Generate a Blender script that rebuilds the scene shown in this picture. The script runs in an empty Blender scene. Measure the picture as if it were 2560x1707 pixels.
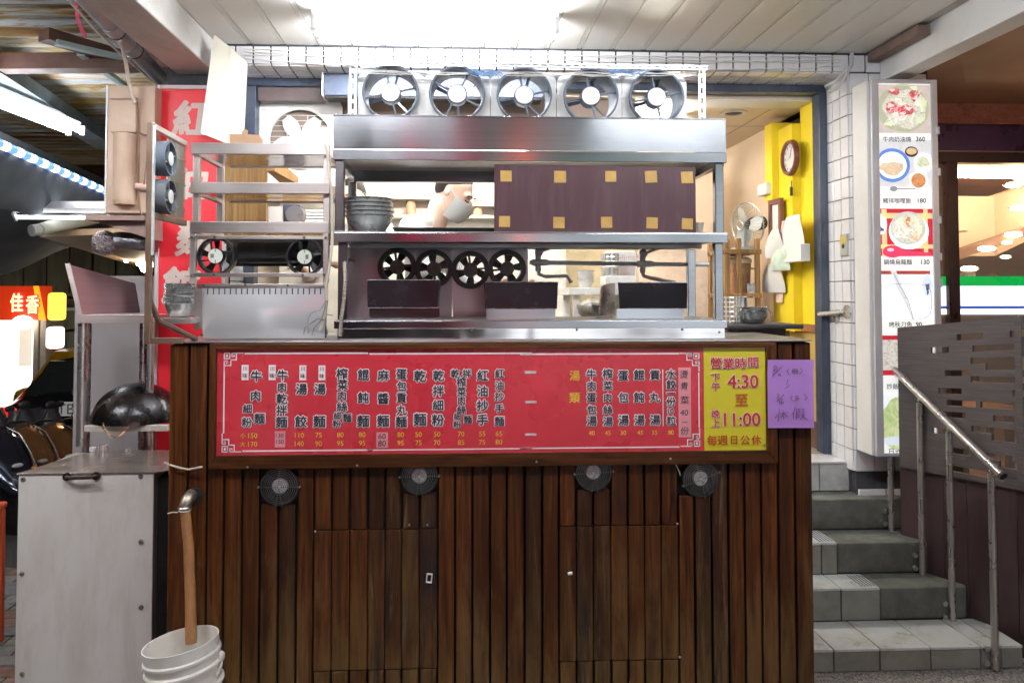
import bpy, math, random
from mathutils import Vector, Matrix, Euler
random.seed(7)
R = math.radians
sc = bpy.context.scene
COL = sc.collection
# ---------------------------------------------------------------- camera
SX, SY, F = 1231.0, 669.0, 1934.0          # principal point and focal length in photograph pixels
cam = bpy.data.cameras.new('camera'); camo = bpy.data.objects.new('camera', cam); COL.objects.link(camo)
sc.camera = camo
cam.sensor_width = 36; cam.lens = F/2560*36; cam.clip_start = .05; cam.clip_end = 400
cam.shift_x = (1280-SX)/2560; cam.shift_y = -(853.5-SY)/2560
EYE = Vector((0, 0, 1.71))
camo.location = EYE; camo.rotation_euler = (R(90+1.84), 0, R(-2.75))
CR = Euler((R(90+1.84), 0, R(-2.75))).to_matrix()
K = 2560/2352.0
# ---------------------------------------------------------------- world, exposure
w = bpy.data.worlds.new('World'); sc.world = w; w.use_nodes = True
nt = w.node_tree; bg = nt.nodes['Background']
sky = nt.nodes.new('ShaderNodeTexSky'); sky.sky_type = 'NISHITA'; sky.sun_disc = False
sky.sun_elevation = R(-4); sky.sun_rotation = R(200)
nt.links.new(sky.outputs[0], bg.inputs[0]); bg.inputs[1].default_value = 0.12
sc.view_settings.view_transform = 'Standard'; sc.view_settings.look = 'None'
sc.view_settings.exposure = 0.72; sc.view_settings.gamma = 1; sc.view_settings.use_curve_mapping = False
cy = sc.cycles
cy.use_denoising = True; cy.max_bounces = 7; cy.diffuse_bounces = 3; cy.glossy_bounces = 4
cy.transmission_bounces = 6; cy.transparent_max_bounces = 10; cy.caustics_reflective = False
cy.caustics_refractive = False; cy.sample_clamp_indirect = 6; cy.blur_glossy = 0.5
L_TUBE = 118; L_STREET = 66; L_KIT = 58

def ray(x, y):
    return CR @ Vector(((x*K-SX)/F, -(y*K-SY)/F, -1))
def q(x, y, Y=None, X=None, Z=None):        # pixel of the 2352-wide photograph -> point on a plane of the place
    d = ray(x, y)
    if Y is not None: t = Y/d.y
    elif X is not None: t = X/d.x
    else: t = (Z-EYE.z)/d.z
    return EYE + d*t
def rect(x0, y0, x1, y1, Y):
    xm, ym = (x0+x1)/2, (y0+y1)/2
    return q(x0, ym, Y).x, q(x1, ym, Y).x, q(xm, y1, Y).z, q(xm, y0, Y).z   # X0 X1 Z0 Z1
# ---------------------------------------------------------------- materials
def nn(nt, t, **k):
    n = nt.nodes.new(t)
    for a, b in k.items(): setattr(n, a, b)
    return n
def vec(nt, scale=(1,1,1), rnd=True, obj=False):
    if obj:
        o = nn(nt, 'ShaderNodeTexCoord').outputs['Object']
    else:
        o = nn(nt, 'ShaderNodeNewGeometry').outputs['Position']
    if rnd:
        oi = nn(nt, 'ShaderNodeObjectInfo'); m = nn(nt, 'ShaderNodeVectorMath', operation='SCALE')
        cb = nn(nt, 'ShaderNodeCombineXYZ')
        for i in range(3): nt.links.new(oi.outputs['Random'], cb.inputs[i])
        nt.links.new(cb.outputs[0], m.inputs[0]); m.inputs[3].default_value = 9.7
        a = nn(nt, 'ShaderNodeVectorMath', operation='ADD')
        nt.links.new(o, a.inputs[0]); nt.links.new(m.outputs[0], a.inputs[1]); o = a.outputs[0]
    mp = nn(nt, 'ShaderNodeMapping'); mp.inputs['Scale'].default_value = scale
    nt.links.new(o, mp.inputs[0]); return mp.outputs[0]
def ramp(nt, inp, stops, interp='LINEAR'):
    r = nn(nt, 'ShaderNodeValToRGB'); r.color_ramp.interpolation = interp
    e = r.color_ramp.elements
    while len(e) < len(stops): e.new(0.5)
    for i, (p, c) in enumerate(stops):
        e[i].position = p; e[i].color = (c[0], c[1], c[2], 1) if hasattr(c, '__len__') else (c, c, c, 1)
    nt.links.new(inp, r.inputs[0]); return r.outputs[0]
def noise(nt, v, scale=5, detail=4, rough=.6, dist=0):
    n = nn(nt, 'ShaderNodeTexNoise'); n.inputs['Scale'].default_value = scale
    n.inputs['Detail'].default_value = detail; n.inputs['Roughness'].default_value = rough
    n.inputs['Distortion'].default_value = dist
    nt.links.new(v, n.inputs['Vector']); return n.outputs[0]
def mixc(nt, fac, a, b, mode='MIX'):
    m = nn(nt, 'ShaderNodeMix', data_type='RGBA', blend_type=mode)
    for s, val in ((0, fac), (6, a), (7, b)):
        if hasattr(val, 'is_linked') or hasattr(val, 'links'): nt.links.new(val, m.inputs[s])
        elif s == 0: m.inputs[0].default_value = val
        else: m.inputs[s].default_value = (val[0], val[1], val[2], 1)
    return m.outputs[2]
MATS = {}
def M(name, col=(.5,.5,.5), rough=.5, metal=0, var=.12, vs=6, stretch=(1,1,1), bump=0, bs=40, dirt=None, dirta=.5, ds=3, dst=(1,1,1),
      spec=.5, emit=None, es=0, trans=0, coat=0, aniso=0, alpha=1, rvar=.1, sub=0):
    if name in MATS: return MATS[name]
    m = bpy.data.materials.new(name); MATS[name] = m; m.use_nodes = True
    nt = m.node_tree; b = nt.nodes['Principled BSDF']; I = b.inputs
    v = vec(nt, stretch)
    n = noise(nt, v, vs, 5)
    lo = tuple(c*(1-var) for c in col); hi = tuple(min(1, c*(1+var)) for c in col)
    c = ramp(nt, n, [(.3, lo), (.7, hi)])
    if dirt is not None:
        dn = noise(nt, vec(nt, dst), ds, 7, .68, .4)
        f = ramp(nt, dn, [(.46, 0.0), (.78, dirta)])
        c = mixc(nt, f, c, dirt)
    nt.links.new(c, I['Base Color'])
    rn = ramp(nt, noise(nt, v, vs*2.3, 3), [(.3, max(0, rough-rvar)), (.7, min(1, rough+rvar))])
    nt.links.new(rn, I['Roughness'])
    I['Metallic'].default_value = metal; I['Specular IOR Level'].default_value = spec
    I['Coat Weight'].default_value = coat
    if sub: I['Subsurface Weight'].default_value = sub; I['Subsurface Radius'].default_value = (.02, .01, .006)
    if aniso:
        I['Anisotropic'].default_value = aniso
        t = nn(nt, 'ShaderNodeCombineXYZ'); t.inputs[1].default_value = .25; t.inputs[2].default_value = 1
        nt.links.new(t.outputs[0], I['Tangent'])
    if bump:
        bn = nn(nt, 'ShaderNodeBump'); bn.inputs['Strength'].default_value = 1; bn.inputs['Distance'].default_value = bump
        nt.links.new(noise(nt, vec(nt, stretch), bs, 4), bn.inputs['Height']); nt.links.new(bn.outputs[0], I['Normal'])
    if emit is not None:
        I['Emission Color'].default_value = (*emit, 1); I['Emission Strength'].default_value = es
    if trans: I['Transmission Weight'].default_value = trans
    if alpha < 1: I['Alpha'].default_value = alpha
    return m
def glow(name, col, s, light=True):
    if name in MATS: return MATS[name]
    m = bpy.data.materials.new(name); MATS[name] = m; m.use_nodes = True
    nt = m.node_tree; b = nt.nodes['Principled BSDF']
    b.inputs['Base Color'].default_value = (.8*col[0], .8*col[1], .8*col[2], 1)
    b.inputs['Emission Color'].default_value = (*col, 1); b.inputs['Emission Strength'].default_value = s
    if not light: m.cycles.emission_sampling = 'NONE'
    return m
def wood(name, dark, mid, light, stretch=(22, 22, 1.3), rough=.42, wear=0, rings=1, stain=0, sat=1.0):
    if name in MATS: return MATS[name]
    m = bpy.data.materials.new(name); MATS[name] = m; m.use_nodes = True
    nt = m.node_tree; b = nt.nodes['Principled BSDF']; I = b.inputs
    v = vec(nt, stretch)
    n1 = noise(nt, v, 1.6, 8, .62, 1.2)
    c = ramp(nt, n1, [(.28, dark), (.5, mid), (.74, light)])
    n2 = noise(nt, vec(nt, (stretch[0]*6, stretch[1]*6, stretch[2]*1.6)), 1.2, 4, .6)
    c = mixc(nt, ramp(nt, n2, [(.35, .55), (.62, 0)]), c, tuple(x*.45 for x in dark))
    wv = nn(nt, 'ShaderNodeTexWave', wave_type='RINGS', rings_direction='SPHERICAL')
    wv.inputs['Scale'].default_value = .9; wv.inputs['Distortion'].default_value = 5; wv.inputs['Detail'].default_value = 3
    wv.inputs['Detail Scale'].default_value = 1.2
    nt.links.new(vec(nt, (stretch[0]*.6, stretch[1]*.6, stretch[2]*1.1)), wv.inputs[0])
    c = mixc(nt, ramp(nt, wv.outputs[1], [(.0, .4*rings), (.35, 0)]), c, tuple(x*.4 for x in dark))
    oi = nn(nt, 'ShaderNodeObjectInfo')
    hs = nn(nt, 'ShaderNodeHueSaturation')
    mr = nn(nt, 'ShaderNodeMapRange'); mr.inputs[3].default_value = .72; mr.inputs[4].default_value = 1.3
    nt.links.new(oi.outputs['Random'], mr.inputs[0]); nt.links.new(mr.outputs[0], hs.inputs['Value'])
    nt.links.new(c, hs.inputs['Color']); c = hs.outputs[0]
    if wear:
        g = nn(nt, 'ShaderNodeNewGeometry'); sp = nn(nt, 'ShaderNodeSeparateXYZ'); nt.links.new(g.outputs[0], sp.inputs[0])
        wn = noise(nt, vec(nt, (9, 9, 1.6)), 1.4, 7, .65, .8)
        mr2 = nn(nt, 'ShaderNodeMapRange'); mr2.inputs[1].default_value = .85; mr2.inputs[2].default_value = .0
        nt.links.new(sp.outputs[2], mr2.inputs[0])
        ad = nn(nt, 'ShaderNodeMath', operation='MULTIPLY_ADD'); nt.links.new(mr2.outputs[0], ad.inputs[0]); ad.inputs[1].default_value = .42
        nt.links.new(wn, ad.inputs[2])
        c = mixc(nt, ramp(nt, ad.outputs[0], [(.58, 0), (.90, wear)]), c, (.150, .088, .030))
    if stain:
        sn = noise(nt, vec(nt, (14, 14, 1.1), rnd=False), 1.1, 7, .7, .6)
        c = mixc(nt, ramp(nt, sn, [(.50, 0), (.66, stain)]), c, (.012, .010, .012))
        sn2 = noise(nt, vec(nt, (30, 30, 1.7), rnd=True), 1.0, 7, .7, .6)
        if stain > .8: c = mixc(nt, ramp(nt, sn2, [(.58, 0), (.74, stain*.8)]), c, (.17, .14, .10))
    nt.links.new(c, I['Base Color'])
    nt.links.new(ramp(nt, n2, [(.3, rough-.1), (.7, rough+.18)]), I['Roughness'])
    I['Specular IOR Level'].default_value = .22
    bn = nn(nt, 'ShaderNodeBump'); bn.inputs['Distance'].default_value = .0012
    nt.links.new(n2, bn.inputs['Height']); nt.links.new(bn.outputs[0], I['Normal'])
    return m
def steelm(name, col=(.36,.375,.41), rough=.17, wav=.003, an=.85, ws=2.2, smudge=.22, metal=1):
    if name in MATS: return MATS[name]
    m = bpy.data.materials.new(name); MATS[name] = m; m.use_nodes = True
    nt = m.node_tree; b = nt.nodes['Principled BSDF']; I = b.inputs
    fine = noise(nt, vec(nt, (1.5, 1.5, 260), rnd=False), 1.0, 3, .6)
    c = ramp(nt, fine, [(.3, tuple(x*.9 for x in col)), (.7, tuple(min(1, x*1.06) for x in col))])
    sm = noise(nt, vec(nt, (1, 1, 1)), 2.2, 2, .5, .3)
    c = mixc(nt, ramp(nt, sm, [(.42, 0), (.85, smudge)]), c, tuple(x*.55 for x in col))
    nt.links.new(c, I['Base Color'])
    nt.links.new(ramp(nt, sm, [(.35, rough*.8), (.7, rough*1.5)]), I['Roughness'])
    I['Metallic'].default_value = metal; I['Anisotropic'].default_value = an
    t = nn(nt, 'ShaderNodeCombineXYZ'); t.inputs[1].default_value = .25; t.inputs[2].default_value = 1
    nt.links.new(t.outputs[0], I['Tangent'])
    bn = nn(nt, 'ShaderNodeBump'); bn.inputs['Distance'].default_value = wav; bn.inputs['Strength'].default_value = 1
    nt.links.new(noise(nt, vec(nt, (1, 1, .7), rnd=False), ws, 2, .5), bn.inputs['Height']); nt.links.new(bn.outputs[0], I['Normal'])
    return m
STEEL = steelm('brushed_steel'); STEEL2 = steelm('dull_steel', (.46,.44,.44), .36, .002, .5)
POLISH = steelm('polished_sheet', (.74,.74,.77), .13, .012, .2, 3.2, .15)
STAINST = steelm('stained_steel', (.50,.47,.51), .40, .004, .6, 3, .5, metal=.8)
RUSTY = M('rusty_steel', (.33,.24,.19), .5, .75, .2, 9, dirt=(.20,.09,.035), dirta=.85, ds=5, dst=(1,1,.35))
GALV = M('galvanised', (.84,.85,.86), .38, .1, .16, 22, dirt=(.36,.36,.38), dirta=.5, ds=14)
PLANK = wood('counter_plank', (.026,.0065,.002), (.090,.0255,.0055), (.175,.058,.013), wear=.8, stain=.25, rough=.38)
PLANKS = wood('stained_plank', (.018,.006,.0025), (.058,.0195,.006), (.125,.048,.016), wear=.8, stain=1.0, rough=.42)
FRAMEW = wood('frame_wood', (.040,.010,.003), (.088,.027,.007), (.145,.050,.014), stretch=(1.3,22,22), rough=.36)
FRAMEV = wood('frame_wood_upright', (.040,.010,.003), (.088,.027,.007), (.145,.050,.014), rough=.36)
LWOOD = wood('honey_wood', (.20,.10,.035), (.36,.20,.075), (.50,.30,.13), stretch=(14,14,1.5), rough=.4, rings=.3)
BLACKP = M('black_plastic', (.012,.012,.014), .38, 0, .3, 8, dirt=(.10,.09,.08), dirta=.35, ds=20)
BLACKG = M('burnt_steel', (.010,.009,.013), .25, .2, .5, 4, rvar=.05, spec=.5)
GREYP = M('grey_fan_plastic', (.13,.155,.20), .55, 0, .15, 10, spec=.25, dirt=(.05,.05,.06), dirta=.5, ds=9)
WHITEP = M('white_paint', (.78,.77,.75), .45, 0, .04, 4, dirt=(.55,.50,.42), dirta=.35, ds=3)
TILE = M('white_glazed_tile', (.80,.80,.83), .14, 0, .03, 3, dirt=(.62,.60,.58), dirta=.35, ds=5, coat=.3)
GROUT = M('dark_grout', (.055,.058,.07), .85, 0, .3, 20)
BLACKM = M('dark_void', (.012,.011,.012), .8, 0, .3, 5)
NAVY = M('navy_frame_paint', (.035,.05,.085), .38, .2, .3, 6, dirt=(.15,.17,.19), dirta=.6, ds=6, dst=(1,1,.3))
CREAM = M('cream_wall_paint', (.76,.68,.55), .6, 0, .06, 2)
CORD = M('pale_cord', (.62,.55,.46), .6, 0, .1, 10)
SCREW = M('screw_metal', (.5,.5,.5), .3, 1, .2, 20)
GLASS = M('clear_pane', (.9,.95,.95), .05, 0, .02, 3, alpha=.08)

# ---------------------------------------------------------------- mesh builder
class B:
    def __init__(s): s.v = []; s.f = []
    def add(s, vs, fs):
        o = len(s.v); s.v += [tuple(p) for p in vs]; s.f += [tuple(i+o for i in f) for f in fs]; return s
    def hexa(s, p):     # 8 corners: bottom 0-3 (ccw), top 4-7
        return s.add(p, [(3,2,1,0),(4,5,6,7),(0,1,5,4),(1,2,6,5),(2,3,7,6),(3,0,4,7)])
    def box(s, x0, x1, y0, y1, z0, z1):
        if x1 < x0: x0, x1 = x1, x0
        if y1 < y0: y0, y1 = y1, y0
        if z1 < z0: z0, z1 = z1, z0
        return s.hexa([(x0,y0,z0),(x1,y0,z0),(x1,y1,z0),(x0,y1,z0),(x0,y0,z1),(x1,y0,z1),(x1,y1,z1),(x0,y1,z1)])
    def quadslab(s, a, b, c, d, n, t):      # quad a b c d extruded along n by t
        n = Vector(n).normalized()*t
        P = [Vector(p) for p in (a, b, c, d)]
        return s.hexa([*P, *[p+n for p in P]])
    def prism(s, pts, fn, d):               # polygon through fn(u,v)->Vector, extruded by vector d
        P = [Vector(fn(*p)) for p in pts]; d = Vector(d); n = len(P)
        return s.add(P+[p+d for p in P], [tuple(range(n))[::-1], tuple(range(n, 2*n))]+[(i, (i+1)%n, n+(i+1)%n, n+i) for i in range(n)])
    def cyl(s, p0, p1, r0, r1=None, n=16, caps=True):
        p0 = Vector(p0); p1 = Vector(p1); r1 = r0 if r1 is None else r1
        z = (p1-p0).normalized(); x = z.orthogonal().normalized(); y = z.cross(x)
        vs = []
        for p, r in ((p0, r0), (p1, r1)):
            for i in range(n):
                a = 2*math.pi*i/n; vs.append(p+(x*math.cos(a)+y*math.sin(a))*r)
        fs = [(i, (i+1)%n, n+(i+1)%n, n+i) for i in range(n)]
        if caps: fs += [tuple(range(n))[::-1], tuple(range(n, 2*n))]
        return s.add(vs, fs)
    def tube(s, pts, r, n=8, closed=False):
        pts = [Vector(p) for p in pts]; m = len(pts); vs = []; prev = None
        for i, p in enumerate(pts):
            if closed: t = pts[(i+1)%m]-pts[i-1]
            else: t = pts[min(i+1, m-1)]-pts[max(i-1, 0)]
            t.normalize()
            if prev is None: x = t.orthogonal().normalized()
            else: x = (prev-t*prev.dot(t)).normalized()
            prev = x; y = t.cross(x); rr = r(i/(m-1)) if callable(r) else r
            for k in range(n):
                a = 2*math.pi*k/n; vs.append(p+(x*math.cos(a)+y*math.sin(a))*rr)
        fs = []
        for i in range(m if closed else m-1):
            j = (i+1)%m
            for k in range(n): fs.append((i*n+k, i*n+(k+1)%n, j*n+(k+1)%n, j*n+k))
        if not closed: fs += [tuple(range(n))[::-1], tuple(range((m-1)*n, m*n))]
        return s.add(vs, fs)
    def lathe(s, prof, c=(0,0,0), ax='z', n=28, mat=None):  # prof: (radius, height)
        c = Vector(c); vs = []; fs = []
        for (r, h) in prof:
            for i in range(n):
                a = 2*math.pi*i/n; u, v = r*math.cos(a), r*math.sin(a)
                p = Vector((u, v, h)) if ax == 'z' else (Vector((u, h, v)) if ax == 'y' else Vector((h, u, v)))
                if mat is not None: p = mat @ p
                vs.append(p+c)
        m = len(prof)
        for j in range(m-1):
            for i in range(n): fs.append((j*n+i, j*n+(i+1)%n, (j+1)*n+(i+1)%n, (j+1)*n+i))
        return s.add(vs, fs)
    def disc(s, c, r, ax='y', n=24, ry=None):
        c = Vector(c); ry = r if ry is None else ry
        vs = []
        for i in range(n):
            a = 2*math.pi*i/n; u, v = r*math.cos(a), ry*math.sin(a)
            vs.append(c+(Vector((u,0,v)) if ax == 'y' else Vector((u,v,0)) if ax == 'z' else Vector((0,u,v))))
        return s.add(vs, [tuple(range(n))])
    def ring(s, c, R_, r, ax='y', n=28, k=5):
        c = Vector(c); pts = []
        for i in range(n):
            a = 2*math.pi*i/n; u, v = R_*math.cos(a), R_*math.sin(a)
            pts.append(c+(Vector((u,0,v)) if ax == 'y' else Vector((u,v,0)) if ax == 'z' else Vector((0,u,v))))
        return s.tube(pts, r, k, True)
    def sphere(s, c, r, n=16, m=10, sq=(1,1,1)):
        c = Vector(c); vs = []; fs = []
        for j in range(m+1):
            t = math.pi*j/m
            for i in range(n):
                a = 2*math.pi*i/n
                vs.append(c+Vector((r*sq[0]*math.sin(t)*math.cos(a), r*sq[1]*math.sin(t)*math.sin(a), r*sq[2]*math.cos(t))))
        for j in range(m):
            for i in range(n): fs.append((j*n+i, (j+1)*n+i, (j+1)*n+(i+1)%n, j*n+(i+1)%n))
        return s.add(vs, fs)
    def holeplate(s, x0, x1, z0, z1, cx, cz, r, y0, y1, n=32):
        vs = []
        for y in (y0, y1):
            for i in range(n):
                a = 2*math.pi*(i+.5)/n; c_, s_ = math.cos(a), math.sin(a)
                vs.append((cx+r*c_, y, cz+r*s_))
            for i in range(n):
                a = 2*math.pi*(i+.5)/n; c_, s_ = math.cos(a), math.sin(a)
                k = []
                if c_ > 1e-6: k.append((x1-cx)/c_)
                if c_ < -1e-6: k.append((x0-cx)/c_)
                if s_ > 1e-6: k.append((z1-cz)/s_)
                if s_ < -1e-6: k.append((z0-cz)/s_)
                k = min(k); vs.append((cx+k*c_, y, cz+k*s_))
        fs = []
        for i in range(n):
            j = (i+1)%n
            fs.append((i, j, n+j, n+i)); fs.append((2*n+j, 2*n+i, 3*n+i, 3*n+j))
            fs.append((j, i, 2*n+i, 2*n+j)); fs.append((n+i, n+j, 3*n+j, 3*n+i))
        return s.add(vs, fs)
    def sheet(s, fn, nu, nv):
        vs = [fn(i/nu, j/nv) for j in range(nv+1) for i in range(nu+1)]
        fs = [(j*(nu+1)+i, j*(nu+1)+i+1, (j+1)*(nu+1)+i+1, (j+1)*(nu+1)+i) for j in range(nv) for i in range(nu)]
        return s.add(vs, fs)
    def xform(s, m): s.v = [tuple(m @ Vector(p)) for p in s.v]; return s
    def text(s, txt, c, size, off=0.0, fn=None, shear=0, sx=1):  # centred at c, facing -Y
        vs, fs, bb = glyph(txt)
        if off > 0 and fn is None:          # heavier stroke: the glyph repeated round a small circle, each copy a hair deeper
            n = 8 if off > .03 else 5
            for i in range(n):
                a = 2*math.pi*i/n
                s.text(txt, Vector(c)+Vector((off*size*math.cos(a), .00004*(i+1), off*size*math.sin(a))), size, 0, None, shear, sx)
        cx, cy_ = (bb[0]+bb[2])/2, (bb[1]+bb[3])/2; c = Vector(c)
        if fn is None: fn = lambda u, v: c+Vector((u, 0, v))
        return s.add([fn(((x-cx)+(y-cy_)*shear)*size*sx, (y-cy_)*size) for x, y in vs], fs)
GL = {}
def glyph(txt):
    k = txt
    if k in GL: return GL[k]
    cu = bpy.data.curves.new('writing', 'FONT'); cu.body = txt; cu.resolution_u = 3
    t = bpy.data.objects.new('writing', cu); COL.objects.link(t)
    bpy.context.view_layer.update()
    dg = bpy.context.evaluated_depsgraph_get()
    m = bpy.data.meshes.new_from_object(t.evaluated_get(dg))
    vs = [(a.co.x, a.co.y) for a in m.vertices]; fs = [tuple(p.vertices) for p in m.polygons]
    bb = (min(a for a, _ in vs), min(b for _, b in vs), max(a for a, _ in vs), max(b for _, b in vs))
    bpy.data.objects.remove(t); bpy.data.meshes.remove(m); bpy.data.curves.remove(cu)
    GL[k] = (vs, fs, bb); return GL[k]
def tag(o, label=None, cat=None, group=None, kind=None):
    for k, v_ in (('label', label), ('category', cat), ('group', group), ('kind', kind)):
        if v_: o[k] = v_
    return o
def thing(name, label, cat, loc, group=None, rz=0):
    o = bpy.data.objects.new(name, None); COL.objects.link(o); o.location = loc; o.rotation_euler.z = rz
    o.empty_display_size = .05
    return tag(o, label, cat, group)
def wloc(p):
    l = Vector((0,0,0))
    while p is not None: l += p.location; p = p.parent
    return l
import bmesh
def obj(name, b, mat, parent=None, bev=0, smooth=True, local=False, ang=None, seg=2):
    """links builder b as one mesh object; vertices are in place coordinates unless local"""
    vs = b.v
    if parent is None:
        xs = [p[0] for p in vs]; ys = [p[1] for p in vs]; zs = [p[2] for p in vs]
        org = Vector(((min(xs)+max(xs))/2, (min(ys)+max(ys))/2, min(zs)))
    else: org = Vector((0,0,0)) if local else wloc(parent)
    me = bpy.data.meshes.new(name)
    me.from_pydata([(p[0]-org.x, p[1]-org.y, p[2]-org.z) for p in vs], [], b.f)
    bm = bmesh.new(); bm.from_mesh(me)
    bmesh.ops.recalc_face_normals(bm, faces=bm.faces)
    if bev:
        es = [e for e in bm.edges if len(e.link_faces) == 2 and e.calc_face_angle(0) > R(40)]
        bmesh.ops.bevel(bm, geom=es, offset=bev, segments=seg, profile=.5, affect='EDGES', clamp_overlap=True)
    bm.to_mesh(me); bm.free()
    if ang is None: ang = 18 if bev else 35
    if smooth:
        me.polygons.foreach_set('use_smooth', [True]*len(me.polygons))
        me.set_sharp_from_angle(angle=R(ang))
    me.materials.append(mat)
    o = bpy.data.objects.new(name, me); COL.objects.link(o)
    if parent is None: o.location = org
    else: o.parent = parent
    return o
def single(name, b, mat, label, cat, group=None, **k):
    return tag(obj(name, b, mat, None, **k), label, cat, group)
def struct(name, b, mat, **k):
    return tag(obj(name, b, mat, None, **k), kind='structure')
def copy_tree(o, parent=None):
    c = o.copy(); COL.objects.link(c); c.parent = parent
    for ch in list(o.children): copy_tree(ch, c)
    return c
def alike(src, locs, parent=None):           # copies of one piece that share its mesh
    out = []
    for l in locs:
        c = src.copy(); COL.objects.link(c); c.location = l; c.parent = parent if parent else src.parent; out.append(c)
    return out
# ================================================================ SETTING
WX0 = -1.55          # left end of the tiled wall
YW, YF = 4.2, 4.48   # face of the tiled wall, plane of the door frame
ZC = q(1176, 112, YW).z      # arcade ceiling height
ZL = q(1300, 158, YW).z      # underside of the lintel
XR = q(1900, 600, YF).x      # reveal on the right
XL = q(572, 240, YF).x       # reveal on the left
# ground: one sheet, flat under the arcade, falling away down the street
def gz(x, y):
    t = max(0, y-5.0)
    return -.133*min(t, 14) if x < -1.9 or y > 5 else 0
gb = B()
nx, ny = 60, 60
def gfn(u, v):
    x = -60+120*u; y = -45+120*v
    return Vector((x, y, -.133*min(max(0, y-5.0), 14)))
gb.sheet(gfn, 60, 60)
ASPH = M('asphalt', (.055,.055,.058), .75, 0, .35, 60, bump=.004, bs=180, dirt=(.03,.03,.03), dirta=.6, ds=2)
struct('ground', gb, ASPH, smooth=False)
# arcade floor of washed pebble aggregate
def pebblem():
    m = bpy.data.materials.new('washed_pebble'); m.use_nodes = True; nt = m.node_tree; b = nt.nodes['Principled BSDF']
    vo = nn(nt, 'ShaderNodeTexVoronoi'); vo.inputs['Scale'].default_value = 130
    nt.links.new(vec(nt, (1,1,1), False), vo.inputs['Vector'])
    c = ramp(nt, vo.outputs['Color'], [(.2, (.10,.10,.105)), (.5, (.22,.215,.21)), (.85, (.42,.40,.38))])
    nt.links.new(c, b.inputs['Base Color']); b.inputs['Roughness'].default_value = .5
    bn = nn(nt, 'ShaderNodeBump'); bn.inputs['Distance'].default_value = -.004
    nt.links.new(vo.outputs['Distance'], bn.inputs['Height']); nt.links.new(bn.outputs[0], b.inputs['Normal'])
    return m
PEB = pebblem()
struct('pavement', B().box(-1.72, 6.5, -1.2, 4.6, -.12, .012), PEB)
struct('kerb', B().box(-1.8, 6.5, -1.38, -1.2, -.1, .008), M('kerb_stone', (.3,.3,.29), .7, 0, .2, 8), bev=.01)
# brick pavers on the walkway at the left
pv = struct('walkway', B().box(-4.2, -1.722, 1.2, 5.0, -.1, .004), M('sand_joint', (.10,.095,.09), .9, 0, .3, 40))
pavm = []
for k, c in enumerate([(.20,.20,.19), (.16,.165,.17), (.24,.12,.09), (.22,.14,.11)]):
    pavm.append(M('paver_%s' % ['grey', 'slate', 'red', 'rust'][k], c, .65, 0, .25, 20, bump=.003, bs=70, dirt=(.05,.05,.05), dirta=.6, ds=6))
pw, pd = .205, .105
src = {}
for j in range(26):
    for i in range(5):
        x = -1.76-pw*(i+.5)-(j % 2)*pw*.5; y = 2.45+pd*j
        if x < -2.72 or y > 4.95: continue
        k = random.choice([0, 0, 1, 2, 3]) if (j//3) % 2 else random.choice([0, 1, 1, 0])
        if k not in src:
            bb = B().box(-pw/2+.004, pw/2-.004, -pd/2+.004, pd/2-.004, 0, .022)
            src[k] = obj('brick', bb, pavm[k], pv, bev=.003, local=True); o = src[k]
        else:
            o = src[k].copy(); COL.objects.link(o)
        o.location = Vector((x, y, .002+random.uniform(-.002, .002)))-wloc(pv)
# ---- tiled front wall, lintel and reveals
wall = tag(obj('wall', B().box(WX0, XL-.02, YW+.01, YF+.2, 0, ZC+.3).box(XR+.015, XR+.46, YW+.01, YF+.35, .2, ZC+.3)
      .box(XL-.02, XR+.015, YW+.01, YF+.2, ZL+.012, ZC+.3), GROUT), kind='structure')
tw = (XR-XL)/36.0
TS = {}
def tile(kind, x0, x1, y0, y1, z0, z1, loc, par, mat=TILE, name='tile', bev=.0015):
    key = (kind, mat.name)
    if key not in TS:
        TS[key] = obj(name, B().box(x0, x1, y0, y1, z0, z1), mat, par, bev=bev, local=True, seg=1); o = TS[key]
    else: o = TS[key].copy(); COL.objects.link(o); o.parent = par
    o.location = Vector(loc)-wloc(par); return o
g = .0045
hrow = .098
nfront = 0
x = WX0
cols = [XL + tw*(i+.5) for i in range(-4, 40)]
for cx_ in cols:
    if cx_ > XR+.40: continue
    h = ZC-ZL; z = ZL
    tile('lint', -tw/2+g, tw/2-g, -.006, .008, 0, hrow-g, (cx_, YW+random.uniform(-.0008,.0008), z+g/2), wall)
    if z+hrow < ZC-.01:
        tile('lint2', -tw/2+g, tw/2-g, -.006, .008, 0, ZC-ZL-hrow-.004, (cx_, YW+random.uniform(-.0008,.0008), z+hrow+g/2), wall)
    if XL < cx_ < XR:
        dy = (YF-YW-.01)/3
        for r_ in range(3):
            tile('soff', -tw/2+g, tw/2-g, -dy/2+g, dy/2-g, -.006, .008, (cx_, YW+.008+dy*(r_+.5), ZL+.002), wall)
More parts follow.
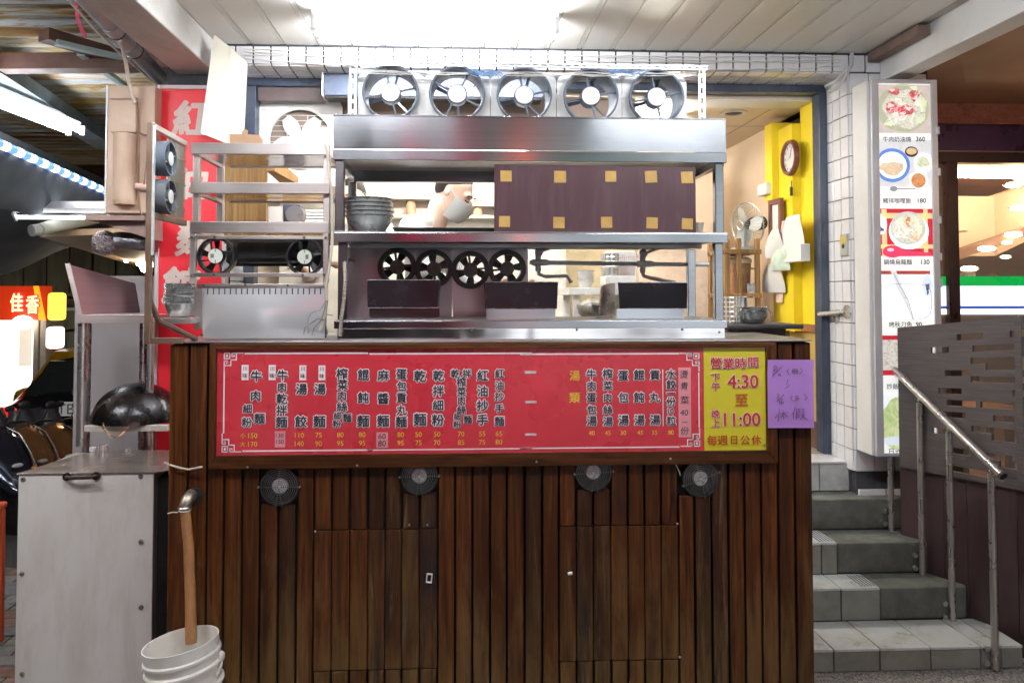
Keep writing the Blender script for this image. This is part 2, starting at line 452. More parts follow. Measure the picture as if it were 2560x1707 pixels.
# right reveal: 3 columns receding, rows down to the landing
trow = .1165; nr = 22
ZB = .775
dy = (YF-YW-.01)/3
for r_ in range(40):
    z = ZL-.004-trow*(r_+1)
    if z < ZB-.14: break
    for c_ in range(3):
        tile('rev', -.008, .006, -dy/2+g*.8, dy/2-g*.8, 0, trow-g, (XR+.004, YW+.008+dy*(c_+.5), z+g/2), wall)
    for c_ in range(4):
        tile('pil', 0, .106, -.006, .008, 0, trow-g, (XR+.004+.111*c_, YW, z+g/2), wall)
for r_ in range(3):
    for c_ in range(2):
        z = ZB-.14-.16*(r_+1)
        if z > .2: tile('base', 0, .15, -.006, .008, 0, .152, (XR+.02+.158*c_, YW-.004, z), wall)
for r_ in range(26):                       # left return, narrow
    z = ZL-.004-trow*(r_+1)
    if z < .3: break
    for c_ in range(3):
        tile('revl', -.006, .008, -dy/2+g*.8, dy/2-g*.8, 0, trow-g, (XL-.026, YW+.008+dy*(c_+.5), z+g/2), wall)
# navy steel door frame
zt = ZL-.002
fr = thing('door_frame', 'navy blue steel frame lining the white tiled shop opening', 'door frame', ((XL+XR)/2, YF, .77))
obj('jamb', B().box(XR-.052, XR-.004, YF-.03, YF+.06, .77, zt-.05), NAVY, fr, bev=.003)
obj('jamb', B().box(XL-.012, XL+.045, YF-.03, YF+.06, .77, zt-.05), NAVY, fr, bev=.003)
obj('head', B().box(XL-.012, XR-.004, YF-.03, YF+.06, zt-.048, zt+.006), NAVY, fr, bev=.003)
obj('transom', B().box(XL+.05, q(745, 215, YF).x, YF-.01, YF+.05, zt-.125, zt-.05), M('smoked_transom', (.12,.09,.09), .4, 0, .3, 5), fr)
# ---- arcade ceiling of PVC boards running away from the viewer
ceil = tag(obj('ceiling', B().box(-1.30, 2.42, -1.4, YW+.02, ZC+.012, ZC+.05), M('ceiling_backing', (.46,.45,.42), .7)), kind='structure')
CEILM = M('ceiling_board', (.89,.89,.875), .38, 0, .02, 1.2, stretch=(1,.4,1), dirt=(.66,.60,.44), dirta=.3, ds=1.3, dst=(2,.8,1))
bw = q(712.6/K, 110/K, Z=ZC).x-q(627/K, 107/K, Z=ZC).x
def board(w):
    b = B(); y0, y1 = -1.4, YW-.004
    b.box(-w/2+.002, w/2-.030, y0, y1, 0, .010)
    b.box(w/2-.0275, w/2-.0165, y0, y1, .0015, .011); b.box(w/2-.014, w/2-.003, y0, y1, .0015, .011)
    return b
x0 = q(627/K, 107/K, Z=ZC).x
bsrc = None; xs = []
i = -3
while x0+bw*(i+.5) > -1.28: i -= 1
i += 0
while x0+bw*(i+.5) < 2.39:
    xs.append(x0+bw*(i+.5)); i += 1
for cx_ in xs:
    if bsrc is None: bsrc = obj('ceiling_board', board(bw), CEILM, ceil, local=True); o = bsrc
    else: o = bsrc.copy(); COL.objects.link(o)
    o.location = Vector((cx_, 0, ZC))-wloc(ceil)
struct('beam', B().box(-1.50, -1.285, -1.4, YW+.3, 2.885, ZC+.4), M('beam_plaster', (.74,.73,.72), .6, 0, .05, 2, dirt=(.25,.24,.22), dirta=.7, ds=1.8, dst=(1,.6,1)), bev=.006)
struct('beam', B().box(2.375, 2.50, -1.4, YW-.01, 2.885, ZC+.10), M('beam_white', (.76,.76,.77), .5, 0, .04, 2, dirt=(.5,.45,.38), dirta=.4, ds=2), bev=.005)
bpa, bpb = q(2010, 132, Z=ZC-.01), q(2125, 60, Z=ZC-.01)
single('timber_batten', B().box(2.30, 2.366, bpb.y, YW-.02, ZC-.055, ZC-.004), M('batten_brown', (.16,.105,.09), .6, 0, .2, 8),
       'short brown timber batten at the join of white ceiling and right beam', 'batten', bev=.003)
# upper floor slab over the arcade and the building front above, behind the camera side open
struct('building', B().box(-1.5, 6.6, -1.4, 12.6, 3.5, 7.5), M('facade_tile', (.4,.38,.36), .6, 0, .15, 5))
# arcade columns towards the street, beside and behind the viewer
for cx_, lb in ((-1.6, 'square tiled arcade column at the street side left of the viewer'), (4.6, 'square tiled arcade column at the street side right of the viewer')):
    single('column', B().box(cx_-.22, cx_+.22, -1.35, -.95, 0, ZC+.4), TILE, lb, 'column', bev=.01)
# ---- fluorescent fixtures
HOUS = M('fixture_enamel', (.80,.80,.79), .3, 0, .03, 3)
def fixture(name, cx_, y, z, label, s, group=None, ln=1.2, col=(.965,.985,1), rot=0):
    t = thing(name, label, 'ceiling light', (cx_, y, z), group)
    obj('housing', B().hexa([(-ln/2,-.028,0),(ln/2,-.028,0),(ln/2,.028,0),(-ln/2,.028,0),(-ln/2,-.04,.06),(ln/2,-.04,.06),(ln/2,.04,.06),(-ln/2,.04,.06)]), HOUS, t, local=True, bev=.003)
    gm = glow('lit_tube_%s_%d' % ('%.2f%.2f' % (col[1], col[2]), s), col, s)
    for sy in (-.055, .055):
        obj('tube', B().cyl((-ln/2+.03, sy, -.020), (ln/2-.03, sy, -.020), .0145, n=10), gm, t, local=True)
        for sx in (-1, 1):
            obj('lamp_holder', B().box(sx*(ln/2-.028), sx*(ln/2-.004), sy-.02, sy+.02, -.046, .03), HOUS, t, local=True, bev=.004)
    return t
pl0, pl1 = q(720, 62, Z=ZC-.065), q(1284, 62, Z=ZC-.065)
FY = q(1000, 62, Z=ZC-.065).y
fixture('fluorescent_light', (pl0.x+pl1.x)/2, FY, ZC-.062, 'twin tube fluorescent light glowing on the white ceiling above the fan rack', L_TUBE, 'fluorescent lights on the arcade ceiling', ln=pl1.x-pl0.x)
fixture('fluorescent_light', -.60, 1.85, ZC-.062, 'twin tube fluorescent light on the arcade ceiling in front of the counter', L_STREET, 'fluorescent lights on the arcade ceiling')
fixture('fluorescent_light', 1.35, 1.85, ZC-.062, 'twin tube fluorescent light on the arcade ceiling towards the street', L_STREET, 'fluorescent lights on the arcade ceiling')
# ================================================================ COUNTER
CY = 2.90
def cx(px): return q(px/K, 1300/K, CY).x       # photograph pixel column -> x on the counter face
def cz(py): return q(1300/K, py/K, CY).z
CXL, CXR = cx(420), cx(2031)
ZT = cz(851)
counter = thing('serving_counter', 'tall dark brown slatted wooden counter with two cabinet doors and red menu', 'counter', ((CXL+CXR)/2, CY+.3, .012))
obj('carcass', B().box(CXL+.012, CXR-.012, CY+.035, CY+.58, .06, ZT-.012), M('carcass_dark', (.016,.012,.010), .7, 0, .3, 6), counter)
obj('side_panel', B().box(CXL+.001, CXL+.018, CY+.030, CY+.60, .03, ZT-.010), FRAMEV, counter, bev=.002)
obj('side_panel', B().box(CXR-.018, CXR-.001, CY+.030, CY+.60, .03, ZT-.010), FRAMEV, counter, bev=.002)
obj('worktop', B().box(CXL-.004, CXR+.004, CY-.012, CY+.60, ZT-.006, ZT), STEEL2, counter, bev=.0015)
gaps = [468, 516, 559, 605, 650, 696, 741, 785, 830, 875, 920, 963, 1005, 1049, 1094, 1138, 1181, 1225.6, 1267, 1311, 1355.5, 1398, 1440.7, 1483, 1527, 1569.5, 1611, 1653, 1696, 1737, 1779, 1821.6, 1862, 1904, 1947, 1989]
edges = [420]+gaps+[2031]
FZ0, FZ1 = cz(1162), ZT-.008                    # menu frame span
FX0, FX1 = cx(523), cx(1941)
DZ = {0: (cz(1665), cz(1319)), 1: (cz(1655), cz(1318))}
def door_of(a, b):
    if a >= 784 and b <= 1095: return 0
    if a >= 1397 and b <= 1697: return 1
    return None
fans = [(698.7, 1208, 48, 'small black wire guarded fan under the menu, leftmost, beside the big pail'),
        (1048, 1186, 47, 'small black guarded fan with silver hub above the left cabinet door'),
        (1484, 1182, 47, 'small black guarded fan with silver hub above the right cabinet door'),
        (1752, 1201, 47, 'small black guarded fan with a pale cord, right of the right cabinet door')]
def fan_cut(a, b):
    for fx, fy, r, _ in fans:
        if a > fx-r+2-14 and b < fx+r-2+14: return cz(fy+r*.93)
    return None
dark = (696, 920, 963, 1005, 1049, 1311, 1737, 1779, 1440.7, 1483)
doors = {}
for k, (a, b) in enumerate(zip(edges[:-1], edges[1:])):
    hgap = 3.0 if (k > 0 and k < len(edges)-2) else 3
    x0, x1 = cx(a+(hgap if k else 0)), cx(b-(hgap if k < len(edges)-2 else 0))
    outer = b <= 517 or a >= 1946
    top = ZT-.012 if outer else FZ0+.02
    if outer and (a == 468 or a == 1904): pass
    fc = fan_cut(a, b)
    if fc is not None: top = fc
    mt = PLANKS if a in dark else PLANK
    dj = random.uniform(-.0015, .0015)
    d = door_of(a, b)
    def pl(z0, z1, par, name='plank', gap=0, mt=mt):
        return obj(name, B().box(x0-gap, x1+gap, CY+dj, CY+.022+dj, z0, z1), mt, par, bev=.003, seg=2)
    if d is None: pl(.03, top, counter)
    else:
        z0, z1 = DZ[d]
        pl(z1+.003, top, counter); pl(.03, z0-.003, counter)
        if d not in doors:
            doors[d] = obj('cabinet_door', B().box(cx(785+3) if d == 0 else cx(1398+3), cx(1094-3) if d == 0 else cx(1696-3), CY+.0225, CY+.034, z0+.002, z1-.002), FRAMEV, counter)
            doors[d]['label'] = ['left cabinet door with water stained boards and ring pull', 'right cabinet door with small silver knob'][d]
        pl(z0, z1, doors[d], 'board', gap=cx(101.9)-cx(100))
def latch(px, py, d, ring):
    c = Vector((cx(px), CY-.004, cz(py)))
    b = B().box(c.x-.010, c.x+.010, CY-.006, CY+.001, c.z-.016, c.z+.016)
    if ring:
        b = B()
        for (a0, a1, b0, b1) in ((-.011,-.007,-.017,.017), (.007,.011,-.017,.017), (-.0068,.0068,.013,.017), (-.0068,.0068,-.017,-.013)):
            b.box(c.x+a0, c.x+a1, CY-.010, CY-.001, c.z+b0, c.z+b1)
        b.xform(Matrix.Translation(c) @ Matrix.Rotation(R(6), 4, 'Y') @ Matrix.Translation(-c))
    else:
        b = B().cyl((c.x-.008, CY-.012, c.z), (c.x+.009, CY-.012, c.z+.003), .006, n=12).cyl((c.x, CY-.012, c.z), (c.x, CY+.002, c.z), .004, n=8)
    obj('latch', b, GALV, doors[d], bev=.001)
latch(1073.5, 1439, 0, True); latch(1423.5, 1433, 1, False)
# mitred frame round the menu
fy0, fy1 = CY-.022, CY-.002
ix0, ix1, iz0, iz1 = cx(541), cx(1915), cz(1129), cz(870)
ox0, ox1, oz0, oz1 = FX0, FX1, FZ0, FZ1
def mitre(pts, mat):
    return obj('frame_rail', B().prism(pts, lambda u, v: (u, fy0, v), (0, fy1-fy0, 0)), mat, counter, bev=.0025)
mitre([(ox0, oz1), (ox1, oz1), (ix1, iz1), (ix0, iz1)], FRAMEW)
mitre([(ix0, iz0), (ix1, iz0), (ox1, oz0), (ox0, oz0)], FRAMEW)
mitre([(ox0, oz0), (ix0, iz0), (ix0, iz1), (ox0, oz1)], FRAMEV)
mitre([(ix1, iz0), (ox1, oz0), (ox1, oz1), (ix1, iz1)], FRAMEV)
sb = B()
for px, py in ((621, 1157), (894, 1156), (1340, 1151), (1673, 1147), (788, 1321), (1693.5, 1315), (1697, 1651), (1023, 1307), (1069, 1308)):
    c = Vector((cx(px), CY-.0015, cz(py)))
    y = fy0 if py < 1160 else CY
    sb.lathe([(.0001, y-.003), (.003, y-.0028), (.0045, y-.001), (.0045, y+.002)], (c.x, 0, c.z), 'y', n=10)
tag(obj('screw', sb, SCREW, counter), kind='stuff')
# ---------------- boards in the frame
RED = M('menu_red', (.60,.038,.058), .30, 0, .05, 2.0, coat=.25, bump=.0035, bs=3)
YEL = M('sign_yellow', (.72,.62,.03), .32, 0, .06, 2, dirt=(.6,.52,.05), dirta=.15, ds=6, coat=.3, bump=.003, bs=7)
PALE = M('print_white', (.93,.84,.87), .45, 0, .03, 3)
INKD = M('print_ink', (.030,.035,.055), .4, 0, .2, 5)
GOLD = M('print_gold', (.85,.50,.06), .4, 0, .08, 4)
CRIM = M('print_crimson', (.55,.03,.03), .4, 0, .1, 4)
BROWNR = M('print_rust_red', (.50,.085,.012), .4, 0, .1, 4)
PINKT = M('tape_pink', (.78,.30,.34), .35, 0, .08, 6)
xs_ = cx(1760)
menu = thing('menu_board', 'long red menu board with white edged vertical dish names and prices', 'menu board', ((ix0+xs_)/2, CY, iz0))
MY = CY-.010                                       # face of the menu board
obj('board', B().box(ix0-.004, xs_-.0005, MY, CY-.003, iz0-.004, iz1+.004), RED, menu)
def lay(k): return MY-.0012*k
Z1 = lambda x, y: (530+x*.18493, 860+y*.18493)
Z2 = lambda x, y: (900+x*.18495, 860+y*.18495)
Z3 = lambda x, y: (1300+x*.20408, 860+y*.20408)
Z4 = lambda x, y: (1720+x*.20408, 840+y*.20408)
PX = cx(1001)-cx(1000)
def pt(Zf, x, y, lv): u, v = Zf(x, y); return Vector((cx(u), lay(lv), cz(v)))
colsT = [
 (Z1, .18493, '牛,590,410,150 肉,585,670,140 細,475,840,120 粉,470,1020,130 麵,640,970,140'),
 (Z1, .18493, '牛,945,400,145 肉,940,555,125 乾,940,710,145 拌,938,865,145 麵,938,1020,150'),
 (Z1, .18493, '湯,1205,585,150 餃,1200,1015,155'), (Z1, .18493, '湯,1455,585,150 麵,1450,1015,160'),
 (Z1, .18493, '榨,1750,385,150 菜,1760,530,140 肉,1750,675,125 絲,1755,820,140 細,1690,940,95 粉,1685,1050,105 麵,1825,970,115'),
 (Z1, .18493, '餛,2040,400,150 飩,2040,705,150 麵,2040,1015,160'),
 (Z2, .18495, '麻,310,410,150 醬,310,715,150 麵,310,1015,160'),
 (Z2, .18495, '蛋,555,395,145 包,560,550,130 貢,558,710,140 丸,560,870,135 麵,555,1030,150'),
 (Z2, .18495, '乾,808,420,160 麵,808,1000,170'),
 (Z2, .18495, '乾,1058,415,150 拌,1055,620,150 細,1052,810,145 粉,1050,1010,160'),
 (Z2, .18495, '乾,1285,390,120 拌,1440,390,120 榨,1365,505,125 菜,1370,630,120 肉,1370,750,110 絲,1370,870,120 細,1312,960,95 粉,1310,1070,100 麵,1455,1005,110'),
 (Z2, .18495, '紅,1655,415,150 油,1652,625,150 抄,1652,820,155 手,1652,1010,150'),
 (Z2, .18495, '紅,1885,390,125 油,1882,550,120 抄,1882,700,125 手,1882,860,120 麵,1882,1030,130'),
 (Z3, .20408, '牛,873,370,125 肉,875,510,115 蛋,873,655,120 包,878,800,115 湯,877,940,125'),
 (Z3, .20408, '榨,1073,365,125 菜,1077,510,115 肉,1073,655,105 絲,1075,805,115 湯,1075,950,120'),
 (Z3, .20408, '蛋,1265,390,130 包,1268,655,125 湯,1267,935,130'),
 (Z3, .20408, '餛,1460,380,130 飩,1458,655,130 湯,1462,935,130'),
 (Z3, .20408, '貢,1655,385,130 丸,1650,655,125 湯,1655,935,130'),
 (Z3, .20408, '水,1853,370,120 餃,1852,500,115 一,1850,605,110 份,1850,710,115 10,1845,828,95 粒,1853,945,115'),
]
for Zf, s_, st in colsT:
    for it in st.split():
        ch, x, y, sz = it.split(','); sz = float(sz)*s_*PX*1.06
        if ch == '10': sz *= .95
        a = obj('character', B().text(ch, pt(Zf, float(x), float(y), 2.3), sz, off=.022), INKD, menu, smooth=False)
        obj('outline', B().text(ch, pt(Zf, float(x), float(y), 1), sz, off=.10), PALE, a, smooth=False)
pb = []
def price(Zf, s_, x, y, t, h=68, off=.012):
    b = B().text(t, pt(Zf, x, y, 1), h*s_*PX/.72, off=off); obj('price', b, GOLD, menu, smooth=False)
for x, t1, t2 in ((550, '150', '170'), (1180, '110', '140'), (1440, '75', '90'), (1733, '80', '95'), (2028, '80', '95')):
    price(Z1, .18493, x, 1197, t1); price(Z1, .18493, x, 1310, t2)
price(Z1, .18493, 418, 1197, '小', 52); price(Z1, .18493, 415, 1310, '大', 52)
for x, t1, t2 in ((548, '80', '95'), (790, '50', '75'), (1040, '50', '70'), (1365, '70', '85'), (1650, '55', '75'), (1875, '65', '80')):
    price(Z2, .18495, x, 1200, t1); price(Z2, .18495, x, 1312, t2)
for x, t1 in ((877, '40'), (1073, '45'), (1262, '30'), (1470, '45'), (1647, '35'), (1848, '80')):
    price(Z3, .20408, x, 1090, t1, 56)
obj('heading', B().text('湯', pt(Z3, 672, 385, 1), 138*.20408*PX, off=.02), GOLD, menu, smooth=False); obj('heading', B().text('類', pt(Z3, 668, 655, 1), 140*.20408*PX, off=.02), GOLD, menu, smooth=False)
def flat(b, Zf, x0, y0, x1, y1, lv, th=.0006):
    a, c = pt(Zf, x0, y1, lv), pt(Zf, x1, y0, lv); return b.box(a.x, c.x, a.y, a.y+th, a.z, c.z)
for (x0, x1, y0, y1) in ((390,485,262,463), (757,852,264,464), (1173,1267,270,470), (1432,1525,272,470)):
    l = obj('label_strip', flat(B(), Z1, x0, y0, x1, y1, 1), PALE, menu, smooth=False)
    xm = (x0+x1)/2
    obj('lettering', B().text('川', pt(Z1, xm, y0+48, 1.8), 62*.18493*PX, off=.015), INKD, l, smooth=False); obj('lettering', B().text('味', pt(Z1, xm, y0+140, 1.8), 66*.18493*PX, off=.015), INKD, l, smooth=False)
bb = B()                                             # white border with key pattern corners
flat(bb, Z1, 428, 100, 2100, 122, 1); flat(bb, Z2, 120, 112, 2325, 132, 1); flat(bb, Z3, 0, 113, 1957, 131, 1)
flat(bb, Z1, 145, 340, 165, 1165, 1); flat(bb, Z1, 410, 1392, 2163, 1412, 1); flat(bb, Z2, 100, 1396, 2325, 1412, 1); flat(bb, Z3, 0, 1262, 1950, 1278, 1)
flat(bb, Z3, 2186, 355, 2202, 1035, 1); flat(bb, Z3, 1747, 315, 1757, 1015, 1)
def key(ox, oz, sx, sz):                             # corner fret in photograph pixels
    u = 33/12.0
    for (a, b_, c_, d_) in ((0,0,6,1),(0,0,1,6),(0,5,6,6),(5,0,6,3),(2,2,4,4),(5,2,6,6),
                            (7,0,12,1),(11,0,12,6),(7,0,8,4),(7,3,10,4),(9,2,10,4),(6,6,12,7),
                            (0,7,1,12),(0,11,6,12),(6,6,7,12),(0,7,4,8),(3,7,4,10),(2,9,4,10),
                            (12,0.0,18,1),(0,12,1,17)):
        xa, xb = ox+sx*a*u, ox+sx*c_*u; ya, yb = oz+sz*b_*u, oz+sz*d_*u
        p0, p1 = Vector((cx(min(xa, xb)), 0, cz(max(ya, yb)))), Vector((cx(max(xa, xb)), 0, cz(min(ya, yb))))
        bb.box(p0.x, p1.x, lay(1), lay(1)+.0006, p0.z, p1.z)
key(557, 878, 1, 1); key(554, 1122, 1, -1); key(1750, 883, -1, 1); key(1750, 1119, -1, -1)
obj('border', bb, PALE, menu, smooth=False)
for (x0, x1, y0, y1) in ((57,200,325,358), (63,203,690,718), (60,200,1088,1115)):
    obj('tape_strip', flat(B(), Z3, x0, y0, x1, y1, 1), M('tape_white', (.62,.55,.57), .4, 0, .25, 60), menu)
def slip(Zf, x0, x1, y0, y1, items, s_):
    l = obj('price_sticker', flat(B(), Zf, x0, y0, x1, y1, 1), PINKT, menu, smooth=False)
    b = B()
    for ch, x, y, h in items: b.text(ch, pt(Zf, x, y, 1.8), h*s_*PX, shear=.08)
    obj('handwriting', b, INKD, l, smooth=False)
slip(Z1, 848, 990, 1142, 1355, [('130', 915, 1197, 80), ('150', 920, 1280, 80)], .18493)
slip(Z2, 220, 378, 1167, 1375, [('60', 297, 1220, 105), ('80', 297, 1315, 110)], .18495)
slip(Z3, 1942, 2096, 293, 1152, [('燙', 2012, 375, 110), ('青', 2015, 520, 105), ('菜', 2020, 695, 110), ('40', 2010, 848, 105), ('一', 2015, 965, 80), ('份', 2015, 1070, 110)], .20408)
# ---------------- yellow opening hours board
hrs = thing('opening_hours_sign', 'yellow opening hours sign with 4:30 and 11:00 right of red menu', 'sign', ((xs_+ix1)/2, CY, iz0))
obj('board', B().box(xs_+.0005, ix1+.004, MY, CY-.003, iz0-.004, iz1+.004), YEL, hrs)
def hw(items, inner, outl=PALE, o_=.06, dk=None, nm='lettering'):
    for ch, x, y, h in items:
        a = B(); c = B(); d = B()
        s = h*.20408*PX
        a.text(ch, pt(Z4, x, y, 3), s, off=.018)
        if outl: c.text(ch, pt(Z4, x, y, 2), s, off=o_)
        if dk: d.text(ch, pt(Z4, x+4, y+6, 1), s, off=o_+.018)
        k = obj(nm, a, inner, hrs, smooth=False)
        if outl: obj('outline', c, outl, k, smooth=False)
        if dk: obj('shadow_outline', d, dk, k, smooth=False)
hw([('營', 345, 335, 150), ('業', 497, 340, 152), ('時', 648, 340, 150), ('間', 800, 330, 146)], CRIM, dk=INKD)
hw([('下', 340, 520, 118), ('午', 340, 628, 118), ('晚', 338, 965, 112), ('上', 338, 1075, 112)], CRIM)
hw([('4:30', 675, 567, 232), ('11:00', 660, 1035, 232)], CRIM, o_=.045)
hw([('至', 655, 795, 175)], BROWNR, None)
hw([('每', 290, 1290, 135), ('週', 420, 1290, 135), ('日', 560, 1288, 118), ('公', 695, 1290, 128), ('休', 832, 1288, 128)], BROWNR, None)
obj('screw', B().lathe([(.0001, MY-.003), (.004, MY-.002), (.004, MY)], (cx(1909.5), 0, cz(1117)), 'y', n=10), SCREW, hrs)
# ---------------- purple holiday notice
NY = fy0-.003
note = thing('holiday_notice', 'light purple paper notice with handwritten holiday dates taped at right', 'notice', (cx(1972), NY, cz(1071)))
def nfn(u, v):
    x = cx(1915.5+(2029.5-1915.5)*u+ (1 if v > .9 else 0)); z = cz(1072-(1072-900.5)*v)
    return Vector((x, NY-.0015+.004*math.sin(u*5+v*2)*(u*.6)-.006*max(0, u-.85)*6*(v), z))
obj('paper', B().sheet(nfn, 14, 12), M('purple_paper', (.46,.23,.66), .6, 0, .05, 6), note)
hb = B()
def stroke(pts, r=.00085):
    P_ = []
    for x, y in pts:
        u, v = Z4(x, y); P_.append(Vector((cx(u), NY-.006, cz(v))))
    hb.tube(P_, r, 5)
for st in ([(1025,385),(1050,365),(1075,380),(1060,405),(1020,428),(1075,420)], [(1135,375),(1080,425),(1010,495)], [(1088,465),(1092,498)], [(1108,460),(1110,500)],
           [(1215,408),(1192,440),(1218,470)], [(1262,410),(1265,462)], [(1262,410),(1318,408),(1320,455)], [(1266,458),(1320,455)], [(1283,412),(1284,440)], [(1301,411),(1302,440)], [(1250,435),(1328,432)],
           [(1352,405),(1382,432),(1350,468)], [(1205,540),(1180,600),(1222,600),(1210,625),(1160,650)],
           [(1065,725),(1085,712),(1095,730),(1062,765),(1100,757)], [(1150,718),(1110,760),(1055,812)], [(1100,790),(1100,838)], [(1135,775),(1118,815),(1125,835),(1145,830),(1148,812),(1125,808)],
           [(1255,735),(1232,768),(1258,802)], [(1290,745),(1330,742)], [(1282,775),(1340,770)], [(1395,715),(1435,765),(1408,795)],
           [(1102,905),(1075,970),(1035,1015)], [(1080,962),(1078,1055)], [(1090,955),(1200,940)], [(1140,915),(1145,1030)], [(1142,945),(1118,1000),(1092,1015)], [(1148,945),(1195,1000)],
           [(1290,870),(1272,930),(1245,965)], [(1268,940),(1265,1022)], [(1300,905),(1300,1030)], [(1300,905),(1340,900),(1340,945),(1302,948)], [(1304,975),(1345,970)], [(1304,1000),(1345,995)],
           [(1362,905),(1395,900),(1393,940),(1362,945)], [(1358,970),(1405,962),(1375,1010),(1345,1030)], [(1365,975),(1400,1015),(1440,1035)]):
    stroke(st)
obj('handwriting', hb, INKD, note)
# ---------------- guarded fans set into the slats
GRD = M('guard_wire', (.20,.195,.20), .4, .7, .2, 10)
def guard_fan(px, py, r, label, tilt):
    c = Vector((cx(px), CY, cz(py))); r *= PX
    t = thing('cooling_fan', label, 'fan', (c.x, CY, c.z-r), 'guarded fans set into the counter front')
    o = [(-1,-.45),(-.45,-1),(.45,-1),(1,-.45),(1,.45),(.45,1),(-.45,1),(-1,.45)]
    hb = B().prism([(c.x+a*r*.99, c.z+b_*r*.99) for a, b_ in o], lambda u, v: (u, CY+.004, v), (0, .03, 0))
    hb = B().holeplate(c.x-r*.97, c.x+r*.97, c.z-r*.97, c.z+r*.97, c.x, c.z, r*.90, CY-.006, CY+.004)
    hb = B().lathe([(r*.90, CY+.03), (r*.90, CY-.006), (r*1.0, CY-.006), (r*1.03, CY-.001), (r*1.03, CY+.03)], (c.x, 0, c.z), 'y', n=8 if 0 else 32)
    obj('housing', hb, BLACKP, t)
    obj('back_plate', B().disc((c.x, CY+.029, c.z), r*.95), BLACKM, t)
    hub = obj('hub', B().lathe([(.0001, CY-.004), (r*.36, CY-.004), (r*.40, CY-.001), (r*.40, CY+.02)], (c.x, 0, c.z), 'y', n=28),
        M('hub_label', (.80,.78,.80), .35, .2, .2, 60, dirt=(.18,.15,.18), dirta=.6, ds=26), t)
    bl = B()
    for k in range(5):
        a = k*2*math.pi/5+tilt
        bl.prism([(-.13,.38), (.22,.38), (.30,.86), (-.05,.86)], lambda u, v: (c.x+r*(u*math.cos(a)-v*math.sin(a)), CY+.012+.012*u, c.z+r*(u*math.sin(a)+v*math.cos(a))), (0, .002, 0))
    obj('blade', bl, BLACKP, t)
    gb_ = B()
    for k in range(9): gb_.ring((c.x, CY-.014+.006*abs(k-4)/4, c.z), r*(.12+.1*k), .0011, n=28, k=4)
    for a in (tilt, tilt+math.pi, tilt+math.pi/2-.2, tilt+math.pi/2+.2) if 0 else (0, math.pi, 1.57, 4.55, 4.87):
        a += tilt
        gb_.tube([(c.x+r*.1*math.cos(a), CY-.017, c.z+r*.1*math.sin(a)), (c.x+r*1.06*math.cos(a), CY-.013, c.z+r*1.06*math.sin(a))], .0012, 4)
    obj('wire_guard', gb_, GRD, t)
    obj('mounting_screw', B().lathe([(.0001, CY-.018), (.004, CY-.016), (.004, CY)], (c.x+r*1.06*math.cos(tilt), 0, c.z+r*1.06*math.sin(tilt)), 'y', n=8), SCREW, t)
    obj('mounting_screw', B().lathe([(.0001, CY-.018), (.004, CY-.016), (.004, CY)], (c.x-r*1.06*math.cos(tilt), 0, c.z-r*1.06*math.sin(tilt)), 'y', n=8), SCREW, t)
    return t
for i, (px, py, r, lb) in enumerate(fans): guard_fan(px, py, r, lb, (0, .02, .05, .35)[i])
single('cord', B().tube([(cx(1686), CY-.004, cz(1152)), (cx(1690), CY-.006, cz(1165)), (cx(1697), CY-.006, cz(1180)), (cx(1701), CY-.004, cz(1192))], .0022, 6),
       CORD, 'short pale cord from menu frame to the rightmost counter fan', 'cord')
# ---------------- elbow, drain pipe and pail
el = thing('drain_pipe', 'rusty brown drain pipe with metal elbow running down into white pail', 'pipe', (cx(472), CY-.05, .4))
ez = cz(1226); pxx = cx(474)
obj('flange', B().lathe([(.0001, CY-.006), (.028, CY-.006), (.030, CY+.004)], (cx(487), 0, cz(1228)), 'y', n=20), BLACKP, el)
pts = []
for k in range(9):
    a = k/8*math.pi/2
    pts.append((pxx+.010*(1-k/8), CY-.012-.040*math.sin(a), ez-.036+.036*math.cos(a)+.002))
obj('elbow', B().tube(pts, lambda t: .0225-.002*t, 14).ring((pts[-1][0], pts[-1][1], pts[-1][2]+.002), .020, .005, 'z', 18, 6), M('elbow_zinc', (.42,.38,.33), .4, .9, .3, 20, dirt=(.16,.10,.06), dirta=.7, ds=12), el)
zt_ = pts[-1][2]
obj('clamp', B().ring((pxx, CY-.052, zt_-.008), .019, .0028, 'z', 18, 5).tube([(pxx-.018, CY-.070, zt_-.010), (pxx-.035, CY-.075, zt_-.008), (pxx-.052, CY-.075, zt_-.012)], .002, 5), GALV, el)
PIPE = M('tea_brown_pipe', (.40,.19,.075), .45, 0, .35, 8, stretch=(1,1,.5), dirt=(.09,.03,.02), dirta=1, ds=5, dst=(3,3,.9))
pb_ = Vector((cx(476), CY-.19, cz(1600)))
obj('down_pipe', B().tube([(pxx, CY-.052, zt_), (q(433, 1250, CY-.065).x, CY-.065, q(433, 1250, CY-.065).z), q(437, 1360, CY-.085), q(439, 1476, CY-.105)], lambda t: .0175+.0015*t, 14), PIPE, el)
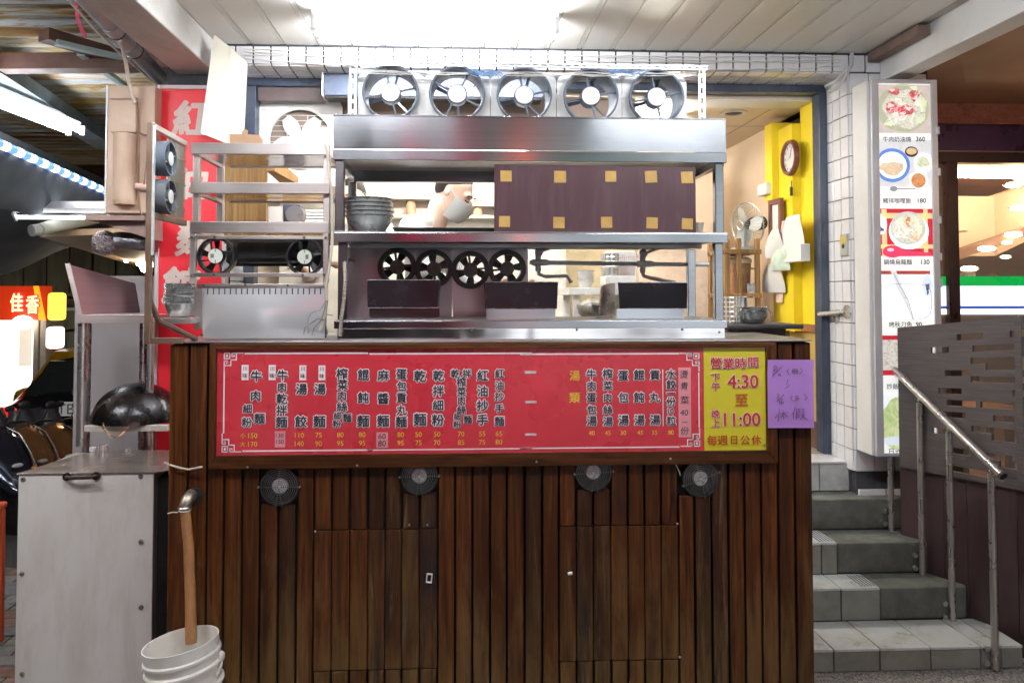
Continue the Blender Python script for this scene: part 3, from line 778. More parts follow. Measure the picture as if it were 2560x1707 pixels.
# pail, tilted a little towards the viewer's left
pc = Vector((q(407, 1480, 2.70).x+.080, 2.70, 0)); pz = q(407, 1476, 2.70).z
pail = thing('pail', 'tilted white plastic pail with wire bail catching the drain pipe', 'bucket', (pc.x, pc.y, .012))
PW = M('pail_plastic', (.88,.87,.84), .32, 0, .03, 4, dirt=(.66,.58,.40), dirta=.4, ds=4)
rr_ = (q(502, 1478, 2.70).x-q(312, 1478, 2.70).x)/2*.90
mat = Matrix.Rotation(R(-8), 3, 'Y') @ Matrix.Rotation(R(-1), 3, 'X')
H = pz-.012
prof = [(.0001, .006), (rr_*.82, .0), (rr_*.84, .006), (rr_*.93, H*.70), (rr_*1.01, H*.71), (rr_*1.01, H*.725), (rr_*.95, H*.735), (rr_*.965, H*.83), (rr_*1.03, H*.835), (rr_*1.03, H*.85), (rr_*.975, H*.86),
        (rr_*.985, H*.90), (rr_*1.02, H*.905), (rr_*1.02, H*.92), (rr_*.985, H*.93), (rr_*.99, H*.985), (rr_*1.0, H), (rr_*.965, H), (rr_*.94, H*.9), (rr_*.80, .02), (.0001, .018)]
obj('body', B().lathe(prof, (pc.x, pc.y, .02), 'z', n=40, mat=mat), PW, pail)
obj('dregs', B().lathe([(.0001, H*.52), (rr_*.86, H*.52)], (pc.x, pc.y, .02), 'z', n=30, mat=mat), M('pale_broth', (.62,.52,.28), .2, 0, .1, 5), pail)
hp = []
for k in range(13):
    a = math.pi*k/12
    v_ = mat @ Vector((rr_*1.06*math.cos(a), -rr_*.35*math.sin(a), H*.86-rr_*1.55*math.sin(a)*.55))
    hp.append(v_+Vector((pc.x, pc.y, .02)))
obj('bail', B().tube(hp, .005, 7), PW, pail)
for s_ in (-1, 1):
    v_ = mat @ Vector((s_*rr_*1.04, 0, H*.86)); obj('ear', B().sphere(v_+Vector((pc.x, pc.y, .02)), .018, 10, 8, (.6,1,1)), PW, pail)
# cord tied across the left corner of the counter
single('cord', B().tube([q(378, 1062, CY+.10), q(392, 1068, CY-.01), q(412, 1074, CY-.014), (q(436, 1076, CY).x, CY-.014, q(436, 1076, CY).z), (q(470, 1068, CY).x, CY-.028, q(470, 1068, CY).z)], .0038, 7),
       CORD, 'pale cord tied from the white cabinet to the counter frame corner', 'cord')
# ================================================================ MAIN STEEL UNIT
UY, UB = 2.965, 3.36        # front and back planes of the steel shelf unit
def ux(px): return q(px, 500, UY).x
def uz(py, Y=UY, px=1200): return q(px, py, Y).z
X0, X1 = ux(764), ux(1669)
unit = thing('steel_shelf_unit', 'wide stainless steel serving shelf with deep hood standing on the counter', 'steel shelf', ((X0+X1)/2, (UY+UB)/2, ZT))
zh1, zhm, zh0 = uz(271), uz(347), uz(371)
obj('hood_panel', B().box(X0, X1, UY, UY+.002, zhm+.002, zh1).box(X0, X0+.002, UY+.002, UB, zhm, zh1).box(X1-.002, X1, UY+.002, UB, zhm, zh1), STEEL, unit)
obj('hood_lip', B().box(X0+.001, X1+.001, UY-.004, UY+.010, zh0, zhm-.001), STEEL, unit, bev=.002)
obj('trim', B().box(X0-.001, X1, UY-.003, UY+.003, zh1, zh1+.005), STEEL, unit, bev=.001)
obj('hood_underside', B().box(X0+.003, X1-.003, UY+.011, UB, zh0+.020, zh0+.024), STEEL2, unit)
obj('rear_rail', B().box(X0+.03, X1-.03, UB-.03, UB, zh0-.030, zh0+.018), STEEL, unit, bev=.002)
obj('side_rail', B().box(X0+.004, X0+.032, UY+.012, UB-.032, zh0-.012, zh0+.018), STEEL, unit, bev=.002)
obj('side_rail', B().box(X1-.032, X1-.004, UY+.012, UB-.032, zh0-.012, zh0+.018), STEEL, unit, bev=.002)
zm1, zm0 = uz(533), uz(557)
obj('shelf', B().box(X0-.002, X1+.002, UY-.006, UB+.01, zm1-.004, zm1), STEEL2, unit, bev=.0015)
obj('shelf_lip', B().box(X0-.002, X1+.002, UY-.008, UY+.004, zm0, zm1-.0045), STEEL, unit, bev=.002)
obj('shelf_lip', B().box(X0+.03, X1-.03, UB, UB+.010, zm0-.004, zm1-.0045), STEEL2, unit, bev=.002)
obj('shelf_underside', B().box(X0+.006, X1-.006, UY+.006, UB-.001, zm0+.012, zm0+.015), STAINST, unit)
obj('cross_rail', B().box(X0+.035, X1-.035, (UY+UB)/2, (UY+UB)/2+.03, zm0-.010, zm0+.010), STEEL2, unit, bev=.002)
pw_ = .034
zled = uz(736)
for (xa, ya, lo, hi) in ((X0+.008, UY+.006, zm1, zh0), (X0+.008, UB-.038, zm1, zh0-.031), (X1-.008-pw_, UY+.006, zm1, zh0), (X1-.008-pw_, UB-.038, zm1, zh0-.031),
                         (X0+.020, UY+.006, ZT+.001, zm0), (X0+.020, UB-.038, ZT+.001, zm0-.005), (X1-.012-pw_, UY+.006, zled, zm0), (X1-.012-pw_, UB-.038, ZT+.001, zm0-.005)):
    obj('post', B().box(xa, xa+pw_, ya, ya+pw_, lo, hi), STEEL, unit, bev=.003)
zl1, zl0 = uz(734), uz(754)
obj('ledge', B().box(X0+.010, X1-.006, UY-.012, UB-.045, zl1-.003, zl1), STEEL2, unit)
obj('ledge_lip', B().box(X0+.010, X1-.006, UY-.016, UY-.002, zl0, zl1-.0035), STEEL, unit, bev=.002)
obj('base_panel', B().box(X0+.022, X1-.014, UY-.004, UY-.002, ZT+.001, zl0-.001), POLISH, unit)
for px, py in ((1083, 758), (1325, 757), (1567, 757), (1652, 763), (776, 764)):
    c = q(px, py, UY-.004); obj('screw', B().lathe([(.0001, UY-.010), (.0035, UY-.009), (.005, UY-.005), (.005, UY-.003)], (c.x, 0, c.z), 'y', n=10), SCREW, unit)
bx0, bx1 = q(786, 650, UB-.05).x, q(1213, 650, UB-.05).x
ring_fans = [(993, 667.7), (1084.7, 672), (1176.5, 675), (1267.5, 672)]
BY = UB-.050
zb1 = q(1000, 572, BY).z
fr_ = .046*.98
fcs = []
for a, b_ in ring_fans:
    c = q(a/K, b_/K, BY); fcs.append(c)
xsb = [bx0]+[(fcs[i].x+fcs[i+1].x)/2 for i in range(3)]+[bx1]
for i, c in enumerate(fcs):
    obj('back_panel', B().holeplate(xsb[i], xsb[i+1]-.0004, ZT+.03, zb1+.02, c.x, c.z, .060, BY, BY+.002), STAINST, unit, smooth=False)
# small guarded fans in the back panel
flb = ['leftmost of four black fans in the smoky back panel, without guard wires', 'second of four black fans in the back panel, half behind left deflector',
       'third of four black ring guarded fans in the back panel', 'rightmost of four black ring guarded fans, beside the clear curtain']
for i, c in enumerate(fcs):
    t = thing('exhaust_fan', flb[i], 'fan', (c.x, BY, c.z-.08), 'black fans in the back panel of the steel unit')
    r = .082
    obj('housing', B().lathe([(r*.74, BY+.03), (r*.74, BY-.022), (r*.97, BY-.022), (r*1.0, BY-.016), (r*.98, BY+.001)], (c.x, 0, c.z), 'y', n=30), BLACKP, t)
    obj('hub', B().lathe([(.0001, BY-.018), (r*.36, BY-.018), (r*.38, BY-.012), (r*.38, BY+.03)], (c.x, 0, c.z), 'y', n=22), M('greasy_hub', (.10,.085,.085), .4, .2, .5, 30), t)
    for k in range(4):
        b_ = B(); a = k*math.pi/2+.12
        b_.quadslab(*[(c.x+math.cos(a)*u-math.sin(a)*w, BY-.014, c.z+math.sin(a)*u+math.cos(a)*w) for u, w in ((r*.34,-.005), (r*.76,-.005), (r*.76,.005), (r*.34,.005))], (0,1,0), .008)
        obj('strut', b_, BLACKP, t)
    for k in range(5):
        a = 1.2566*k+.5*i; b_ = B()
        b_.prism([(r*.34,-r*.14), (r*.74,-r*.30), (r*.74,r*.16), (r*.34,r*.14)], lambda u, v: (c.x+math.cos(a)*u-math.sin(a)*v, BY+.012+v*.4, c.z+math.sin(a)*u+math.cos(a)*v), (0, .0015, 0))
        obj('blade', b_, BLACKP, t)
    if i:
        g_ = B()
        for k in range(4): g_.ring((c.x, BY-.025, c.z), r*(.42+.09*k), .0011, n=26, k=4)
        obj('wire_guard', g_, GRD, t)
# burner  deflectors: open dark trays leaning out over the ledge
defs = [((917,1100), (700,769), (921,1101), 789.5, False, 'left of the three black deflector trays on the steel ledge'),
        ((1214,1396), (705,771.7), (1214,1390), 789.5, False, 'middle one of the three black deflector trays on the ledge'),
        ((1546,1721), (706,771.7), (1540,1711), 793, True, 'right black deflector tray with pale curved side flap on the ledge')]
for (a, b_), (ya, yb), (sa, sb2), yc, flap, lb in defs:
    DY = UY+.045
    xa, xb = q(a/K, 735/K, DY).x, q(b_/K, 735/K, DY).x; z1, z0 = q(1300/K, ya/K, DY).z, q(1300/K, yb/K, DY).z
    t = thing('deflector_tray', lb, 'burner guard', ((xa+xb)/2, DY, zl1), 'black burner deflectors on the ledge')
    obj('plate', B().hexa([(xa+.004, DY-.004, z0), (xb-.008, DY-.004, z0), (xb-.008, DY-.001, z0), (xa+.004, DY-.001, z0), (xa, DY+.012, z1), (xb, DY+.012, z1), (xb, DY+.015, z1), (xa, DY+.015, z1)]), BLACKG, t, bev=.001)
    obj('rim', B().tube([(xa, DY+.012, z1), (xb, DY+.012, z1), (xb-.008, DY-.005, z0), (xa+.004, DY-.005, z0)], .0018, 5, True), M('steel_edge', (.3,.28,.28), .3, 1, .2, 9), t)
    obj('side_cheek', B().quadslab((xb-.008, DY-.001, z0), (xb, DY+.015, z1), (xb, DY+.12, z1-.01), (xb-.008, DY+.12, z0), (1,0,0), .002), BLACKG, t)
    ca, cb = q(sa/K, 780/K, DY).x, q(sb2/K, 780/K, DY).x
    obj('foot', B().box(ca+.003, cb-.003, DY+.001, DY+.003, zl1, z0-.0005), STEEL, t)
    if flap:
        ps = []
        for k in range(7):
            u = k/6; ps.append((-.055*math.sin(u*1.57)**.6 if u < 1 else -.055, 0))
        fl = B()
        def ff(u, v):
            x = -.012-.052*(1-(1-u)**2)*1.0; return Vector((xa+x*(.55+.45*(1-v*.25)), DY+.01+.07*u, z0-.03+(z1-z0+.028)*v*(1-.18*u*u)))
        fl.sheet(ff, 6, 6); obj('flap', fl, M('warm_steel', (.66,.55,.47), .3, .9, .1, 6), t)
    else:
        obj('side_cheek', B().quadslab((xa+.004, DY-.001, z0), (xa, DY+.015, z1), (xa, DY+.12, z1-.01), (xa+.004, DY+.12, z0), (-1,0,0), .002), BLACKG, t)
# galvanised gas pipe with elbows behind the trays
gp = thing('gas_pipe', 'galvanised gas pipe with two valve tees running behind the deflector trays', 'pipe', (q(1420, 605, UB).x, UB-.03, q(1420, 640, UB).z))
gy = UB-.005
Pg = lambda x, y, Y=gy: q(x, y, Y)
obj('main_pipe', B().tube([Pg(1216, 603), Pg(1628, 608)], .0095, 12), GALV, gp)
for tx, ty in ((1240, 603), (1480, 606)):
    tee = obj('tee', B().cyl(Pg(tx-18, ty), Pg(tx+18, ty), .0145, n=14).cyl(Pg(tx-4, ty-6), Pg(tx-4, ty-24), .013, n=12).cyl(Pg(tx-4, ty+6), Pg(tx-4, ty+20), .013, n=12), GALV, gp)
    obj('valve', B().sphere(Pg(tx-2, ty-24), .019, 12, 8).tube([Pg(tx, ty-24), Pg(tx+34, ty-36)], .006, 8), GALV, gp)
    obj('branch', B().tube([Pg(tx-4, ty+14), Pg(tx-2, ty+27), Pg(tx+12, ty+32), Pg(tx+(62 if tx < 1300 else 72), ty+(31 if tx < 1300 else 44)), Pg(tx+(72 if tx < 1300 else 78), ty+(46 if tx < 1300 else 52))], .0085, 10), GALV, gp)
# clear curtain behind the right half (greasy acrylic)
acx0, acx1 = q(1214, 650, UB+.03).x, q(1624, 650, UB+.03).x
AC = bpy.data.materials.new('greasy_acrylic'); AC.use_nodes = True; nt = AC.node_tree; b = nt.nodes['Principled BSDF']
b.inputs['Base Color'].default_value = (.86,.85,.82,1); b.inputs['Roughness'].default_value = .25
nt.links.new(ramp(nt, noise(nt, vec(nt, (1,1,1), False), 9, 6, .7), [(.4, .08), (.75, .24)]), b.inputs['Alpha'])
acr = single('acrylic_screen', B().box(acx0, acx1, UB+.028, UB+.031, ZT+.02, q(1420, 575, UB+.03).z), AC, 'greasy clear acrylic screen behind the gas pipe on right half', 'screen')
# plum board with tape squares
PY = UY+.012
pbx0, pbx1, pbz0, pbz1 = rect(1135, 381, 1598, 527, PY)
plum = thing('plum_board', 'flat dark plum board held on with ten squares of yellow tape', 'board', ((pbx0+pbx1)/2, PY, pbz0))
obj('panel', B().hexa([(pbx0, PY, zm1+.001), (pbx1, PY, zm1+.001), (pbx1, PY+.006, zm1+.001), (pbx0, PY+.006, zm1+.001), (pbx0, PY+.002, pbz1+.003), (pbx1, PY+.002, pbz1-.004), (pbx1, PY+.008, pbz1-.004), (pbx0, PY+.008, pbz1+.003)]),
    M('plum_sheet', (.062,.024,.034), .42, 0, .12, 3, stretch=(1,1,.3), dirt=(.15,.10,.12), dirta=.35, ds=7, dst=(4,4,.5)), plum, bev=.001)
TAPE = M('kraft_tape', (.50,.31,.085), .5, 0, .12, 25, dirt=(.30,.17,.05), dirta=.5, ds=12)
for zx, zy in ((148,197),(590,203),(1003,200),(1333,203),(1628,209),(135,568),(580,577),(970,575),(1342,580),(1630,587)):
    c = q((1220+zx*.306)/K, (380+zy*.306)/K, PY-.003); s_ = random.uniform(.0205, .0235); a = random.uniform(-.06, .06)
    b_ = B().quadslab(*[(c.x+s_*(u*math.cos(a)-v*math.sin(a))*1.02, PY-.0012+(0.001 if v > 0 else 0), c.z+s_*(u*math.sin(a)+v*math.cos(a))) for u, v in ((-1,-1), (1,-1), (1,1), (-1,1))], (0,-1,0), .0007)
    obj('tape_square', b_, TAPE, plum)
# ---------------- bowls, tray, paper cup on the shelf
SBOWL = M('scuffed_bowl_steel', (.52,.55,.56), .3, .5, .2, 8, dirt=(.55,.40,.34), dirta=.35, ds=6)
def bowl_stack(name, c, r, h, n, step, labels, group, mat=SBOWL, n_=30, lip=.006):
    for k in range(n):
        b_ = B(); z = c.z+k*step
        b_.lathe([(.0001, z), (r*.52, z), (r*.60, z+h*.05), (r*.86, z+h*.55), (r*.95, z+h*.93), (r+lip*.3, z+h), (r, z+h+.0015), (r*.93, z+h*.93), (r*.82, z+h*.5), (r*.5, z+.004), (.0001, z+.004)],
                 (c.x+random.uniform(-.003, .003), c.y, 0), 'z', n=n_)
        single(name, b_, mat, labels(k), 'bowl', group)
bc = q(847, 517, UY+.14); 
nm = ['bottom', 'second from bottom', 'middle', 'second from top', 'top']
bz = zm1+.001
r0 = (q(905, 470, UY+.14).x-q(791, 470, UY+.14).x)/2
bh = q(847, 475, UY+.05).z-q(847, 517, UY+.05).z
bowl_stack('bowl', Vector((bc.x, UY+.14, bz)), r0, .072, 5, .0165, lambda k: '%s steel noodle bowl of the stack of five beside chef' % nm[k], 'stacked steel bowls on the shelf')
tr = rect(903, 506, 1136, 520, UY+.10)
single('tray', B().hexa([(tr[0]+.012, UY+.05, bz), (tr[1], UY+.05, bz), (tr[1], UY+.26, bz), (tr[0]+.012, UY+.26, bz), (tr[0], UY+.035, bz+.018), (tr[1]+.012, UY+.035, bz+.018), (tr[1]+.012, UY+.27, bz+.018), (tr[0], UY+.27, bz+.018)]),
       M('black_tray', (.04,.045,.045), .35, .3, .3, 8), 'low black tray on the shelf right of the stacked bowls', 'tray', bev=.002)
def papercup(c, r, h, label, name='paper_cup', cat='cup'):
    t = thing(name, label, cat, c)
    m = M('printed_paper', (.80,.76,.70), .5, 0, .05, 10, dirt=(.75,.38,.16), dirta=.55, ds=38)
    obj('body', B().lathe([(.0001, c[2]+.002), (r*.72, c[2]), (r, c[2]+h), (r*.96, c[2]+h), (r*.70, c[2]+.004), (.0001, c[2]+.004)], (c[0], c[1], 0), 'z', n=22), m, t)
    obj('rim', B().ring((c[0], c[1], c[2]+h), r, .0018, 'z', 22, 5), WHITEP, t)
pc_ = q(1607, 524, UY+.10)
papercup((pc_.x, UY+.10, bz), .0155, .045, 'small printed paper cup at the right end of the shelf')
pc_ = q(1388, 728, UB-.08)
papercup((pc_.x, UB-.08, zl1+.001), .052, .048, 'flowered paper bowl behind the ledge left of the right tray', 'paper_bowl', 'bowl')
# flexible conduit at the left post
single('flexible_conduit', B().tube([q(812, 600, UY+.16), q(800, 597, UY+.10), q(791, 605, UY-.01), q(793, 640, UY-.02), q(790, 690, UY-.02), q(784, 730, UY-.022), q(781, 772, UY-.02)], .0075, 10),
       M('corrugated_conduit', (.42,.36,.32), .35, .8, .4, 3, stretch=(1,1,60), bump=.002, bs=30), 'ribbed metal conduit curling down the left post of steel unit', 'conduit')
single('power_cable', B().tube([q(745, 330, UY-.01), q(752, 350, UY-.01), q(757, 400, UY-.01), q(762, 440, UY-.01), q(764, 500, UY-.01), q(763, 560, UY-.01), q(757, 610, UY-.01), q(750, 655, UY-.01), q(751, 690, UY-.01), q(747, 720, UY-.012), q(735, 760, UY-.015)], .0055, 8),
       CORD, 'long pale power cable hanging in the gap between two steel racks', 'cable')
wb = B()
for pts in ([(750,690),(735,712),(715,718),(707,732),(708,766)], [(748,700),(738,735),(722,752),(716,770)], [(752,690),(748,740),(752,768)], [(745,735),(730,732),(700,752),(697,768)], [(748,722),(765,724)]):
    wb.tube([q(a, b__, UY-.02) for a, b__ in pts], .0022, 5)
single('wiring', wb, M('mixed_wire', (.25,.25,.26), .5, 0, .5, 20), 'tangle of thin grey wires at the foot of the slotted panel', 'wires')
# ================================================================ FAN BANK ON THE HOOD
FYk = 3.06
rack = thing('fan_rack', 'slotted angle steel rack with white plates on top of hood', 'rack', (q(1210, 200, FYk).x, FYk, zh1))
SLOT = M('slotted_angle', (.60,.62,.65), .4, .6, .12, 6)
fx = [898, 1050, 1203, 1355, 1505]
fyv = [216, 219, 222, 224, 226]
fc_ = [q(a, b__, FYk) for a, b__ in zip(fx, fyv)]
rxa, rxb = q(802, 200, FYk).x, q(1619, 200, FYk).x
zr1 = q(1210, 152, FYk).z
def slotted_post(xa, xb, y, z0, z1, n):
    b_ = B(); s = (xb-xa)/3; h = (z1-z0)/n
    b_.box(xa, xa+s, y, y+.002, z0, z1); b_.box(xb-s, xb, y, y+.002, z0, z1)
    for k in range(n): b_.box(xa+s, xb-s, y, y+.002, z0+h*k, z0+h*(k+.38))
    b_.box(xb-.002, xb, y+.002, y+.03, z0, z1)
    return b_
obj('upright', slotted_post(rxa+.002, rxa+.030, FYk-.012, zh1-.05, zr1, 7), SLOT, rack, smooth=False)
obj('upright', slotted_post(rxb-.030, rxb-.002, FYk-.012, zh1-.05, zr1, 7), SLOT, rack, smooth=False)
def slotted_rail(xa, xb, y, z0, z1, n, back=.03):
    b_ = B(); s = (z1-z0)/3; h = (xb-xa)/n
    b_.box(xa, xb, y, y+.002, z0, z0+s); b_.box(xa, xb, y, y+.002, z1-s, z1)
    for k in range(n): b_.box(xa+h*k, xa+h*(k+.42), y, y+.002, z0+s, z1-s)
    b_.box(xa, xb, y+.002, y+back, z1-.002, z1)
    return b_
obj('top_rail', slotted_rail(rxa, rxb, FYk-.035, zr1-.016, zr1+.002, 44), SLOT, rack, smooth=False)
obj('rear_top_rail', slotted_rail(rxa+.03, rxb-.03, FYk+.06, zr1-.030, zr1-.008, 30), SLOT, rack, smooth=False)
plate = M('fan_plate_white', (.80,.80,.80), .4, 0, .04, 4, dirt=(.6,.58,.55), dirta=.3, ds=5)
step_ = (fc_[-1].x-fc_[0].x)/4
zp1 = zr1-.030
for k, c in enumerate(fc_):
    obj('mounting_plate', B().holeplate(c.x-step_/2+.001, c.x+step_/2-.001, zh1-.03, zp1, c.x, c.z, .100, FYk+.012, FYk+.014), plate, rack, smooth=False)
lbs = ['leftmost grey round duct fan on the hood, above the stacked bowls', 'second grey duct fan from the left, with purple wires behind it', 'middle one of the five grey round duct fans on the hood',
       'fourth grey duct fan from the left on top of the hood', 'rightmost grey round duct fan, under a bundle of blue wires']
HUBW = M('hub_disc', (.80,.80,.80), .35, .1, .06, 12, dirt=(.5,.5,.5), dirta=.35, ds=18)
def duct_fan():
    r = .111
    t = bpy.data.objects.new('duct_fan', None); COL.objects.link(t); t.empty_display_size = .05
    obj('barrel', B().lathe([(r*.985, .0), (r*1.0, .002), (r*1.0, .010), (r*.955, .014), (r*.93, .13), (r*.96, .132), (r*.96, .136), (r*.89, .136), (r*.885, .06), (r*.90, .010), (r*.93, .0), (r*.985, .0)], (0,0,0), 'y', n=48), GREYP, t, local=True)
    obj('motor', B().lathe([(.036, .010), (.040, .014), (.040, .055), (.034, .07), (.0001, .07)], (0,0,0), 'y', n=28), GREYP, t, local=True)
    obj('hub_disc', B().lathe([(.0001, .006), (.035, .006), (.036, .010)], (0,0,0), 'y', n=28), HUBW, t, local=True)
    for k in range(4):
        b_ = B()
        a = R(12+90*k); b_.quadslab(*[(math.cos(a)*u-math.sin(a)*w_, .012, math.sin(a)*u+math.cos(a)*w_) for u, w_ in ((.034,-.0035), (r*.92,-.003), (r*.92,.003), (.034,.0035))], (0,1,0), .014)
        obj('strut', b_, GREYP, t, local=True, bev=.001)
    for k in range(3):
        b_ = B(); a = R(75+120*k)
        b_.prism([(.03,-.005), (r*.82,-.007), (r*.82,.005), (.03,.005)], lambda u, v: (math.cos(a)*u-math.sin(a)*v, .075+v*1.6, math.sin(a)*u+math.cos(a)*v), (0, .0015, 0))
        obj('blade', b_, GREYP, t, local=True)
    return t
df = duct_fan()
for k, c in enumerate(fc_):
    t = df if k == 0 else copy_tree(df)
    t.location = (c.x, FYk-.030, c.z); tag(t, lbs[k], 'duct fan', 'five duct fans above the hood')
    if k == 1: t.rotation_euler.y = R(40)
# wire bundles
def squiggle(b_, p0, p1, r, n=14, amp=.012, sag=.0):
    pts = []
    for i in range(n+1):
        u = i/n; p = p0.lerp(p1, u)+Vector((random.uniform(-amp, amp)*.5, random.uniform(-amp, amp)*.5, random.uniform(-amp, amp)-sag*4*u*(1-u)))
        if i in (0, n): p = p0.lerp(p1, u)
        pts.append(p)
    b_.tube(pts, r, 5)
BLUEW = M('blue_wire', (.18,.35,.62), .45, 0, .2, 10); PALEW = M('pale_wire', (.72,.70,.68), .5, 0, .1, 10); PURW = M('purple_wire', (.42,.15,.40), .45, 0, .2, 10)
for x0_, x1_, n_ in ((1065, 1160, 9), (1395, 1480, 7)):
    b_ = B()
    for k in range(n_): squiggle(b_, q(x0_+random.uniform(0, 22), 160+random.uniform(-4, 10), FYk-.045), q(x1_+random.uniform(-30, 12), 166+random.uniform(-8, 12), FYk-.045), .0014, 9, .010, .004)
    single('wire_bundle', b_, BLUEW, 'tangle of thin blue wires on the rack rail %s' % ('right of the second duct fan' if x0_ < 1200 else 'above the fourth and fifth fans'), 'wires', 'blue wire bundles on the fan rack')
b_ = B()
for k in range(3): squiggle(b_, q(808, 163+k*3, FYk-.04), q(1600, 168+k*3, FYk-.03), .0018, 26, .004, .004)
b_.tube([q(845, 156, FYk-.045), q(815, 160, FYk-.045), q(803, 175, FYk-.045), q(800, 220, FYk-.045), q(801, 262, FYk-.045)], .003, 6)
single('wiring', b_, PALEW, 'pale wires running along the top of the slotted fan rack', 'wires')
b_ = B()
for k in range(4): b_.tube([q(1020+k*5, 185, FYk+.2), q(1025+k*3, 200+k*4, FYk+.19), q(1040+k*6, 215, FYk+.18)], .0018, 5)
single('wiring', b_, PURW, 'purple wires hanging behind the second duct fan', 'wires')
b_ = B()
for y0_, y1_, s_ in ((112, 122, .006), (118, 131, .02), (126, 118, .012), (134, 140, .03)):
    squiggle(b_, q(560, y0_, YW-.02), q(1200, y1_+4, YW-.02), .003, 30, .004, s_)
    squiggle(b_, q(1200, y1_+4, YW-.02), q(1930, y0_+18, YW-.02), .003, 34, .005, s_)
single('cable_run', b_, PALEW, 'loose white cables strung along the tiled lintel under the ceiling', 'cables')
b_ = B().tube([q(1957, 122, YW-.03), q(1955, 150, YW-.04), q(1940, 180, YW-.04), q(1920, 205, YW+.02), q(1905, 210, YW+.1), q(1897, 200, YW+.15), q(1925, 185, YW), q(1945, 160, YW-.03)], .011, 8)
single('cable_run', b_, M('grey_cable', (.45,.45,.47), .5, 0, .15, 10), 'thick grey cable bundle looping down at the top right pillar corner', 'cables')
# ================================================================ LEFT RACK
LY, LB = 3.00, 3.34
def lr(x0, y0, x1, y1, Y=LY): return rect(x0, y0, x1, y1, Y)
lx0, lx1 = q(437, 440, LY).x, q(757, 440, LY).x
LS = steelm('warm_satin_steel', (.60,.55,.54), .38, .0015, .4)
zt1 = uz(329, LY, 600)
lrack = thing('open_steel_rack', 'three tier open steel rack above the slotted panel, left of hood', 'steel rack', ((lx0+lx1)/2, (LY+LB)/2, ZT))
tiers = [(329.5, 355), (419.5, 445), (509.5, 535.5)]
pw2 = .026
zz = []
for k, (a, b_) in enumerate(tiers):
    z1, z0 = uz(a, LY, 600), uz(b_, LY, 600); zz.append((z0, z1))
    obj('front_rail', B().box(lx0, lx1, LY-.002, LY+.014, z0, z1), LS, lrack, bev=.002)
    if k < 2:
        obj('shelf', B().box(lx0+.026, lx1-.026, LY+.0145, LB-.002, z0+.008, z0+.011), POLISH, lrack)
        obj('rear_rail', B().box(lx0+.05, lx1-.03, LB, LB+.014, z0+.004, z1-.004), LS, lrack, bev=.002)
    obj('side_rail', B().box(lx0, lx0+.020, LY+.015, LB+.012, z0, z1), LS, lrack, bev=.002)
    obj('side_rail', B().box(lx1-.020, lx1, LY+.015, LB+.012, z0, z1), LS, lrack, bev=.002)
for xa in (lx0+.002, lx1-pw2-.002):
    for ya in (LY+.016, LB-.026):
        for k in (0, 1):
            obj('post', B().box(xa+(.001 if ya < 3.1 else .0), xa+pw2, ya, ya+pw2, zz[k+1][1]+.0005, zz[k][0]-.0005), LS, lrack, bev=.002)
# fan box under the tiers
zb_ = [uz(v, LY, 600) for v in (541.5, 549.5, 627, 636, 652, 659, 772)]
obj('box_rail', B().box(lx0+.012, lx1-.022, LY, LY+.012, zb_[1], zb_[0]), LS, lrack, bev=.001)
obj('box_rail', B().box(lx0+.012, lx1-.022, LY, LY+.012, zb_[3], zb_[2]), LS, lrack, bev=.001)
obj('post', B().box(lx0, lx0+.022, LY+.001, LY+.02, ZT+.09, zz[2][0]-.001), LS, lrack, bev=.002)
obj('post', B().box(lx1-.024, lx1-.002, LY+.001, LY+.02, zb_[3]-.02, zz[2][0]-.001), LS, lrack, bev=.002)
obj('box_back', B().box(lx0+.10, lx1-.02, LY+.13, LY+.135, zb_[2]+.03, zb_[0]), BLACKM, lrack)
obj('duct', B().cyl((lx0+.16, LY+.10, (zb_[1]+zb_[2])/2+.02), (lx1-.14, LY+.10, (zb_[1]+zb_[2])/2+.02), .045, n=20), BLACKP, lrack)
obj('slot_rail', B().box(lx0+.032, lx1-.018, LY-.004, LY+.012, zb_[5], zb_[4]), LS, lrack, bev=.001)
sp = B(); sx0, sx1 = q(466, 700, LY).x, q(747, 700, LY).x
zs1, zs0 = uz(662, LY, 600), uz(676, LY, 600)
n_ = 21; x_a = q(404.3+237*.3047, 670, LY).x; x_b = q(404.3+1088*.3047, 670, LY).x; st_ = (x_b-x_a)/(n_-1)
sp.box(sx0, sx1, LY+.002, LY+.004, zs1, zb_[5]); 
def bulge(u, v):
    return Vector((sx0+(sx1-sx0)*u, LY+.003-.010*math.sin(math.pi*v)*(1-.5*math.cos(u*6.3)), ZT+.004+(zs0-ZT-.004)*v))
sp.box(sx0, x_a-.0022, LY+.002, LY+.004, zs0, zs1)
for k in range(n_):
    a = x_a+st_*k+.0022; e = x_a+st_*(k+1)-.0022 if k < n_-1 else sx1
    sp.box(a, e, LY+.002, LY+.004, zs0, zs1)
PANW = M('panel_pale_reflection', (.80,.80,.84), .16, .45, .05, 2, rvar=.04)  # pale base stands in for ceiling light mirrored in the steel sheet
obj('slotted_panel', sp, PANW, lrack, smooth=False)
obj('panel', B().sheet(bulge, 24, 14), PANW, lrack)
obj('panel_backing', B().box(sx0, sx1, LY+.03, LY+.034, ZT+.004, zs1), BLACKM, lrack)
obj('post', B().box(sx0-.032, sx0-.001, LY, LY+.016, ZT+.04, zb_[5]-.001), LS, lrack, bev=.002)
sb = B()
for a, b_ in ((468,655),(564,654),(661,655),(463,770),(492,544),(698,545),(491,631),(695,631),(441,545),(748,546),(440,633),(744,630)):
    c = q(a, b_, LY-.003); sb.lathe([(.0001, LY-.008), (.004, LY-.007), (.005, LY-.003), (.005, LY+.002)], (c.x, 0, c.z), 'y', n=9)
tag(obj('bolt', sb, M('dark_bolt', (.16,.13,.12), .5, .7, .3, 20), lrack), kind='stuff')
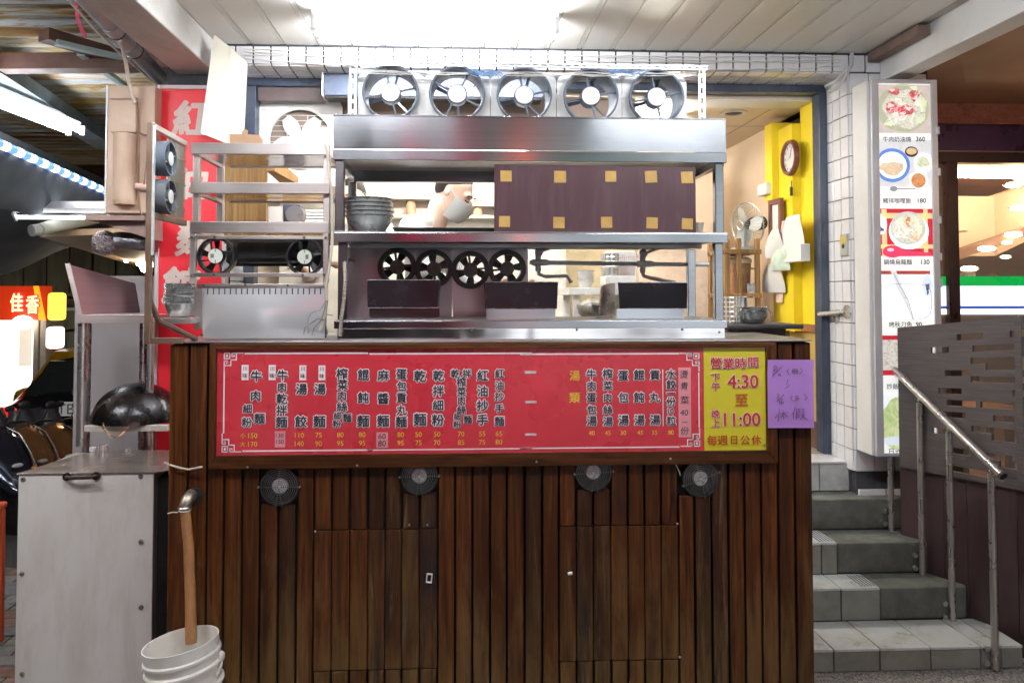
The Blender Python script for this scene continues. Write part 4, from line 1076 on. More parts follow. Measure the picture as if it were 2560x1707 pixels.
def bare_fan(c, r, label, group, seed=0, dirn='y', body=BLACKP, tilt=0, name='cooling_fan'):
    t = thing(name, label, 'fan', c, group)
    def T(b_):
        if dirn == 'x': b_.xform(Matrix.Rotation(R(90), 4, 'Z'))
        return b_
    o = [(-1,-.5),(-.5,-1),(.5,-1),(1,-.5),(1,.5),(.5,1),(-.5,1),(-1,.5)]
    hb = B().lathe([(r*.90, .05), (r*.88, .005), (r*.92, 0), (r*1.0, 0), (r*1.02, .004), (r*1.0, .05)], (0,0,0), 'y', n=8 if 0 else 30)
    obj('housing', T(hb), body, t, local=True)
    obj('hub', T(B().lathe([(r*.40, .040), (r*.42, .004), (r*.40, .001), (.0001, .001)], (0,0,0), 'y', n=24)), body, t, local=True)
    obj('hub_sticker', T(B().lathe([(.0001, -.0008), (r*.39, -.0008), (r*.39, .0008)], (0,0,0), 'y', n=24)), M('fan_sticker', (.70,.71,.66), .4, 0, .08, 30, dirt=(.35,.38,.32), dirta=.35, ds=60), t, local=True)
    if seed:
        obj('sticker_print', T(B().box(-.0012*2, .0012*2, -.0016, -.0010, -r*.38, -r*.20)), M('print_green', (.05,.45,.28), .4), t, local=True); obj('sticker_print', T(B().box(-.0024, .0024, -.0016, -.0010, r*.22, r*.38)), M('print_green', (.05,.45,.28), .4), t, local=True)
        obj('sticker_code', T(B().box(r*.05, r*.22, -.0016, -.0010, -r*.12, r*.12) if seed == 2 else B().box(-r*.26, -r*.08, -.0016, -.0010, -r*.10, r*.12)), M('print_grey', (.20,.18,.17), .4, 0, .5, 90), t, local=True)
    for k in range(4):
        b_ = B(); a = R(90*k+5)+tilt
        b_.quadslab(*[(math.cos(a)*u-math.sin(a)*w_, .002, math.sin(a)*u+math.cos(a)*w_) for u, w_ in ((r*.40,-.003+r*.2), (r*.93,-.003+r*.2), (r*.93,.003+r*.2), (r*.40,.003+r*.2))], (0,1,0), .010)
        obj('strut', T(b_), body, t, local=True)
    for k in range(5):
        b_ = B(); a = 2*math.pi*k/5+.4+tilt
        b_.prism([(r*.42,-r*.10), (r*.86,-r*.22), (r*.86,r*.16), (r*.42,r*.12)], lambda u, v: (math.cos(a)*u-math.sin(a)*v, .030+v*.5, math.sin(a)*u+math.cos(a)*v), (0, .0015, 0))
        obj('blade', T(b_), body, t, local=True)
    return t
c1, c2 = q(494, 588, LY), q(699, 590, LY); fr2 = .071
bare_fan((c1.x, LY+.004, c1.z), fr2, 'left black fan with round pale sticker under the three tier rack', 'two sticker fans under the open rack', 1)
bare_fan((c2.x, LY+.004, c2.z), fr2, 'right black fan with round pale sticker under the three tier rack', 'two sticker fans under the open rack', 2)
# ---- side frame standing out from the rack
XS = q(437, 440, LY).x-.012
YN = q(352, 440, X=XS).y
sf = thing('fan_stand', 'rusty steel side frame with wire mesh and two fans, left of rack', 'frame', (XS, (YN+LY)/2, q(352, 770, X=XS).z))
zt_, zb2 = q(350, 280, X=XS).z, q(352, 790, Y=YN).z
obj('upright', B().box(XS-.020, XS-.002, YN-.012, YN+.012, zb2, zt_), RUSTY, sf, bev=.002)
obj('upright', B().box(XS-.0015, XS+.004, YN-.010, YN+.006, zb2+.3, zt_-.01), GALV, sf, bev=.001)
za, zb3 = q(399, 313, X=XS).z, q(399, 505, X=XS).z
obj('top_bar', B().box(XS-.016, XS+.002, YN+.013, LY-.004, za-.012, za+.008), LS, sf, bev=.002)
obj('bottom_bar', B().box(XS-.016, XS+.002, YN+.013, LY-.004, zb3-.012, zb3+.010), RUSTY, sf, bev=.002)
obj('foot_bar', B().box(XS-.02, XS+.10, YN+.013, YN+.033, zb2, zb2+.02), RUSTY, sf, bev=.002)
obj('brace', B().tube([(XS-.01, YN+.01, q(355, 690, X=XS).z), (XS+.0, YN+.06, q(375, 735, X=XS).z), (XS+.05, LY-.03, ZT+.004)], .010, 8), RUSTY, sf)
obj('mesh_backing', B().box(XS-.010, XS-.0085, YN+.14, LY-.01, zb3+.014, za-.016), M('oily_sheet', (.62,.60,.54), .4, .3, .1, 5, dirt=(.45,.35,.14), dirta=.6, ds=6), sf)
mb = B(); 
k = 0; y = YN+.15
while y < LY-.012: mb.box(XS-.004, XS-.002, y, y+.002, zb3+.012, za-.014); y += .0125
for z in (zb3+.05, zb3+.14, zb3+.23): mb.box(XS-.002, XS, YN+.14, LY-.01, z, z+.0025)
obj('wire_mesh', mb, M('mesh_wire', (.34,.32,.28), .4, .9, .2, 10), sf)
for (px, py, lb) in ((383, 365, 'upper grey fan on the rusty side frame facing the hood'), (383, 452, 'lower grey fan on the rusty side frame facing the hood')):
    c = q(px, py, X=XS+.02)
    bare_fan((XS+.035, c.y, c.z), .060, lb, 'two fans on the side frame', 0, 'x', GREYP if py < 400 else M('dusty_grey_plastic', (.10,.11,.13), .5, 0, .3, 10))
single('bracket_shelf', B().box(q(383, 735, 2.98).x, q(455, 735, 2.98).x, 2.91, 3.05, q(420, 742, 2.98).z, q(420, 729, 2.98).z), LS, 'short steel bracket shelf carrying a tall stack of bowls, left end', 'shelf', bev=.003)
bzz = q(420, 729, 2.98).z+.001
r3 = (q(448, 690, 2.98).x-q(376, 690, 2.98).x)/2
SM = M('shiny_bowl_steel', (.68,.70,.71), .22, .82, .1, 8)
tot = q(412, 652, 2.98).z-bzz
sub_ = (tot-.052)/10
words_ = ['lowest', 'second', 'third', 'fourth', 'fifth', 'sixth', 'seventh', 'eighth', 'ninth', 'tenth', 'topmost']
bowl_stack('small_bowl', Vector((q(412, 690, 2.98).x, 2.98, bzz)), r3*.97, .052, 11, sub_, lambda k: '%s bowl, counted upward, of the tall shiny stack at left end' % words_[k], 'tall stack of small steel bowls', SM, 26, .004)
# ================================================================ THINGS IN FRONT OF THE WALL, LEFT
# cream foam board
Pb = lambda x, y, Y: q(x, y, Y)
fb = [Pb(491, 80, 3.92), Pb(527, 108, 4.0), Pb(565, 142, 4.08), Pb(557, 325, 4.10), Pb(520, 330, 4.0), Pb(460, 306, 3.86)]
b_ = B().quadslab(fb[0], fb[1], fb[4], fb[5], (.25, 1, 0), .018)
cb = thing('foam_board', 'tall cream foam board propped up beside the red sign under ceiling', 'board', fb[5])
FOAM = M('cream_foam', (.60,.56,.48), .55, 0, .03, 2)
obj('panel', b_, FOAM, cb, bev=.002); obj('panel', B().quadslab(fb[1]+Vector((.001,0,0)), fb[2], fb[3], fb[4]+Vector((.001,0,0)), (.25,1,0), .018), FOAM, cb, bev=.002)
# red vertical sign
RY = 4.14
rs0, rs1, rz0, rz1 = q(358, 500, RY).x, q(521, 430, RY).x, .62, q(420, 197, RY).z
rsig = thing('red_shop_sign', 'tall red vertical shop sign with white frame and pale brush characters', 'sign', ((rs0+rs1)/2, RY, rz0))
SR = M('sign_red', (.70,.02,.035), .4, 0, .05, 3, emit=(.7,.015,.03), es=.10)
SF = M('sign_frame', (.66,.58,.60), .45, 0, .05, 3, dirt=(.45,.38,.36), dirta=.4, ds=4)
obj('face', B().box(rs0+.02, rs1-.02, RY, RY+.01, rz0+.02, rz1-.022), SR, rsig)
obj('frame', B().box(rs0, rs0+.0195, RY-.012, RY+.05, rz0, rz1).box(rs1-.0195, rs1, RY-.012, RY+.05, rz0, rz1).box(rs0+.02, rs1-.02, RY-.012, RY+.05, rz1-.0215, rz1).box(rs0+.02, rs1-.02, RY-.012, RY+.05, rz0, rz0+.0195), SF, rsig, bev=.003)
def sgn(ch, px, py, s_, nm='lettering'):
    c = q(px, py, RY-.001); obj(nm, B().text(ch, (c.x, RY-.002, c.z), s_, off=.035, shear=.12), M('sign_pale', (.66,.55,.50), .5, 0, .06, 5), rsig, smooth=False)
sgn('紅', 441, 272, .20); sgn('油', 437, 418, .19); sgn('麵', 447, 548, .19); sgn('館', 415, 655, .20)
# plywood cupboard with clipboard
wc = rect(523, 388, 640, 505, 3.85)
cup = thing('wooden_cupboard', 'small honey coloured wooden cupboard seen through the open steel rack', 'cupboard', ((wc[0]+wc[1])/2, 3.95, 1.9))
obj('side', B().box(wc[0], q(618, 430, 3.85).x, 3.80, 3.82, q(560, 560, 3.8).z, q(560, 346, 3.8).z), LWOOD, cup, bev=.002)
obj('shelf', B().hexa([(q(618,450,3.85).x, 3.80, wc[3]-.02), (q(636,450,3.85).x, 3.80, wc[3]-.02), (q(660,450,3.85).x, 4.12, wc[3]-.04), (q(618,450,3.85).x, 4.12, wc[3]-.04),
                            (q(618,450,3.85).x, 3.80, wc[3]+.06), (q(636,450,3.85).x, 3.80, wc[3]+.05), (q(660,450,3.85).x, 4.12, wc[3]+.0), (q(618,450,3.85).x, 4.12, wc[3]+.0)]), LWOOD, cup, bev=.002)
cl = [q(528, 336, 3.79), q(603, 336, 3.79), q(604, 322, 3.79), q(596, 311, 3.79), q(568, 309, 3.79), q(570, 301, 3.79), q(563, 297, 3.79), q(557, 303, 3.79), q(556, 309, 3.79), q(527, 309, 3.79)]
single('clipboard', B().prism([(p.x, p.z) for p in cl], lambda u, v: (u, 3.785, v), (0, .006, 0)), M('brown_card', (.42,.25,.15), .6, 0, .15, 6), 'brown clipboard shaped wooden board sticking up behind rack top', 'clipboard', bev=.001)
# exhaust fan in the opening
EYf = 4.56
ex0, ex1, ezz0, ezz1 = rect(596, 221, 762, 418, EYf)
hubc = q(690, 322, EYf); rad = q(762, 322, EYf).x-hubc.x
ef = thing('exhaust_fan', 'large white square exhaust fan with wire grille in the left window', 'exhaust fan', (hubc.x, EYf, ezz0))
obj('panel', B().holeplate(ex0, hubc.x+rad+.06, ezz0, ezz1, hubc.x, hubc.z, rad*.985, EYf, EYf+.02), WHITEP, ef, smooth=False)
obj('frame', B().box(ex0-.03, ex0-.001, EYf-.03, EYf+.04, ezz0, ezz1+.035).box(ex0, hubc.x+rad+.06, EYf-.03, EYf+.04, ezz1+.001, ezz1+.035).box(ex0, hubc.x+rad+.06, EYf-.04, EYf+.02, ezz0-.03, ezz0-.001), WHITEP, ef, bev=.004)
obj('hub', B().lathe([(.0001, EYf+.0), (.035, EYf+.0), (.04, EYf+.03)], (hubc.x, 0, hubc.z), 'y', n=20), WHITEP, ef)
for k in range(5):
    a = R(52+72*k); b_ = B()
    def bf(u, v):
        r_ = .03+(rad*.88-.03)*u; w_ = (.012+.034*math.sin(math.pi*min(1, u*.75+.12)))*(v-.5)*2
        return Vector((hubc.x+math.cos(a)*r_-math.sin(a)*w_, EYf+.012+.25*w_*(1-.3*u), hubc.z+math.sin(a)*r_+math.cos(a)*w_))
    b_.sheet(bf, 8, 4); obj('blade', b_, WHITEP, ef)
gg = B()
gx0, gx1, gz0_, gz1_ = rect(613, 266, 754, 400, EYf-.03)
for k in range(12):
    z = gz0_+(gz1_-gz0_)*k/11; gg.tube([(gx0, EYf-.035, z), (gx1, EYf-.035, z)], .0016, 4)
for k in range(4):
    x = gx0+(gx1-gx0)*k/3; gg.tube([(x, EYf-.04, gz0_), (x, EYf-.04, gz1_)], .002, 4)
obj('wire_grille', gg, WHITEP, ef)
obj('louvre_backing', B().box(ex0+.02, hubc.x+rad+.05, EYf+.2, EYf+.21, ezz0, ezz1), M('tan_backing', (.50,.38,.25), .6, 0, .1, 3), ef)
# navy box behind duct fans
nx0, nx1, nz0, nz1 = rect(746, 176, 1246, 231, 4.38)
ac = thing('roller_shutter_box', 'dark blue grey steel roller box behind the duct fans', 'shutter box', ((nx0+nx1)/2, 4.38, nz0))
NB = M('slate_blue_steel', (.055,.072,.115), .4, .3, .12, 5, dirt=(.30,.33,.38), dirta=.3, ds=7)
obj('cover', B().box(nx0, nx1, 4.34, 4.46, nz0+.012, nz1), NB, ac, bev=.004)
obj('end_bracket', B().box(nx0-.008, nx0-.001, 4.32, 4.47, nz0+.005, nz1+.06), GALV, ac, bev=.001)
obj('bottom_slot', B().box(nx0+.01, nx1-.01, 4.345, 4.455, nz0, nz0+.011), BLACKM, ac)
# ================================================================ KITCHEN BEHIND THE COUNTER
FZ = .77
KW = M('kitchen_wall', (.76,.70,.62), .6, 0, .05, 1.5)
struct('floor', B().box(-1.52, XR+.3, YF, 9.6, FZ-.2, FZ), M('kitchen_floor', (.30,.25,.2), .4, 0, .2, 4))
struct('platform', B().box(CXL+.02, 1.28, CY+.62, YF-.001, .02, .55), M('platform_board', (.2,.16,.13), .6, 0, .2, 5))
KC = q(1780, 247, 4.75).z
struct('kitchen_ceiling', B().box(-1.52, XR+.02, YF+.07, 9.6, KC, KC+.05), M('kitchen_ceiling_paint', (.80,.69,.55), .6, 0, .04, 1.5))
struct('kitchen_wall', B().box(-1.52, XR+.3, 9.3, 9.4, FZ, KC), KW)
struct('kitchen_wall', B().box(-1.60, -1.521, YF+.21, 9.4, -.4, KC), KW)
struct('kitchen_wall', B().box(-1.52, XL-.03, YF+.21, YF+.28, FZ, KC), KW)
struct('soffit', B().box(q(1462, 225, 4.62).x, XR-.06, 4.56, 4.75, KC-.005, q(1700, 209, 4.6).z), M('soffit_white', (.80,.79,.77), .5, 0, .03, 2))
# white service partition behind the cook
struct('partition', B().box(-1.1, q(1300, 640, 6.0).x, 6.0, 6.08, FZ, KC), M('partition_white', (.80,.78,.74), .5, 0, .04, 2, dirt=(.62,.56,.47), dirta=.4, ds=2))
struct('partition', B().box(q(1466, 640, 5.6).x, q(1650, 640, 5.6).x, 5.6, 5.68, FZ, q(1550, 500, 5.6).z+.5), M('partition_peach', (.74,.58,.44), .5, 0, .05, 2))
struct('partition', B().box(q(1300, 640, 6.02).x+.002, q(1475, 640, 6.02).x, 6.3, 6.36, FZ, KC), M('partition_ochre', (.78,.66,.40), .5, 0, .05, 2))
for (x_, y_) in ((-.2, 4.95), (.9, 4.95), (1.55, 6.6)):
    fixture('fluorescent_light', x_, y_, KC-.062, {-.2: 'kitchen tube light on the interior ceiling over the cook', .9: 'kitchen tube light on the interior ceiling over the work table', 1.55: 'kitchen tube light deep in the room above the wooden rack'}[x_], L_KIT if y_ < 6 else 14, 'kitchen ceiling lights', col=(1,.95,.84) if y_ < 6 else (1,.88,.68))
fill_lamp = fixture('fluorescent_light', -.15, 3.46, q(900, 330, 3.46).z, 'added tube light hidden behind the steel hood to brighten the cook', 7, None, ln=1.0, col=(1,.96,.88))  # added lamp, brightens the cook and the bowls
for k, (x_, y_) in enumerate(((1685, 259), (1688, 347))):
    c = q(x_, y_, Z=KC)
    t = thing('downlight', ['nearer unlit round downlight in the cream kitchen ceiling', 'farther unlit round downlight in the cream kitchen ceiling'][k], 'downlight', (c.x, c.y, KC-.01), 'kitchen downlights')
    obj('trim', B().lathe([(.085, KC), (.085, KC-.008), (.058, KC-.010), (.055, KC-.002)], (c.x, c.y, 0), 'z', n=24), WHITEP, t)
    obj('lamp', B().lathe([(.0001, KC-.004), (.054, KC-.004)], (c.x, c.y, 0), 'z', n=20), BLACKP, t)
c = q(1685, 330, Z=KC)
b_ = B()
for y in (5.3, 6.5, 7.7): b_.box(.3, XR, y, y+.006, KC-.002, KC-.0005)
for x in (1.3, 2.0): b_.box(x, x+.006, 4.8, 9.2, KC-.0024, KC-.0006)
struct('ceiling_seam', b_, M('seam', (.42,.34,.25), .7))
struct('cornice', B().box(1.0, XR+1.2, 9.1, 9.29, q(1700, 490, 9.2).z, q(1700, 463, 9.2).z), M('dark_cornice', (.10,.075,.07), .6))
# tan header over the window, seen through the duct fans
struct('header_wall', B().box(XL+.05, q(1458, 250, 4.62).x, 4.60, 4.70, q(1000, 372, 4.6).z, KC), M('tan_header', (.24,.18,.145), .6, 0, .08, 2))
# shelves and doors on the partition behind the cook
for k_, (xa_, xb2_, py_) in enumerate(((-.95, -.1, 455), (-.08, .62, 470), (-.95, .62, 498))):
    single('wall_shelf', B().box(xa_, xb2_, 5.86, 5.995, q(950, py_, 5.9).z-.012, q(950, py_, 5.9).z+.012), M('shelf_grey_white', (.62,.58,.54), .5, 0, .05, 3), ['upper left white wall shelf behind the cook', 'upper right white wall shelf behind the cook', 'lower long white wall shelf behind the cook'][k_], 'shelf')
for k_ in range(9):
    hx_ = -.85+k_*.17; zz9 = q(950, 498, 5.9).z+.013
    single('seasoning_jar', B().lathe([(.0001, zz9), (.038, zz9), (.038, zz9+.08), (.028, zz9+.10), (.028, zz9+.12), (.0001, zz9+.12)], (hx_, 5.93, 0), 'z', n=14), M('jar_%d' % (k_ % 3), [(.62,.40,.26), (.70,.66,.60), (.45,.30,.22)][k_ % 3], .4), '%s seasoning jar of the row on the wall shelf behind the cook' % ['leftmost', 'second', 'third', 'fourth', 'fifth', 'sixth', 'seventh', 'eighth', 'rightmost'][k_], 'jar', 'seasoning jars on the wall shelf')
# yellow wall
XY = q(1884, 500, YF+.03).x
YLW = M('yellow_paint', (.90,.70,.030), .5, 0, .03, 2, dirt=(.80,.58,.03), dirta=.25, ds=2)
yf = YF+.065
y2 = q(1790, 400, X=XY-.10).y
struct_y = B()
a_, b2_ = q(1838, 290, X=XY).y, 0
yw = struct('yellow_wall', B().box(XY, XY+.12, yf, a_, q(1870, 745, X=XY).z, KC-.002), YLW)
e2_ = q(1789, 400, X=XY-.055).y; e3_ = q(1757, 400, X=XY-.10).y
yw2 = struct('yellow_wall', B().box(XY-.055, XY+.119, a_+.001, e2_, q(1838, 742, X=XY).z-.05, KC-.10), YLW)
struct('yellow_wall', B().box(XY-.10, XY+.118, e2_+.001, e3_, q(1775, 458, X=XY-.10).z, KC-.05), YLW)
struct('yellow_wall', B().box(XY-.02, XY+.118, e2_+.001, q(1776, 600, X=XY-.02).y, q(1838, 742, X=XY).z-.05, q(1775, 458, X=XY-.10).z-.002), YLW)
struct('kitchen_wall', B().box(XY+.03, XY+.119, q(1776, 600, X=XY-.02).y+.002, 9.29, FZ, KC-.002), M('peach_wall', (.72,.56,.42), .6, 0, .05, 2))
struct('dado', B().box(XY+.005, XY+.11, yf, e2_, .93, q(1870, 745, X=XY).z-.052), M('ochre_ply', (.52,.36,.10), .5, 0, .2, 4, stretch=(1,1,.3)), bev=.002)
struct('dado_rail', B().box(XY-.01, XY+.11, yf, e2_, q(1870, 745, X=XY).z-.050, q(1870, 745, X=XY).z-.002), M('brown_rail', (.30,.12,.05), .5, 0, .2, 6), bev=.002)
struct('skirting', B().box(XY-.004, XY+.11, yf, e2_, FZ, .929), M('brown_skirting', (.13,.07,.05), .5, 0, .2, 6), bev=.002)
XQ = XY-.055-.001
cc = q(1812, 363, X=XQ-.02)
ck = thing('wall_clock', 'round brown framed wall clock hanging on the yellow wall', 'clock', (XQ, cc.y, cc.z-.17))
rc = (q(1812, 322, X=XQ-.02).z-q(1812, 405, X=XQ-.02).z)/2
obj('frame', B().lathe([(rc*.78, -.012), (rc*.82, -.030), (rc*.94, -.030), (rc, -.014), (rc, -.001)], (XQ, cc.y, cc.z), 'x', n=40), M('clock_wood', (.16,.05,.03), .35, 0, .2, 8), ck)
obj('dial', B().lathe([(.0001, -.010), (rc*.80, -.010)], (XQ, cc.y, cc.z), 'x', n=32), M('clock_dial', (.78,.78,.76), .4), ck)
b_ = B()
for ang_, ln_ in ((R(100), .5), (R(-20), .62)):
    b_.quadslab((XQ-.013, cc.y-.004, cc.z), (XQ-.013, cc.y+.004, cc.z), (XQ-.013, cc.y+.002+math.sin(ang_)*rc*ln_, cc.z+math.cos(ang_)*rc*ln_), (XQ-.013, cc.y-.002+math.sin(ang_)*rc*ln_, cc.z+math.cos(ang_)*rc*ln_), (-1,0,0), .001)
for k in range(12):
    a = k*math.pi/6; b_.box(XQ-.0125, XQ-.0115, cc.y+math.sin(a)*rc*.66-.003, cc.y+math.sin(a)*rc*.66+.003, cc.z+math.cos(a)*rc*.66-.008, cc.z+math.cos(a)*rc*.66+.008)
obj('hands', b_, INKD, ck)
kc_ = q(1818, 430, X=XQ-.01)
single('key_fob', B().tube([kc_+Vector((0,0,.04)), kc_+Vector((0,0,0))], .003, 6).box(kc_.x-.008, kc_.x+.004, kc_.y-.010, kc_.y+.010, kc_.z-.055, kc_.z), BLACKP, 'black key fob hanging from a hook on the yellow wall below clock', 'key fob')
PAPERS = [M('paper_white', (.78,.77,.74), .6, 0, .05, 5), M('paper_pinkish', (.78,.58,.52), .6, 0, .1, 9), M('paper_green_print', (.62,.74,.62), .6, 0, .2, 20)]
def paper(x0, y0, x1, y1, mt, label, curl=.02, off=.012, tw_=0, cat='paper', nm='paper_sheet'):
    A, C_ = q(x0, y0, X=XQ-off), q(x1, y1, X=XQ-off)
    def f(u, v): return Vector((XQ-off-curl*math.sin(v*2.5+u*2)-curl*v*.5, C_.y+(A.y-C_.y)*(1-u)+tw_*v, A.z+(C_.z-A.z)*v))
    return single(nm, B().sheet(f, 6, 8), mt, label, cat)
paper(1783, 512, 1842, 585, PAPERS[1], 'pinkish receipt sheets clipped on the yellow wall', .02, .02)
paper(1772, 530, 1800, 590, PAPERS[0], 'curled white receipt at the left of the clipped papers', .035, .04)
paper(1806, 500, 1844, 560, PAPERS[0], 'white paper sheet tacked above the envelope holder', .02, .03)
paper(1780, 575, 1812, 620, PAPERS[2], 'green printed flyer behind the envelope on yellow wall', .02, .05)
ev = rect(1802, 562, 1842, 602, 5)
e0, e1 = q(1800, 580, X=XQ-.05), q(1843, 580, X=XQ-.05)
single('envelope_holder', B().box(XQ-.06, XQ-.002, e1.y, e0.y, q(1820, 602, X=XQ-.05).z, q(1820, 563, X=XQ-.05).z), PAPERS[0], 'white letter holder mounted on the yellow wall below papers', 'letter holder', bev=.003)
paper(1762, 608, 1800, 672, PAPERS[0], 'white calendar sheet hanging low on the yellow wall', .03, .03)
cal = q(1790, 680, X=XQ-.012)
single('tear_off_label', B().box(XQ-.014, XQ-.010, cal.y-.05, cal.y+.05, cal.z-.04, cal.z+.03), PAPERS[1], 'small printed card at the foot of the hanging calendar', 'card')
ff0, ff1 = q(1766, 470, X=XQ-.04), q(1793, 470, X=XQ-.04)
pf = thing('picture_frame', 'dark framed white notice hanging at the far end of yellow wall', 'picture frame', (XQ, (ff0.y+ff1.y)/2, q(1780, 540, X=XQ-.04).z))
fz0, fz1 = q(1780, 540, X=XQ-.04).z, q(1780, 458, X=XQ-.04).z
obj('frame', B().box(XQ-.045, XQ-.02, ff1.y, ff1.y+.03, fz0, fz1).box(XQ-.045, XQ-.02, ff0.y-.03, ff0.y, fz0, fz1).box(XQ-.045, XQ-.02, ff1.y+.031, ff0.y-.031, fz0, fz0+.03).box(XQ-.045, XQ-.02, ff1.y+.031, ff0.y-.031, fz1-.03, fz1), M('frame_brown', (.16,.06,.04), .5), pf)
obj('sheet', B().box(XQ-.03, XQ-.022, ff1.y+.031, ff0.y-.031, fz0+.031, fz1-.031), PAPERS[0], pf)
obj('wall_bracket', B().box(XQ-.08, XQ-.02, ff0.y-.05, ff0.y+.1, fz1+.04, fz1+.12), WHITEP, pf, bev=.01)
# steam shelf table and kitchen ware seen through the screen
tb = rect(1308, 661, 1475, 728, 4.75)
tz = q(1380, 661, 4.75).z
tab = thing('work_table', 'white topped kitchen work table behind the acrylic screen', 'table', ((tb[0]+tb[1])/2, 4.95, FZ))
obj('tabletop', B().box(tb[0], tb[1], 4.75, 5.3, tz-.045, tz), WHITEP, tab, bev=.004)
for x_ in (tb[0]+.03, tb[1]-.07):
    for y_ in (4.78, 5.22): obj('leg', B().box(x_, x_+.04, y_, y_+.04, FZ, tz-.046), WHITEP, tab)
obj('shelf', B().box(tb[0]+.01, tb[1]-.01, 4.83, 5.2, FZ+.45, FZ+.47), WHITEP, tab)
def kbox(name, x0, y0, x1, y1, Y, d, mt, label, cat, bev=.004):
    r_ = rect(x0, y0, x1, y1, Y); return single(name, B().box(r_[0], r_[1], Y, Y+d, max(tz+.001, r_[2]) if y1 > 650 and Y < 5.3 and name != 'plastic_bag' else r_[2], r_[3]), mt, label, cat, bev=bev)
kbox('carton', 1392, 634, 1462, 661, 4.80, .2, WHITEP, 'plain white carton lying on the kitchen work table', 'box')
kb = rect(1396, 583, 1462, 633, 5.05)
bg_ = thing('delivery_bag', 'white paper bag with faint mirrored lettering behind the gas pipe', 'bag', ((kb[0]+kb[1])/2, 5.1, tz+.001))
obj('body', B().box(kb[0], kb[1], 5.06, 5.2, tz+.001, kb[3]+.02), WHITEP, bg_, bev=.006)
lt = q(1437, 593, 5.055)
obj('lettering', B().text('FamilyM', (0, 0, 0), .055, off=.01).xform(Matrix.Translation((lt.x, 5.058, lt.z)) @ Matrix.Rotation(math.pi, 4, 'Z')), M('mirrored_print', (.50,.42,.46), .6), bg_, smooth=False)  # reflected store name from the acrylic screen, drawn as print on the bag
obj('panel', B().box(kb[0]+.08, kb[1]-.01, 5.057, 5.0595, tz+.03, kb[3]-.06), M('mauve_print', (.55,.48,.50), .6), bg_)
pc3 = q(1401, 634, 4.98)
t_ = thing('pot', 'stacked ribbed steel pots on the kitchen work table', 'pot', (pc3.x, 4.98, tz+.12))
b_ = B(); zz_ = tz+.002
pr = q(1422, 620, 4.98).x-pc3.x
for k in range(3): b_.lathe([(pr*.8, zz_+.1+k*.03), (pr*(.98), zz_+.135+k*.03), (pr*1.04, zz_+.138+k*.03), (pr*.98, zz_+.142+k*.03)], (pc3.x, 4.98, 0), 'z', n=24)
b_.lathe([(.0001, zz_), (pr*.8, zz_), (pr*.92, zz_+.1), (pr*1.02, zz_+.22), (pr*.9, zz_+.22), (.0001, zz_+.1)], (pc3.x, 4.98, 0), 'z', n=24)
obj('body', b_, SM, t_)
fs = q(1345, 658, 4.84)
for k in range(3):
    single('paper_bowl', B().lathe([(.0001, tz+.002+k*.03), (.035, tz+.002+k*.03), (.055, tz+.05+k*.03), (.058, tz+.05+k*.03), (.0001, tz+.012+k*.03)], (fs.x, 4.84, 0), 'z', n=20), PAPERS[0], '%s white paper bowl of the short stack on the work table' % ['bottom', 'middle', 'top'][k], 'bowl', 'paper bowls on the work table')
bp = rect(1326, 686, 1404, 730, 4.62)
bag = B().sphere(((bp[0]+bp[1])/2, 4.66, (bp[2]+bp[3])/2), 1, 18, 12, ((bp[1]-bp[0])/2, .10, (bp[3]-bp[2])/2*1.1))
bag.v = [(x+random.uniform(-.006, .006), y, z+random.uniform(-.006, .006)) for x, y, z in bag.v]
single('plastic_bag', bag, M('bagged_greens', (.20,.19,.16), .2, 0, .5, 20), 'crumpled plastic bag of dark food in front of the work table', 'bag')
single('stock_pot', B().lathe([(.0001, FZ+.9), (.13, FZ+.9), (.13, FZ+1.13), (.12, FZ+1.135), (.0001, FZ+1.13)], (q(1348, 600, 6.0).x, 5.9, 0), 'z', n=24), BLACKP, 'dark lidded pot on a stand behind the gas pipe', 'pot') if 0 else None
# wooden shelving at right of the steel unit
RKY = 5.0
rk = thing('wooden_rack', 'open honey brown wooden rack with jug and cups beside yellow wall', 'rack', (q(1712, 700, RKY).x, RKY+.15, FZ))
rxs = [q(a, 650, RKY).x for a in (1664, 1678, 1745, 1757)]
for xa, xb in ((rxs[0], rxs[0]+.04), (q(1668,650,RKY).x+.075, q(1668,650,RKY).x+.105), (q(1738, 650, RKY).x, q(1747, 650, RKY).x)):
    obj('post', B().box(xa, xb, RKY, RKY+.04, FZ, q(1700, 565, RKY).z+.05), LWOOD, rk, bev=.003)
    obj('post', B().box(xa, xb, RKY+.30, RKY+.34, FZ, q(1700, 565, RKY).z+.05), LWOOD, rk, bev=.003)
for py in (577, 678, 770):
    z = q(1700, py, RKY).z
    obj('shelf', B().box(rxs[0], q(1750, 650, RKY).x, RKY-.004, RKY+.345, z-.018, z+.012), LWOOD, rk, bev=.003)
jz = q(1700, 672, RKY+.1).z
jc = Vector((q(1700, 640, RKY+.1).x, RKY+.14, q(1700, 678, RKY).z+.013))
jg = thing('jug', 'tall brown translucent water jug on the middle rack shelf', 'jug', jc)
obj('body', B().lathe([(.0001, jc.z), (.075, jc.z), (.085, jc.z+.19), (.082, jc.z+.20), (.0001, jc.z+.20)], (jc.x, jc.y, 0), 'z', n=24), M('tea_jug', (.30,.16,.09), .3, 0, .2, 6), jg)
obj('lid', B().lathe([(.09, jc.z+.201), (.09, jc.z+.225), (.07, jc.z+.24), (.0001, jc.z+.245)], (jc.x, jc.y, 0), 'z', n=24), M('jug_lid', (.55,.45,.35), .4), jg)
obj('handle', B().tube([(jc.x+.08, jc.y, jc.z+.17), (jc.x+.125, jc.y, jc.z+.16), (jc.x+.125, jc.y, jc.z+.07), (jc.x+.08, jc.y, jc.z+.05)], .009, 8), M('jug_lid', (.55,.45,.35)), jg)
mc = q(1728, 675, RKY+.06)
